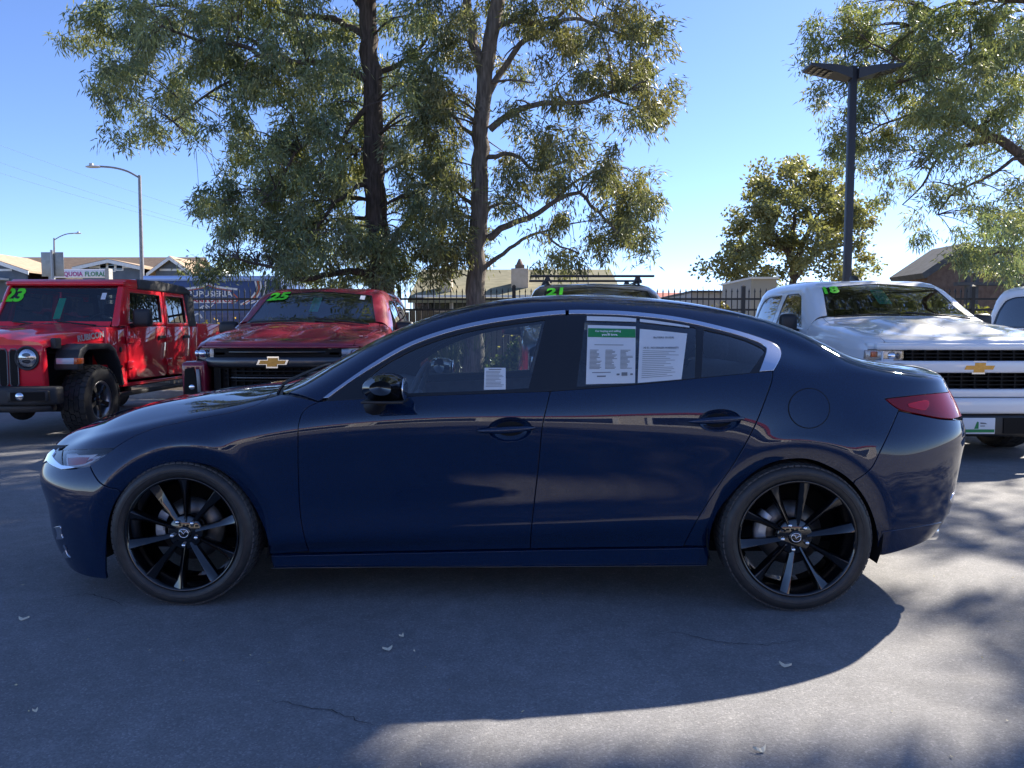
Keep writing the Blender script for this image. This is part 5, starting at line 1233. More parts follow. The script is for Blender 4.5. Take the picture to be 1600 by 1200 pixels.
# lot lamp post with two flat heads
YL = 13.5
lp = thing('lot_lamp_post', 'dark bronze square lamp post with two flat lamp heads behind the white pickup', 'lamp post', (0, 0, 0))
m_bronze = mat('bronze_paint', (.030, .032, .040), .45, .2)
lb = at(1321, 515, YL); xL = lb.x; zt = at(1331, 104, YL).z
q = MB(); q.box(xL - .058, xL + .058, YL - .058, YL + .058, .1, zt); q.build('pole', m_bronze, lp, bevel=.008)
q = MB(); q.box(xL - .2, xL + .2, YL - .2, YL + .2, .0, .35); q.build('footing', m_conc, lp, bevel=.02)
for s in (-1, 1):
    h = bpy.data.objects.new('lamp_head', None); C.objects.link(h); h.parent = lp; h.location = (xL, YL, zt - .10)
    q = MB(); x0_, x1_ = s * .055, s * .80
    q.add([(x0_, -.12, -.13), (x0_, .12, -.13), (x0_, .12, .05), (x0_, -.12, .05), (s * .36, -.19, -.05), (s * .36, .19, -.05), (s * .36, .19, .08), (s * .36, -.19, .08), (x1_, -.20, .06), (x1_, .20, .06), (x1_, .20, .10), (x1_, -.20, .10)],
          [f if s > 0 else f[::-1] for f in [(3, 2, 1, 0), (0, 1, 5, 4), (1, 2, 6, 5), (2, 3, 7, 6), (3, 0, 4, 7), (4, 5, 9, 8), (5, 6, 10, 9), (6, 7, 11, 10), (7, 4, 8, 11), (8, 9, 10, 11)]]); q.build('housing', m_bronze, h)
    for i in range(4):
        for j in range(3):
            p = MB(); p.box(s * .44 + s * i * .088 - .036, s * .44 + s * i * .088 + .036, -.15 + j * .105, -.065 + j * .105, -.045 + i * .026, -.035 + i * .026); p.build('led_lens', mat('led_lens', (.03, .03, .035), .2), h)

# dealership across the lot, behind the camera: it shows in the car's paint
dl = thing('showroom', 'long white showroom with a red band and dark glass front across the lot', 'building', (0, -24, 0))
q = MB(); q.box(-26, 22, -8, 0, 0, 4.4); q.build('wall', noisy('showroom_wall', (.60, .55, .48), (.70, .65, .57), 3, .8), dl)
q = MB(); q.box(-26.2, 22.2, -8.2, .25, 4.4, 5.0); q.build('parapet', noisy('showroom_band', (.32, .04, .04), (.38, .05, .05), 3, .6), dl)
for k in range(8):
    f = MB(); f.box(-24 + k * 5.6, -19.4 + k * 5.6, .003, .08, .4, 3.4); fo = f.build('window', m_white, dl)
    p = MB(); p.box(-23.8 + k * 5.6, -19.6 + k * 5.6, .09, .10, .6, 3.2); p.build('pane', m_pane, fo)
# fallen leaves
m_dry = mat('dry_leaf', (.62, .57, .44), .8)
for k, (px, py, a, l, lab) in enumerate(((607, 1017, .5, .055, 'curled pale leaf lying on the shaded asphalt, larger of two close together'), (629, 996, 1.0, .035, 'curled pale leaf lying just behind the larger one'), (35, 970, .05, .06, 'straight pale leaf on the asphalt near the front wheel'), (1226, 1043, -.5, .06, 'wavy leaf lying inside the sedan shadow edge'), (1190, 1176, .25, .055, 'yellowish leaf lying on the sunlit asphalt'), (648, 1020, 1.5, .016, 'tiny pale chip beside the curled leaves'), (56, 1114, .9, .022, 'small pale leaf bit on the shaded asphalt'))):
    g = on_ground(px, py); q = MB(); vs = []; n = 6; l *= .62
    for i in range(n + 1):
        t = i / n - .5; cx_ = l * t * 2 * .6; cy_ = .35 * l * (t * 2) ** 2; w = l * .16 * (1 - (2 * t) ** 2) + .0008
        for sgn in (-1, 1):
            x, y = cx_, cy_ + sgn * w; vs.append((x * math.cos(a) - y * math.sin(a), x * math.sin(a) + y * math.cos(a), .004 + .012 * abs(t) + .003 * sgn))
    vs2 = [(x, y, z + .0012) for x, y, z in vs]; m_ = len(vs)
    q.add(vs + vs2, [(2 * i, 2 * i + 2, 2 * i + 3, 2 * i + 1) for i in range(n)] + [(m_ + 2 * i, m_ + 2 * i + 1, m_ + 2 * i + 3, m_ + 2 * i + 2) for i in range(n)])
    o = q.build('fallen_leaf', m_dry); o.location = (g.x, g.y, 0.002); tag(o, lab, 'leaf', 'fallen leaves on the asphalt')

# grit and leaf crumbs too small to count, and two hairline cracks
n = 170; gx = RNG.uniform(-3.2, 3.4, n); gy = RNG.uniform(1.9, 7.5, n)
P = np.stack([gx, gy, np.full(n, .004)], 1); a = RNG.random(n) * 2 * PI; D = np.stack([np.cos(a), np.sin(a), RNG.uniform(-.05, .25, n)], 1)
o = link('leaf_litter', leaves_mesh('leaf_litter', P, D, RNG.uniform(.004, .022, n), RNG.uniform(.003, .007, n), np.array([(.55, .47, .30), (.35, .25, .13), (.62, .56, .42)])[RNG.integers(0, 3, n)]), m_leaf); o['kind'] = 'stuff'
for pts in (((420, 1092), (455, 1102), (520, 1112), (560, 1128), (610, 1138)), ((1010, 985), (1060, 990), (1120, 1003), (1190, 1008), (1260, 1000)), ((60, 940), (130, 930), (200, 948))):
    q = MB(); D = catmull([tuple(on_ground(x, y)) for x, y in pts], .02); D[1:-1, :2] += RNG.normal(size=(len(D) - 2, 2)) * .006; vs = []; k = len(D)
    for i in range(k):
        t = D[min(i + 1, k - 1)] - D[max(i - 1, 0)]; nn = np.array((-t[1], t[0], 0)); nn /= np.linalg.norm(nn) + 1e-9; w = .0022 * RNG.uniform(.3, 1.2) * (1 - abs(2 * i / (k - 1) - 1) ** 3)
        vs += [tuple(D[i] + nn * w + (0, 0, .003)), tuple(D[i] - nn * w + (0, 0, .003))]
    q.add(vs, [(2 * i, 2 * i + 1, 2 * i + 3, 2 * i + 2) for i in range(k - 1)]); structure(q.build('pavement_crack', mat('crack_dark', (.045, .044, .045), .95)))
# ================================================================== row of parked trucks (nose towards the camera)
truck_rubber = noisy('truck_rubber', (.022, .022, .024), (.034, .033, .033), 30, .6)
def vehicle_wheel(parent, radius, width, rim_r, rim_m, spokes=6, knobby=False, rim_lip=None):
    w = bpy.data.objects.new('wheel', None); C.objects.link(w); w.parent = parent; h = width / 2
    t = MB(); t.lathe([(rim_r, -h * .80), (rim_r + .02, -h * .95), (rim_r + (radius - rim_r) * .5, -h), (radius - .03, -h * .93), (radius - .008, -h * .8), (radius - .004, -h * .55), (radius - .004, h * .55), (radius - .008, h * .8), (radius - .03, h * .93), (rim_r + .03, h), (rim_r, h * .8)], 56)
    t.build('tyre', truck_rubber, w)
    tr = MB(); n = 34 if knobby else 46; dpt = .024 if knobby else .007
    rows = ((-.98, -.62, 0), (-.58, -.22, .5), (-.18, .18, 0), (.22, .58, .5), (.62, .98, 0))
    for k in range(n):
        for y0, y1, ph in rows:
            a = 2 * PI * (k + ph) / n; da = PI / n * (.78 if knobby else .82); vs = []
            sk = .25 * da * (1 if (k + int(ph * 2)) % 2 else -1)
            for rr in (radius - .012, radius + dpt * .4):
                for yy, aa in ((y0 * h, -da + sk), (y1 * h, -da - sk), (y1 * h, da - sk * .4), (y0 * h, da + sk)):
                    r2 = rr - max(0, abs(yy) / h - .6) * .05; vs.append((r2 * math.cos(a + aa), yy, r2 * math.sin(a + aa)))
            tr.add(vs, [(0, 1, 2, 3), (7, 6, 5, 4), (0, 4, 5, 1), (1, 5, 6, 2), (2, 6, 7, 3), (3, 7, 4, 0)])
    o = tr.build('tread', truck_rubber, w); o['kind'] = 'stuff'
    r = MB(); r.lathe([(rim_r + .002, -h * .78), (rim_r + .008, -h * .86), (rim_r - .012, -h * .84), (rim_r - .03, -h * .5), (rim_r - .04, h * .7)], 48); r.build('rim', rim_lip or rim_m, w)
    for k in range(spokes):
        a = 2 * PI * k / spokes; s = MB(); vs = []
        for rr, hw, yy in ((.04, .035, -h * .60), (rim_r * .55, .030, -h * .72), (rim_r - .012, .045, -h * .76)):
            for off, dy in ((-hw, .02), (-hw * .7, 0), (hw * .7, 0), (hw, .02)): vs.append((rr * math.cos(a) - off * math.sin(a), yy + dy, rr * math.sin(a) + off * math.cos(a)))
        s.add(vs, [(i * 4 + j, (i + 1) * 4 + j, (i + 1) * 4 + j + 1, i * 4 + j + 1) for i in range(2) for j in range(3)]); s.build('spoke', rim_m, w)
    hb = MB(); hb.lathe([(0, -h * .66), (.06, -h * .66), (.075, -h * .5), (.08, h * .2)], 24); hb.build('hub', rim_m, w)
    d = MB(); d.lathe([(0, 0), (rim_r - .05, 0), (rim_r - .05, .04)], 32); d.build('brake_disc', iron, w)
    return w
def put_wheels(veh, w0, spots):
    cmp_ = childmap()
    for i, (x, y, z) in enumerate(spots):
        w = w0 if i == 0 else copy_tree(w0, cmp_, veh)
        w.location = (x, y, z); w.rotation_euler = (0, R(20 + 17 * i), 0 if y < 0 else PI)
def mirror_obj(o, parent=None):
    me = o.data.copy(); me.transform(Matrix.Diagonal((1, -1, 1, 1))); me.flip_normals(); n = o.copy(); n.data = me; C.objects.link(n)
    l = o.location; n.location = (l.x, -l.y, l.z)
    if parent is not None: n.parent = parent
    return n
def both(mb, name, m, parent, **kw):
    o = mb.build(name, m, parent, **kw); return o, mirror_obj(o)

PICK_CURVES = [
 [(.05,0,.32),(.08,.6,.32),(.22,.88,.32),(.6,.96,.35),(1.5,.96,.40),(3.7,.96,.40),(3.90,.94,.42),(3.95,.5,.42),(3.95,0,.42)],
 [(0,0,.62),(.05,.6,.62),(.17,.90,.62),(.5,.995,.62),(1,1.008,.62),(3.7,1.008,.62),(3.91,.98,.62),(3.96,.6,.62),(3.96,0,.62)],
 [(.03,0,.93),(.07,.6,.93),(.17,.88,.93),(.45,.985,.94),(1.0,1.014,.95),(3.7,1.014,.98),(3.91,.98,.98),(3.96,.6,.98),(3.96,0,.98)],
 [(.06,0,1.09),(.10,.6,1.09),(.19,.88,1.09),(.45,.975,1.14),(1.0,1.002,1.215),(1.5,.998,1.265),(3.7,.975,1.27),(3.90,.94,1.27),(3.96,.6,1.27),(3.96,0,1.27)],
 [(.10,0,1.15),(.13,.6,1.145),(.22,.84,1.15),(.45,.925,1.19),(1.0,.955,1.268),(1.42,.945,1.325),(1.56,.905,1.39),(2.08,.825,1.71),(2.3,.805,1.775),(3.0,.80,1.795),(3.6,.80,1.79),(3.80,.795,1.77),(3.885,.76,1.735),(3.915,.5,1.72),(3.92,0,1.72)],
 [(.14,0,1.17),(.16,.4,1.17),(.22,.58,1.18),(.45,.62,1.22),(1.0,.62,1.31),(1.38,.64,1.355),(1.52,.70,1.40),(2.06,.735,1.75),(2.26,.715,1.82),(2.6,.705,1.85),(3.2,.705,1.857),(3.6,.70,1.848),(3.78,.68,1.832),(3.85,.60,1.81),(3.875,.4,1.80),(3.88,0,1.80)],
 [(.17,0,1.18),(.19,.2,1.18),(.26,.3,1.19),(.45,.32,1.225),(1.0,.32,1.315),(1.33,.33,1.365),(1.45,.36,1.40),(2.0,.38,1.755),(2.2,.35,1.83),(2.6,.34,1.865),(3.2,.34,1.872),(3.6,.32,1.855),(3.70,.25,1.845),(3.76,0,1.84)],
]
PICK_CENTRE = [(.4,1.22),(.5,1.23),(1.0,1.32),(1.3,1.365),(1.42,1.395),(1.98,1.765),(2.18,1.84),(2.6,1.875),(3.2,1.88),(3.6,1.87)]

def truck_body(veh, sx, sy, sz, dz, paintm, glass_m, stretch=0., hood_bulge=0., arch_x=.98, arch_r=.46, hood_rise=0.):
    """cab, wings, bonnet, doors and panes of a crew cab truck; veh faces local -x"""
    def X(x): return (x + (stretch if x > 2.9 else 0)) * sx
    def Zh(x, z): return (z + (hood_rise * max(0, min(1, 1 - x / 1.3)) if z > 1.05 else 0)) * sz + dz
    curves = [[(X(x), w * sy, Zh(x, z)) for x, w, z in c] for c in PICK_CURVES]; cen = [(X(x), Zh(x, z)) for x, z in PICK_CENTRE]
    def deform(S):
        S = S.copy(); x, y, z = S[..., 0], S[..., 1], S[..., 2]
        if hood_bulge:
            w_ = np.clip((x - .35 * sx) / .3, 0, 1) * np.clip((1.38 * sx - x) / .25, 0, 1) * (z > .9 * sz); S[..., 2] = z + hood_bulge * w_ * (1 / (1 + np.exp((np.abs(y) - .47 * sy) / .018)) - .5 * np.exp(-(y / .14) ** 2))
        r = np.hypot(x - arch_x * sx, z - .42); S[..., 1] = y + np.where((r < arch_r + .10) & (y > .7 * sy) & (z < 1.0), .020, 0)
        return S
    L_ = Loft(curves, .5 * sx, X(3.5), cen, du=.02, ds=.02, Rr=.5, sig_u=1.6, sig_s=1.1, deform=deform)
    U0, U1, VT_ = L_.U[0], L_.U[-1], L_.VS
    def s_(*pts): return [L_.side(X(a), Zh(a, b_)) for a, b_ in catmull(pts, .05)]
    def s1(*pts): return [L_.side(X(a), Zh(a, b_)) for a, b_ in pts]
    def t_(*pts): return [L_.top(X(a), b_ * sy) for a, b_ in catmull(pts, .05)]
    def p_(name, outer, m, holes=(), pair=True, **kw):
        kw.setdefault('step', .03); kw.setdefault('grid', .06)
        me = panel_mesh(name, L_, outer, holes, **kw); o = link(name, me, m, veh)
        if pair and not kw.get('join'): link(name, mirrored(me), m, veh)
        return o
    arch = [L_.side(arch_x * sx + arch_r * math.cos(t), .42 + arch_r * math.sin(t)) for t in np.linspace(0, PI, 16)]
    belt = 1.255; w1 = [(1.80,1.275),(2.18,1.66),(2.32,1.70),(2.72,1.705),(2.745,1.275)]; w2 = [(2.87,1.28),(2.86,1.705),(3.40,1.70),(3.58,1.66),(3.66,1.50),(3.68,1.285)]
    def win(pts):
        P = np.array(pts); out = []
        for i in range(len(P)):
            a, b_, c = P[i - 1], P[i], P[(i + 1) % len(P)]
            for t in (0, .5, 1):
                q0 = b_ + (a - b_) / np.linalg.norm(a - b_) * .05; q1 = b_ + (c - b_) / np.linalg.norm(c - b_) * .05; out.append(tuple((1 - t) ** 2 * q0 + 2 * t * (1 - t) * b_ + t * t * q1))
        return s1(*out)
    W1, W2 = win(w1), win(w2)
    wst = t_((2.07,0),(2.06,.25),(2.05,.5),(2.04,.66)); wss = t_((2.04,.67),(1.9,.705),(1.7,.76),(1.56,.80)); cowl = t_((1.50,.80),(1.44,.6),(1.40,.3),(1.39,0))
    back = [L_.rear(w * sy, Zh(4, z)) for w, z in ((.97,1.255),(.8,1.255),(.5,1.255),(.2,1.255))] + [(U1, L_.rear(.01, Zh(4, 1.255))[1])]
    p_('cab_shell', wst + wss + s_((1.58,1.36),(1.60,belt)) + s_((1.60,belt),(2.8,belt),(3.75,belt)) + back + [(U1, VT_ * .999), (X(3.5), VT_ * .999)], paintm, holes=[W1, W2], join=True)
    p_('front_door', s1((1.60,belt),(1.60,.46)) + s1((2.79,.46),(2.79,belt)), paintm); p_('rear_door', s1((2.79,belt),(2.79,.46)) + s1((3.72,.46),(3.74,belt)), paintm)
    p_('cab_corner', s1((3.74,belt),(3.72,.46)) + s1((3.90,.46)) + [L_.rear(w * sy, Zh(4, z)) for w, z in ((.8,.46),(.4,.46))] + [(U1, L_.rear(.01, Zh(4, .46))[1])] + back[::-1], paintm, join=True)
    p_('side_window', W1, glass_m, lift=-.008, flange=0, gap=-.004); p_('side_window', W2, glass_m, lift=-.008, flange=0, gap=-.004)
    fr = [tuple(np.mean(W1, 0) + (np.array(q) - np.mean(W1, 0)) * 1.04) for q in W1]; p_('window_seal', fr, pblack, holes=[[tuple(np.mean(W1, 0) + (np.array(q) - np.mean(W1, 0)) * .93) for q in W1]], lift=-.004, flange=0, gap=0)
    fr = [tuple(np.mean(W2, 0) + (np.array(q) - np.mean(W2, 0)) * 1.04) for q in W2]; p_('window_seal', fr, pblack, holes=[[tuple(np.mean(W2, 0) + (np.array(q) - np.mean(W2, 0)) * .93) for q in W2]], lift=-.004, flange=0, gap=0)
    p_('windscreen', wst + wss + cowl, glass_w2, join=True, lift=-.004, flange=0, gap=-.004)
    p_('windscreen_band', t_((2.07,0),(2.06,.25),(2.05,.5),(2.04,.66)) + t_((2.02,.655),(2.035,.5),(2.045,.25),(2.05,0)), pblack, join=True, lift=-.001, flange=0, gap=0)
    p_('windscreen_edge', wss + t_((1.56,.785),(1.7,.742),(1.9,.688),(2.04,.652)), pblack, lift=-.001, flange=0, gap=0)
    hs = [L_.top(X(a), b_ * sy) for a, b_ in catmull([(1.52,.86),(1.3,.875),(.9,.868),(.5,.845),(.30,.80)], .05)]; kn = L_.front(.80 * sy, Zh(.2, 1.135)); hf = [L_.front(w * sy, z) for w, z in ((.80, Zh(.2,1.135)), (.6, Zh(.1,1.118)), (.4, Zh(.1,1.115)), (.2, Zh(.1,1.115)))] + [(U0, L_.front(.01, Zh(.1, 1.115))[1])]
    hb_ = t_((1.44,0),(1.45,.3),(1.49,.6),(1.53,.80))
    p_('bonnet', hs + hf + [(U0, VT_ * .999), (.5 * sx, VT_ * .999)] + hb_, paintm, join=True)
    p_('cowl', t_((1.39,0),(1.40,.3),(1.44,.6),(1.50,.82)) + t_((1.53,.82),(1.49,.6),(1.45,.3),(1.44,0)), satin, join=True, lift=-.02, flange=0, gap=0)
    fend = [kn] + hs[::-1] + s_((1.56,1.33),(1.59,belt)) + s1((1.59,.48),(1.50,.47)) + arch + s1((.42,.55)) + [L_.front(.93 * sy, .58 * sz + dz), L_.front(.925 * sy, Zh(.2, 1.08)), L_.front(.86 * sy, Zh(.2, 1.125))]
    p_('wing', fend, paintm)
    # dark lining under the skin, cabin
    q = MB(); q.box(.25 * sx, X(3.85), -.80 * sy, .80 * sy, .40, .46); q.box(.35 * sx, 1.35 * sx, -.62 * sy, .62 * sy, .46, 1.0 * sz + dz); q.build('chassis', darkin, veh)['label'] = 'dark underbody'
    q = MB(); q.box(1.58 * sx, X(3.78), -.93 * sy, .93 * sy, .44, .50); q.box(1.62 * sx, X(3.75), -.955 * sy, -.93 * sy, .5, 1.22 * sz + dz); q.box(1.62 * sx, X(3.75), .93 * sy, .955 * sy, .5, 1.22 * sz + dz); o = q.build('door_lining', cabin_grey, veh); o['kind'] = 'stuff'
    q = MB(); q.prism([(1.42 * sx, 1.22 * sz + dz), (1.62 * sx, 1.30 * sz + dz), (1.95 * sx, 1.28 * sz + dz), (1.98 * sx, 1.05), (1.7 * sx, .8), (1.42 * sx, .9)], -.86 * sy, .86 * sy, 'xz'); q.build('dashboard', cabin_grey, veh, bevel=.03)
    for y in (-.40, .40):
        for xx in (2.45, 3.25):
            q = MB(); q.prism([(xx * sx, .7), (xx * sx + .5, .7), (xx * sx + .72, 1.35 * sz + dz), (xx * sx + .60, 1.37 * sz + dz), (xx * sx + .38, .92), (xx * sx, .88)], (y - .26) * sy, (y + .26) * sy, 'xz'); so = q.build('seat', cloth, veh, bevel=.04)
            q = MB(); q.box(xx * sx + .62, xx * sx + .72, (y - .14) * sy, (y + .14) * sy, 1.38 * sz + dz, 1.56 * sz + dz); q.build('headrest', cloth, so, bevel=.04)
    q = MB(); q.tube([(0, .19 * math.cos(t), .19 * math.sin(t)) for t in np.linspace(0, 2 * PI, 25)], .016, 6, caps=False); q.box(-.01, .01, -.18, .18, -.03, .03); o = q.build('steering_wheel', satin, veh); o.location = (2.10 * sx, -.42 * sy, 1.27 * sz + dz); o.rotation_euler = (0, R(28), 0)
    q = MB(); q.ellipsoid((1.93 * sx, 0, 1.64 * sz + dz), (.03, .13, .045)); q.build('rear_view_mirror', satin, veh)
    # inner roof and pillars
    p_('headliner', t_((2.1,0),(2.1,.4),(2.1,.6)) + t_((2.1,.6),(3.0,.62),(3.5,.6)) + t_((3.5,.6),(3.55,.3),(3.5,0)), headliner, join=True, lift=-.05, flange=0, gap=0)
    for s in (-1, 1):
        b_ = MB(); b_.lathe([(arch_r + .02, 0), (arch_r + .02, .30), (0, .30)], 24, (arch_x * sx, 0, .42), 'y', True, -.2, PI + .2); o = b_.build('arch_liner', darkin, veh); o.location.y = -.98 * sy if s < 0 else .68 * sy
    return L_, X, Zh, p_, s1
def pickup_bed(veh, x0, x1, hw, zt, paintm):
    q = MB(); q.box(x0, x1, -hw, -hw + .07, .55, zt); q.box(x0, x1, hw - .07, hw, .55, zt); q.box(x1 - .07, x1 - .001, -hw + .07, hw - .07, .55, zt - .004); q.box(x0, x0 + .06, -hw + .07, hw - .07, .55, zt - .02)
    q.box(x0 + .06, x1 - .07, -hw + .07, hw - .07, .55, .72); q.build('bed', paintm, veh, bevel=.015)
def door_mirror(veh, x, y, z, m, size=(.10, .13, .15), s=1):
    q = MB(); q.box(x - size[0], x + size[0], y - size[1], y + size[1], z - size[2], z + size[2]); o = q.build('door_mirror', m, veh, bevel=.05, seg=3)
    q = MB(); q.box(x + size[0] + .001, x + size[0] + .006, y - size[1] * .8, y + size[1] * .8, z - size[2] * .8, z + size[2] * .8); q.build('mirror_glass', chrome, o, bevel=.002)
    q = MB(); q.tube([(x + .03, y - s * size[1] * .8, z - size[2] * .75), (x + .06, y - s * (size[1] + .16), z - size[2] * 1.1)], .03, 8); q.build('mirror_arm', satin, o)
def bowtie(parent, x, y, z, w, gold, silver):
    h = w * .34; k = .12
    def cross(sc_):
        W, H_ = w / 2 * sc_, h / 2 * (1 + (sc_ - 1) * 1.6); a, b_ = W * .36, H_ * .42
        return [(-W, -b_), (-a * 1.1, -b_), (-a * 1.1 - .0, -H_), (a * .9, -H_), (a * .9, -b_), (W - b_ * .9, -b_), (W, b_), (a * 1.1, b_), (a * 1.1, H_), (-a * .9, H_), (-a * .9, b_), (-W + b_ * .9, b_)]
    def P(sc_): return [(-c, d) for c, d in cross(sc_)]
    q = MB(); q.prism([(y + c, z + d) for c, d in P(1.10)], x, x - .012, 'yz'); q.build('badge_border', silver, parent)
    q = MB(); q.prism([(y + c, z + d) for c, d in P(.92)], x - .010, x - .020, 'yz'); q.build('badge', gold, parent)
gold = noisy('gold_badge', (.50, .27, .06), (.58, .32, .08), 30, .35, .7)
neon = mat('neon_green_sticker', (.10, .78, .02), .5); neon_edge = mat('sticker_outline', (.02, .10, .01), .6)
green_tag = mat('green_hang_tag', (.04, .62, .32), .6); white_st = mat('white_sticker', (.7, .72, .74), .5)
glass_w2 = thin_glass('truck_windscreen', (.74, .82, .82), 1.4); glass_s2 = thin_glass('truck_side_glass', (.16, .18, .19), .9)
def screen_text(veh, L_, x, w, txt, size, m=None):
    """sticker digits laid on the windscreen; w signed (+ = vehicle's right)"""
    p, n = L_.ev([L_.top(x, abs(w))]); p = p[0]; n = n[0]; s = 1 if w > 0 else -1; p = p * (1, s, 1); n = n * (1, s, 1)
    x_ = Vector((0, -1, 0)); nn = Vector(n).normalized(); x_ = (x_ - nn * x_.dot(nn)).normalized(); up_ = nn.cross(x_)
    if up_.z < 0: up_ = -up_
    o = Vector(p) + nn * .006
    M_ = Matrix(((x_.x, up_.x, nn.x, o.x), (x_.y, up_.y, nn.y, o.y), (x_.z, up_.z, nn.z, o.z), (0, 0, 0, 1)))
    text('year_sticker', txt, size, M_, neon, veh, .002, .035, .12, .98)
    M2 = M_.copy(); M2.translation = o - nn * .0025
    text('sticker_outline', txt, size, M2, neon_edge, veh, .002, .055, .12, .98)
def screen_tag(veh, L_, x0, x1, w0, w1, m, off=-.03, name='hang_tag', lines=True):
    def P(x, w): p, n = L_.ev([L_.top(x, abs(w))]); s = 1 if w > 0 else -1; return Vector(p[0] * (1, s, 1)) + Vector(n[0] * (1, s, 1)) * off
    q = MB(); q.add([P(x0, w0), P(x0, w1), P(x1, w1), P(x1, w0)], [(0, 1, 2, 3)]); o = q.build(name, m, veh)
    if lines:
        q = MB(); off += .003 if off > 0 else .002
        for k in range(9):
            t = .12 + k * .09; a = x0 + (x1 - x0) * t; b_ = x0 + (x1 - x0) * (t + .035); wa = w0 + (w1 - w0) * .15; wb = w0 + (w1 - w0) * random.uniform(.6, .88); q.add([P(a, wa), P(a, wb), P(b_, wb), P(b_, wa)], [(0, 1, 2, 3)])
        l = q.build('print', mat('tag_print', (.25, .62, .45), .6), o); l['kind'] = 'stuff'
def front_plate(veh, x, z, hw=.1525, hh=.076):
    q = MB(); q.box(x - .012, x, -hw, hw, z - hh, z + hh); o = q.build('licence_plate', white_st, veh, bevel=.004)
    q = MB(); q.box(x - .0145, x - .0125, -hw * .95, hw * .95, z - hh * .80, z - hh * .42); q.build('plate_band', print_green, o)
    q = MB(); q.prism([(.045, z - hh * .35), (.005, z - hh * .35), (.005, z + hh * .5), (.02, z + hh * .55)], x - .0125, x - .0145, 'yz'); q.build('plate_mark', print_green, o)
    q = MB(); q.prism([(-.012, z + .02), (-.075, z + .018), (-.06, z + .030), (-.012, z + .034)], x - .0125, x - .0145, 'yz'); q.prism([(-.012, z - .004), (-.055, z - .004), (-.055, z + .004), (-.012, z + .004)], x - .0125, x - .0145, 'yz'); q.build('plate_print', print_grey, o)['kind'] = 'stuff'

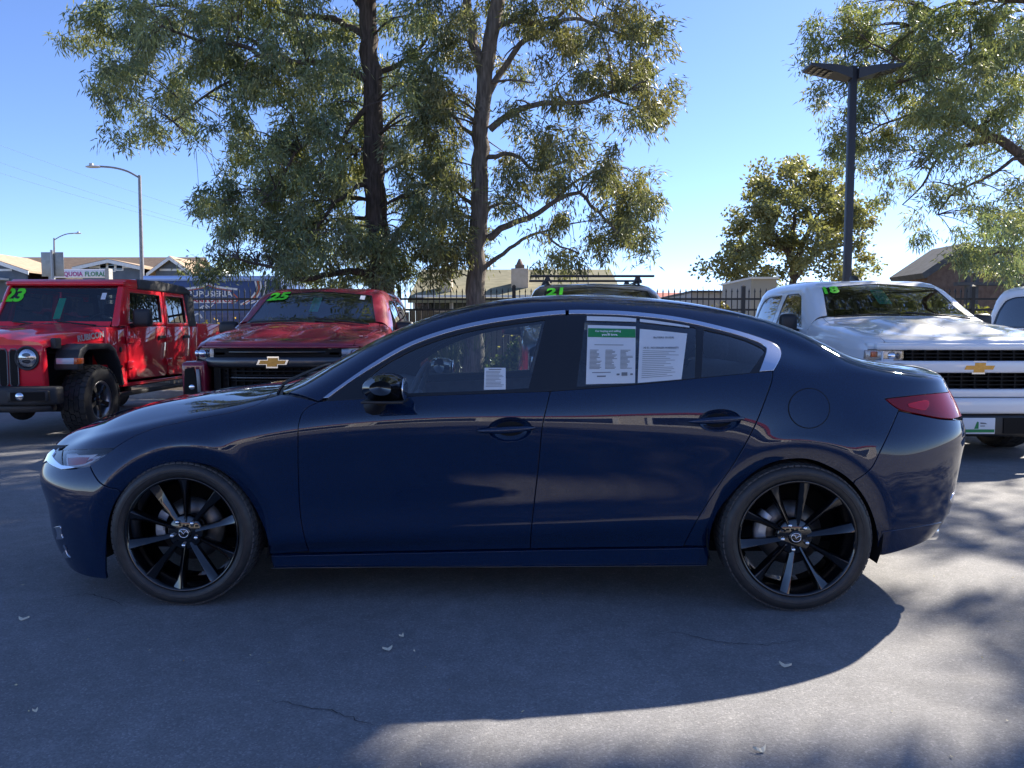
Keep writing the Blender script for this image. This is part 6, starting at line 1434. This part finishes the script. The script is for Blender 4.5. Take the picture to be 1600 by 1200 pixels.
# ------------------------------------------------------------------ white crew cab pickup, and its twin at the edge
white_pt = car_paint('white_truck_paint', (.76, .77, .79), 0, .35)
black_mesh = mat('grille_black', (.006, .006, .007), .5, spec=.15)
def white_pickup(label, x_c, front, detail=True):
    v = thing('pickup_truck', label, 'pickup truck', (x_c, front, 0), PI / 2, 'white pickups at the end of the row')
    L_, X, Zh, p_, s1 = truck_body(v, 1, 1, 1, 0, white_pt, glass_s2, hood_bulge=.05)
    # front clip, flat face about x=.05
    q = MB(); q.box(.36, .55, -.85, .85, .44, 1.10); q.build('radiator_support', darkin, v)
    def bar(z0, z1, hw, x0=.015, m=white_pt, name='grille_bar', bev=.02):
        q = MB(); pts = [(x0 + .10, -hw), (x0 + .035, -hw * .86), (x0, -hw * .5), (x0 - .01, 0), (x0, hw * .5), (x0 + .035, hw * .86), (x0 + .10, hw), (x0 + .16, hw), (x0 + .16, -hw)]
        q.prism(pts, z0, z1, 'xy'); return q.build(name, m, v, bevel=bev, seg=3)
    bar(1.055, 1.118, .90, .04); bar(.842, .955, .93, -.01); bar(.612, .690, .94, -.005)
    for (z0, z1, hw) in ((.955, 1.055, .66), (.69, .842, .70)):
        q = MB(); q.box(.13, .15, -hw, hw, z0, z1); q.build('grille_back', black_mesh, v)
        nrow = 2 if z1 - z0 < .12 else 3
        for r_ in range(1, nrow + 1):
            zz = z0 + (z1 - z0) * r_ / (nrow + 1); q = MB(); q.box(.045, .13, -hw, hw, zz - .006, zz + .006); q.build('grille_slat', black_mesh, v)
        for k in range(-5, 6):
            q = MB(); q.box(.05, .13, k * hw / 5.5 - .008, k * hw / 5.5 + .008, z0, z1); q.build('grille_rib', black_mesh, v)
    for s in (-1, 1):
        q = MB(); q.prism([(.10, s * .67), (.15, s * .83), (.27, s * .945), (.34, s * .945), (.34, s * .67)], .945, 1.052, 'xy'); o = q.build('headlight', mat('lamp_bowl', (.30, .31, .33), .22, .6), v, bevel=.01)
        q = MB(); q.prism([(.088, s * .665), (.138, s * .835), (.26, s * .955), (.27, s * .953), (.148, s * .833), (.098, s * .665)], .942, 1.054, 'xy'); q.build('headlight_lens', lens, o)
        q = MB(); q.ellipsoid((.13, s * .755, 1.0), (.03, .042, .042)); q.build('headlight_bulb', chrome, o)
        q = MB(); q.ellipsoid((.115, s * .705, 1.0), (.02, .03, .035)); q.build('headlight_bulb', mat('lamp_smoke', (.12, .12, .13), .2, .5), o)
        q = MB(); q.box(.185, .215, s * .895 - .03, s * .895 + .03, .985, 1.04); q.build('turn_signal', mat('amber', (.55, .10, .02), .2, 0, 1), o, bevel=.005)
        q = MB(); q.box(.105, .125, s * .80 - .045, s * .80 + .045, .955, .968); q.box(.105, .12, s * .855 - .006, s * .855 + .006, .955, 1.04); q.build('light_pipe', white_st, o)
        q = MB(); q.prism([(.09, s * .68), (.13, s * .83), (.25, s * .95), (.30, s * .95), (.30, s * .68)], .842, .940, 'xy'); q.build('lower_lamp_trim', white_pt, v, bevel=.008)
        q = MB(); q.prism([(.13, s * .66), (.16, s * .82), (.26, s * .93), (.50, s * .955), (.50, s * .66)], 1.056, 1.125, 'xy'); q.build('lamp_panel', white_pt, v, bevel=.015)
        q = MB(); q.box(.11, .16, s * .80 - .09, s * .80 + .09, .905, .925); q.build('marker_strip', white_st, v)
        q = MB(); q.ellipsoid((.09, s * .70, .42), (.03, .05, .045)); q.build('fog_lamp', chrome, v)
    bowtie(v, .0, 0, .893, .31, gold, chrome)
    q = MB(); pts = [(.12, -.99), (.02, -.85), (-.03, -.5), (-.04, 0), (-.03, .5), (.02, .85), (.12, .99), (.34, .99), (.34, -.99)]
    q.prism(pts, .455, .606, 'xy'); q.build('bumper', white_pt, v, bevel=.03, seg=3)
    q = MB(); q.prism([(x + .012, y * .985) for x, y in pts], .24, .450, 'xy'); q.build('lower_bumper', satin, v, bevel=.03, seg=3)
    q = MB(); q.box(-.032, .0, -.55, -.24, .27, .42); q.box(-.032, .0, .24, .55, .27, .42); q.build('air_intake', black_mesh, v)['kind'] = 'stuff'
    front_plate(v, -.032, .345)
    for s in (-1, 1): door_mirror(v, 1.86, s * 1.14, 1.33, satin, (.07, .10, .11), s)
    q = MB(); q.prism([(2.55, 1.875), (2.80, 1.875), (2.76, 1.94), (2.72, 1.95)], -.03, .03, 'xz'); q.build('roof_fin', satin, v, bevel=.008)
    pickup_bed(v, 4.0, 5.78, 1.0, 1.36, white_pt)
    w = vehicle_wheel(v, .405, .275, .255, mat('bright_wheel', (.45, .46, .48), .3, .9), 6); put_wheels(v, w, [(.98, -.86, .405), (4.62, -.86, .405), (.98, .86, .405), (4.62, .86, .405)])
    if detail:
        screen_text(v, L_, 1.965, .62, '18', .21); screen_tag(v, L_, 1.97, 1.70, .135, -.02, green_tag, -.03)
        screen_tag(v, L_, 1.84, 1.72, .23, .21, white_st, -.01, 'white_strip', False)
    for (a, c_) in ((-.75, -.05), (.05, .75)):
        q = MB(); q.tube([tuple(Vector(L_.ev([L_.top(1.42 + .06 * t, abs(a + (c_ - a) * t))])[0][0] * (1, 1 if a + (c_ - a) * t > 0 else -1, 1)) + Vector((0, 0, .02))) for t in np.linspace(0, 1, 7)], .010, 6); q.build('wiper', satin, v)
    return v
white_pickup("white crew cab pickup with green 18 on its windscreen, behind the sedan's tail", 4.39, 7.22)
white_pickup("white pickup half out of the picture beyond the other white pickup's mirror", 7.72, 7.15, False)

# ------------------------------------------------------------------ maroon pickup
maroon = car_paint('maroon_paint', (.19, .010, .030), 0, .5, .25, 0, .1)
grey_bar = mat('gunmetal_bar', (.045, .048, .055), .28, .5, .6)
v = thing('pickup_truck', 'maroon pickup with black grille, gold badge and green 25 on its windscreen', 'pickup truck', (-2.36, 7.62, 0), PI / 2)
L_, X, Zh, p_, s1 = truck_body(v, .935, .94, .965, -.015, maroon, glass_s2, hood_bulge=.05, hood_rise=.015)
old = set(bpy.data.objects)
def bar(z0, z1, hw, x0, m, name, bev=.015, par=v):
    q = MB(); pts = [(x0 + .14, -hw), (x0 + .06, -hw * .86), (x0, -hw * .55), (x0 - .02, 0), (x0, hw * .55), (x0 + .06, hw * .86), (x0 + .14, hw), (x0 + .22, hw), (x0 + .22, -hw)]
    q.prism(pts, z0, z1, 'xy'); return q.build(name, m, par, bevel=bev, seg=3)
q = MB(); q.box(.42, .60, -.80, .80, .36, 1.0); q.build('radiator_support', darkin, v)
bar(1.005, 1.025, .80, .06, maroon, 'bonnet_lip', .006)
q = MB(); q.box(.10, .14, -.64, .64, .50, 1.0); q.build('grille_back', black_mesh, v)
bar(.955, .975, .60, .05, gblack, 'grille_slat', .006)
bar(.815, .915, .74, -.02, grey_bar, 'grille_bar', .03)
for z in (.775, .735, .68, .625, .58): bar(z - .009, z + .009, .60, .03, black_mesh, 'grille_slat', .004)
for k in range(-7, 8):
    q = MB(); q.box(.05, .10, k * .08 - .006, k * .08 + .006, .56, .80); q.build('grille_rib', black_mesh, v)
bar(.700, .720, .58, .015, grey_bar, 'grille_moulding', .006); bar(.600, .618, .56, .015, grey_bar, 'grille_moulding', .006)
bowtie(v, -.045, 0, .868, .29, gold, chrome)
for s in (-1, 1):
    q = MB(); q.prism([(.13, s * .50), (.17, s * .70), (.28, s * .88), (.50, s * .935), (.55, s * .92), (.40, s * .50)], .88, 1.0, 'xy'); o = q.build('headlight', mat('lamp_house', (.42, .44, .47), .22, .6), v, bevel=.012)
    q = MB(); q.prism([(.115, s * .51), (.155, s * .705), (.265, s * .872), (.49, s * .93), (.50, s * .925), (.275, s * .862), (.165, s * .70), (.125, s * .51)], .892, 1.003, 'xy'); q.build('headlight_lens', lens, o)
    q = MB(); q.ellipsoid((.17, s * .77, .95), (.04, .05, .04)); q.build('headlight_bulb', chrome, o)
    q = MB(); q.ellipsoid((.22, s * .845, .95), (.03, .03, .035)); q.build('headlight_bulb', chrome, o)
    q = MB(); q.box(.10, .13, s * .575 - .055, s * .575 + .055, .93, .97); q.build('turn_signal', mat('smoked_amber', (.22, .08, .05), .2, 0, 1), o, bevel=.008)
    q = MB(); q.prism([(.02, .50), (.00, .86), (.10, .88), (.26, .86), (.30, .50)], s * .70, s * .93, 'xz'); q.build('bumper_horn', maroon, v, bevel=.03, seg=3)
    q = MB(); q.prism([(s * .745, .55), (s * .80, .82), (s * .885, .80), (s * .90, .55)], -.002, -.014, 'yz'); q.build('corner_intake', black_mesh, v)
    q = MB(); q.prism([(s * .72, .50), (s * .735, .80), (s * .77, .80), (s * .755, .50)], -.004, -.030, 'yz'); q.build('intake_blade', mat('blade_grey', (.16, .17, .19), .35, .6), v, bevel=.006)
    q = MB(); q.ellipsoid((.0, s * .82, .62), (.02, .04, .035)); q.build('fog_lamp', chrome, v)
    door_mirror(v, 1.70, s * 1.06, 1.27, satin, (.07, .115, .085), s)
for o in set(bpy.data.objects) - old:
    if o.parent is v and o.name.split('.')[0] != 'door_mirror': o.location.z += .06
bar(.26, .58, .92, .0, satin, 'lower_bumper', .03)
q = MB(); q.box(-.026, .03, -.40, .40, .30, .36); q.build('skid_plate', mat('skid_silver', (.35, .36, .37), .4, .7), v, bevel=.01)
pickup_bed(v, 3.74, 5.40, .93, 1.25, maroon)
w = vehicle_wheel(v, .39, .265, .235, mat('dark_wheel', (.05, .05, .055), .3, .7), 6); put_wheels(v, w, [(.93, -.81, .39), (4.2, -.81, .39), (.93, .81, .39), (4.2, .81, .39)])
screen_text(v, L_, 1.845, .50, '25', .25); screen_tag(v, L_, 1.83, 1.57, .07, -.04, green_tag, -.03); screen_tag(v, L_, 1.88, 1.80, -.50, -.56, white_st, .002, 'white_sticker', False)
for (a, c_) in ((-.70, -.05), (.05, .70)):
    q = MB(); q.tube([tuple(Vector(L_.ev([L_.top(1.33 + .06 * t, abs(a + (c_ - a) * t))])[0][0] * (1, 1 if a + (c_ - a) * t > 0 else -1, 1)) + Vector((0, 0, .02))) for t in np.linspace(0, 1, 7)], .010, 6); q.build('wiper', satin, v)

# ------------------------------------------------------------------ SUV hidden behind the sedan
suv_pt = car_paint('charcoal_paint', (.05, .055, .06), .4, .35)
v = thing('suv', 'charcoal SUV with roof rack and green 21, mostly hidden by the blue sedan', 'suv', (1.03, 7.55, 0), PI / 2)
L_, X, Zh, p_, s1 = truck_body(v, .93, .93, .985, 0, suv_pt, glass_s2, stretch=.75, hood_rise=-.03)
bar(.60, .98, .70, .03, black_mesh, 'grille', .02, v); bar(.30, .58, .90, .0, satin, 'bumper', .03, v)
for s in (-1, 1):
    q = MB(); q.prism([(.12, s * .55), (.16, s * .72), (.28, s * .87), (.45, s * .90), (.40, s * .55)], .86, .98, 'xy'); o = q.build('headlight', mat('lamp_house', (.2, .21, .23), .25, .7), v, bevel=.012)
    q = MB(); q.ellipsoid((.15, s * .73, .92), (.04, .06, .04)); q.build('headlight_bulb', chrome, o)
    door_mirror(v, 1.70, s * 1.04, 1.27, suv_pt, (.07, .11, .08), s)
    q = MB(); q.tube([(2.15, s * .56, 1.81), (2.25, s * .57, 1.855), (3.6, s * .57, 1.87), (3.75, s * .56, 1.82)], .018, 8); q.build('roof_rail', satin, v)
for x in (2.35, 3.3):
    q = MB(); q.box(x - .035, x + .035, -.79, .79, 1.925, 1.952); q.build('rack_bar', satin, v, bevel=.008)
    for s in (-1, 1):
        q = MB(); q.prism([(s * .52, 1.85), (s * .63, 1.85), (s * .60, 1.925), (s * .555, 1.925)], x - .05, x + .05, 'yz'); q.build('rack_foot', satin, v)
q = MB(); q.tube([(2.9, .0, 1.78), (2.95, 0, 2.10)], .006, 6); q.build('aerial', satin, v)
w = vehicle_wheel(v, .37, .245, .235, mat('dark_wheel', (.05, .05, .055), .3, .7), 5); put_wheels(v, w, [(.93, -.80, .37), (3.8, -.80, .37), (.93, .80, .37), (3.8, .80, .37)])
screen_text(v, L_, 1.845, .50, '21', .24)

# ------------------------------------------------------------------ red off-road pickup
red = car_paint('red_paint', (.80, .016, .034), .0, .5, 0, 0, .1)
blk_pl = noisy('black_textured_plastic', (.020, .021, .024), (.030, .031, .035), 90, .55, bump=.1, bscale=300)
hard_top = noisy('charcoal_hard_top', (.05, .05, .052), (.065, .065, .068), 60, .75)
v = thing('offroad_pickup', 'red off-road pickup with black fender flares, round lamps and green 23 on its windscreen', 'pickup truck', (-5.80, 8.2, 0), PI / 2)
# local: x back, y to the vehicle's right (image left), z up
q = MB(); q.prism([(.22, .56), (.20, 1.04), (.24, 1.10), (.30, 1.12), (.34, .56)], -.66, .66, 'xz'); q.build('grille_panel', red, v, bevel=.03, seg=3)
for k in range(7):
    y = (k - 3) * .118; q = MB(); pts = [(y - .037, .66), (y - .037, 1.0), (y - .02, 1.03), (y + .02, 1.03), (y + .037, 1.0), (y + .037, .66), (y + .02, .635), (y - .02, .635)]
    q.prism(pts, .205, .188, 'yz'); so = q.build('grille_slot', black_mesh, v)
    q = MB(); fr = [(y - .046, .655), (y - .046, 1.005), (y - .024, 1.042), (y + .024, 1.042), (y + .046, 1.005), (y + .046, .655), (y + .024, .624), (y - .024, .624)]
    q.tube([(.192, a, b_) for a, b_ in fr + fr[:1]], .007, 5, caps=False); q.build('slot_trim', mat('slot_grey', (.16, .16, .17), .4, .5), so)
for s in (-1, 1):
    q = MB(); q.lathe([(.0, -.0), (.125, 0), (.135, -.012), (.128, -.022), (.112, -.016), (.104, .0)], 36, (.2, s * .50, .94), 'x'); o = q.build('headlight_ring', blk_pl, v)
    q = MB(); q.lathe([(.0, -.014), (.07, -.012), (.1, .002)], 32, (.192, s * .50, .94), 'x'); q.build('headlight_reflector', mat('lamp_silver', (.5, .52, .55), .12, .9), o)
    q = MB(); q.box(.170, .186, s * .50 - .085, s * .50 + .085, .932, .948); q.ellipsoid((.182, s * .50, .975), (.012, .05, .022)); q.ellipsoid((.182, s * .50, .905), (.012, .05, .022)); q.build('headlight_projector', mat('lamp_dark', (.04, .045, .06), .1, .3), o)['kind'] = 'stuff'
    q = MB(); q.lathe([(.0, -.030), (.06, -.027), (.1, -.014), (.105, -.004)], 32, (.195, s * .50, .94), 'x'); q.build('headlight_lens', lens, o)
# bonnet: tapered, crowned
q = MB(); secs = []
for x, hw, z0, z1 in ((.23, .655, 1.03, 1.125), (.30, .67, 1.06, 1.15), (.6, .70, 1.08, 1.20), (1.0, .74, 1.10, 1.25), (1.46, .775, 1.12, 1.29)):
    secs.append([(x, y * hw, z) for y, z in ((-1, z0), (-1.0, z1 - .05), (-.93, z1 - .012), (-.6, z1 + .012), (-.42, z1 + .02), (-.34, z1 + .045), (0, z1 + .052), (.34, z1 + .045), (.42, z1 + .02), (.6, z1 + .012), (.93, z1 - .012), (1.0, z1 - .05), (1, z0))])
vs = [p for s_ in secs for p in s_]; n = 13
q.add(vs, [(i * n + j, i * n + j + 1, (i + 1) * n + j + 1, (i + 1) * n + j) for i in range(len(secs) - 1) for j in range(n - 1)], True); q.add(secs[0], [tuple(range(n - 1, -1, -1))]); o = q.build('bonnet', red, v); o.data.set_sharp_from_angle(angle=R(50))
for s in (-1, 1):
    q = MB(); q.box(.34, .46, s * .70 - .03, s * .70 + .03, 1.04, 1.16); q.build('bonnet_latch', blk_pl, v, bevel=.012)
    q = MB(); q.box(.60, 1.62, s * .66 - .10, s * .66 + .10, 1.035, 1.10); q.build('wing', red, v, bevel=.01)
    q = MB(); q.box(1.30, 1.78, s * .70 - .095, s * .70 + .095, .55, 1.285); q.build('scuttle_side', red, v, bevel=.012)
    text('lettering', 'RUBICON', .10, face_frame((1.02, s * .756, 1.17), (1 if s < 0 else -1, -.088, .11 if s < 0 else -.11), (0, 0, 1)), mat('decal_silver', (.55, .50, .50), .4, .4), v, .004, .03, width=.50)
    text('badge', 'JEEP', .055, face_frame((1.60, s * .800, .78), (1 if s < 0 else -1, 0, 0), (0, 0, 1)), mat('badge_dark', (.05, .04, .04), .4, .6), v, .004, .02, width=.13)
    q = MB(); q.lathe([(0, 0), (.03, 0), (.035, .006)], 18, (1.62, s * .80 - (.006 if s < 0 else 0), 1.0), 'y'); q.build('trail_badge', mat('badge_dark', (.05, .04, .04), .4, .6), v)
    # flare: arched top over the tyre
    fl = MB(); prof = [(.40, .80), (.40, .90), (.46, 1.03), (.60, 1.09), (1.12, 1.09), (1.24, 1.03), (1.36, .84), (1.44, .56), (1.39, .56), (1.30, .82), (1.19, .98), (1.08, 1.02), (.64, 1.02), (.54, .96), (.52, .86), (.52, .80)]
    fl.prism(prof, s * .66, s * .935, 'xz'); fo = fl.build('fender_flare', blk_pl, v, bevel=.02, seg=2)
    q = MB(); q.obox((.392, s * .80, .90), (.010, 0, 0), (0, .10, 0), (0, 0, .035)); q.build('running_lamp', mat('lamp_white', (.45, .50, .58), .2, 0, 1), fo, bevel=.008)
    q = MB(); q.obox((.405, s * .905, .90), (.018, 0, 0), (0, .030, 0), (0, 0, .034)); q.build('turn_signal', mat('amber', (.55, .10, .02), .2, 0, 1), fo, bevel=.008)
    q = MB(); q.obox((.46, s * .935, .90), (.055, 0, 0), (0, .006, 0), (0, 0, .032)); q.build('side_marker', mat('amber', (.55, .10, .02), .2, 0, 1), fo, bevel=.004)
    b_ = MB(); b_.box(.50, 1.36, s * .40 - .04, s * .40 + .04, .45, 1.0); b_.box(.5, 1.40, s * .52 - .13, s * .52 + .13, .98, 1.02); b_.build('inner_arch', darkin, v)['kind'] = 'stuff'
    # tub and doors
    zt = 1.31
    q = MB(); q.prism([(1.66, .52), (1.66, .565), (3.98, .565), (3.98, .52)], s * .70, s * .80, 'xz'); q.build('sill', red, v, bevel=.01)
    def dpanel(name, x0, x1, r=.06):
        q = MB(); P = [(x0, .60 + r), (x0 + r * .4, .60 + r * .4), (x0 + r, .60), (x1 - r, .60), (x1 - r * .4, .60 + r * .4), (x1, .60 + r), (x1, zt), (x0, zt)]
        q.prism(P, s * .765, s * .812, 'xz'); return q.build(name, red, v, bevel=.012)
    for nm, x0, x1 in (('front_door', 1.80, 2.90), ('rear_door', 2.935, 3.72)):
        do = dpanel(nm, x0, x1)
        q = MB(); q.box(x1 - .26, x1 - .06, s * .828 - .010, s * .828 + .010, 1.135, 1.175); q.ellipsoid((x1 - .24, s * .812, 1.13), (.03, .006, .03)); q.build('door_handle', blk_pl, do, bevel=.006)
        for zz in (.80, 1.13):
            q = MB(); q.box(x0 - .06, x0 + .10, s * .822 - .014, s * .822 + .014, zz - .05, zz + .05); q.build('hinge', red, do, bevel=.012)
        # window frame
        q = MB(); a0 = .12 if nm == 'front_door' else .02
        out = [(x0, zt + .005), (x0 + a0, 1.80), (x1 - (.0 if nm == 'front_door' else .06), 1.80), (x1, zt + .005)]; inn = [(x0 + .09, zt + .05), (x0 + a0 + .07, 1.745), (x1 - .06 - (.0 if nm == 'front_door' else .04), 1.745), (x1 - .06, zt + .05)]
        yo, yi = s * .80, s * .735
        def lean(x, z, y): return (x, y - s * .045 * (z - zt) / .5, z)
        m4 = len(out); vs = [lean(a, b_, yo) for a, b_ in out] + [lean(a, b_, yo) for a, b_ in inn] + [lean(a, b_, yi) for a, b_ in out] + [lean(a, b_, yi) for a, b_ in inn]
        fs_ = []
        for k in range(4):
            j = (k + 1) % 4; fs_ += [(k, j, 4 + j, 4 + k), (8 + k, 12 + k, 12 + j, 8 + j), (k, 8 + k, 8 + j, j), (4 + k, 4 + j, 12 + j, 12 + k)]
        q.add(vs, [f if s < 0 else f[::-1] for f in fs_]); q.build('window_frame', red, do, bevel=.010)
        q = MB(); q.add([lean(a, b_, s * .772) for a, b_ in inn], [(0, 1, 2, 3) if s > 0 else (3, 2, 1, 0)]); q.build('side_window', glass_s2, do)
        q = MB(); q.tube([lean(a, b_, s * .785) for a, b_ in inn + inn[:1]], .012, 5, caps=False); q.build('window_seal', satin, do)
    q = MB(); q.prism([(3.74, .60), (3.98, .60), (3.98, zt), (3.74, zt)], s * .765, s * .81, 'xz'); q.build('cab_corner', red, v, bevel=.012)
    q = MB(); q.prism([(3.73, zt + .005), (3.68, 1.80), (3.89, 1.80), (4.02, zt + .005)], s * .69, s * .795, 'xz'); q.build('top_corner', hard_top, v, bevel=.015)
    # windscreen pillar
    q = MB(); q.add([(1.52, s * .735, 1.29), (1.58, s * .81, 1.30), (1.80, s * .81, 1.30), (1.70, s * .735, 1.29), (1.80, s * .695, 1.82), (1.84, s * .755, 1.82), (1.98, s * .755, 1.82), (1.96, s * .695, 1.82)], [f if s > 0 else f[::-1] for f in [(0, 1, 5, 4), (1, 2, 6, 5), (2, 3, 7, 6), (3, 0, 4, 7), (0, 3, 2, 1), (4, 5, 6, 7)]]); q.build('windscreen_pillar', red, v, bevel=.015)
    door_mirror(v, 1.84, s * .99, 1.41, blk_pl, (.07, .115, .115), s)
    q = MB(); q.box(1.5, 3.9, s * .80 - .035, s * .80 + .035, .40, .46); q.build('rock_rail', blk_pl, v, bevel=.02)
q = MB(); q.add([(1.52, -.72, 1.29), (1.52, .72, 1.29), (1.57, .72, 1.36), (1.57, -.72, 1.36), (1.66, -.72, 1.28), (1.66, .72, 1.28)], [(0, 3, 2, 1), (0, 1, 5, 4), (3, 4, 5, 2)]); q.box(1.44, 1.66, -.74, .74, 1.255, 1.29); q.build('windscreen_base', red, v)
q = MB(); q.add([(1.565, -.735, 1.345), (1.565, .735, 1.345), (1.855, .695, 1.825), (1.855, -.695, 1.825)], [(0, 3, 2, 1)]); q.build('windscreen', thin_glass('dark_windscreen', (.66, .74, .76), .9), v)
q = MB(); q.box(1.81, 2.0, -.765, .765, 1.825, 1.885); q.build('windscreen_header', red, v, bevel=.025, seg=3)
q = MB(); q.prism([(1.86, 1.86), (1.95, 1.915), (2.2, 1.93), (2.22, 1.80), (1.9, 1.80)], -.76, .76, 'xz'); q.build('roof_front', red, v, bevel=.02, seg=3)
q = MB(); q.prism([(2.225, 1.80), (2.225, 1.935), (2.9, 1.95), (3.65, 1.925), (3.88, 1.87), (3.90, 1.80)], -.775, .775, 'xz'); q.build('hard_top', hard_top, v, bevel=.03, seg=3)
q = MB(); q.add([(3.86, -.74, 1.80), (3.86, .74, 1.80), (3.98, .75, zt), (3.98, -.75, zt)], [(0, 3, 2, 1), (0, 1, 2, 3)]); q.build('rear_glass', glass_s2, v)
q = MB(); q.box(3.93, 3.98, -.76, .76, .6, zt); q.build('cab_back', red, v)
q = MB(); q.box(1.66, 3.95, -.70, .70, .50, .60); q.box(.3, 1.5, -.45, .45, .5, 1.0); q.build('chassis', darkin, v)['kind'] = 'stuff'
q = MB(); q.prism([(1.5, 1.05), (1.5, 1.30), (1.72, 1.33), (1.85, 1.25), (1.85, .9)], -.72, .72, 'xz'); q.build('dashboard', blk_pl, v, bevel=.02)
for y in (-.36, .36):
    for xx in (2.3, 3.05):
        q = MB(); q.prism([(xx, .75), (xx + .5, .75), (xx + .72, 1.42), (xx + .60, 1.44), (xx + .38, .95), (xx, .92)], y - .25, y + .25, 'xz'); so = q.build('seat', cloth, v, bevel=.04)
        q = MB(); q.box(xx + .62, xx + .72, y - .13, y + .13, 1.46, 1.66); q.build('headrest', cloth, so, bevel=.04)
q = MB(); q.tube([(0, .19 * math.cos(t), .19 * math.sin(t)) for t in np.linspace(0, 2 * PI, 25)], .016, 6, caps=False); o = q.build('steering_wheel', satin, v); o.location = (2.0, -.36, 1.30); o.rotation_euler = (0, R(25), 0)
# bumper
q = MB(); pts = [(.10, -.87), (-.02, -.70), (-.05, -.45), (-.05, .45), (-.02, .70), (.10, .87), (.24, .87), (.24, -.87)]
q.prism(pts, .44, .635, 'xy'); q.build('bumper', blk_pl, v, bevel=.03, seg=3)
q = MB(); q.prism([(x * .8 + .05, y * .9) for x, y in pts], .36, .44, 'xy'); q.build('bumper_skirt', satin, v, bevel=.02)
for s in (-1, 1):
    q = MB(); q.obox((-.012, s * .63, .54), Vector((-.0, 0, 0)) + Vector((.022, 0, 0)), Vector((.035 * 1, s * .20, 0)) * 1.0, (0, 0, .062)); o = q.build('fog_bezel', satin, v, bevel=.015)
    q = MB(); q.obox((-.030, s * .635, .54), (.010, 0, 0), Vector((.030, s * .165, 0)), (0, 0, .045)); q.build('bezel_grille', black_mesh, o)
    q = MB(); q.lathe([(0, -.02), (.035, -.018), (.048, 0), (.05, .02)], 24, (-.045, s * .55, .54), 'x'); q.build('fog_lamp', chrome, o)
q = MB(); q.tube([(.55, -.75, .36), (.55, .75, .36)], .045, 10); q.ellipsoid((.55, -.2, .36), (.14, .14, .14)); q.tube([(.35, -.6, .42), (.35, .6, .38)], .02, 8); q.build('front_axle', darkin, v)['kind'] = 'stuff'
w = vehicle_wheel(v, .415, .285, .225, mat('black_wheel', (.012, .012, .014), .25, .3, .5), 5, True, mat('machined_lip', (.4, .4, .42), .3, .9)); put_wheels(v, w, [(.92, -.785, .415), (4.4, -.785, .415), (.92, .785, .415), (4.4, .785, .415)])
pickup_bed(v, 4.04, 5.55, .80, 1.36, red)
def jeep_ws(y, t, off=.01):
    a, b_ = Vector((1.565, 0, 1.345)), Vector((1.855, 0, 1.825)); d = (b_ - a); n_ = Vector((-d.z, 0, d.x)).normalized(); p = a + d * t + n_ * off; return Vector((p.x, y, p.z)), n_, d.normalized()
def ws_frame(y, t, off): p, n_, d = jeep_ws(y, t, off); return Matrix(((0, d.x, n_.x, p.x), (-1, d.y, n_.y, p.y), (0, d.z, n_.z, p.z), (0, 0, 0, 1)))
text('year_sticker', '23', .27, ws_frame(.63, .72, .006), neon, v, .002, .035, .12, .98); text('sticker_outline', '23', .27, ws_frame(.63, .72, .003), neon_edge, v, .002, .055, .12, .98)
def ws_quad(name, y0, y1, t0, t1, m, off): q = MB(); q.add([jeep_ws(y0, t0, off)[0], jeep_ws(y1, t0, off)[0], jeep_ws(y1, t1, off)[0], jeep_ws(y0, t1, off)[0]], [(0, 1, 2, 3)]); return q.build(name, m, v)
ws_quad('hang_tag', -.04, .05, .12, .68, green_tag, -.02); ws_quad('white_sticker', -.50, -.56, .62, .80, white_st, .003)
q = MB(); q.box(1.62, 1.78, -.40, -.05, 1.335, 1.338); q.build('dash_paper', white_st, v)
for y0, y1 in ((-.55, -.05), (.02, .52)):
    q = MB(); q.tube([(1.52, y0, 1.31), (1.50, (y0 + y1) / 2, 1.335), (1.545, y1, 1.36)], .011, 6); q.build('wiper', satin, v)
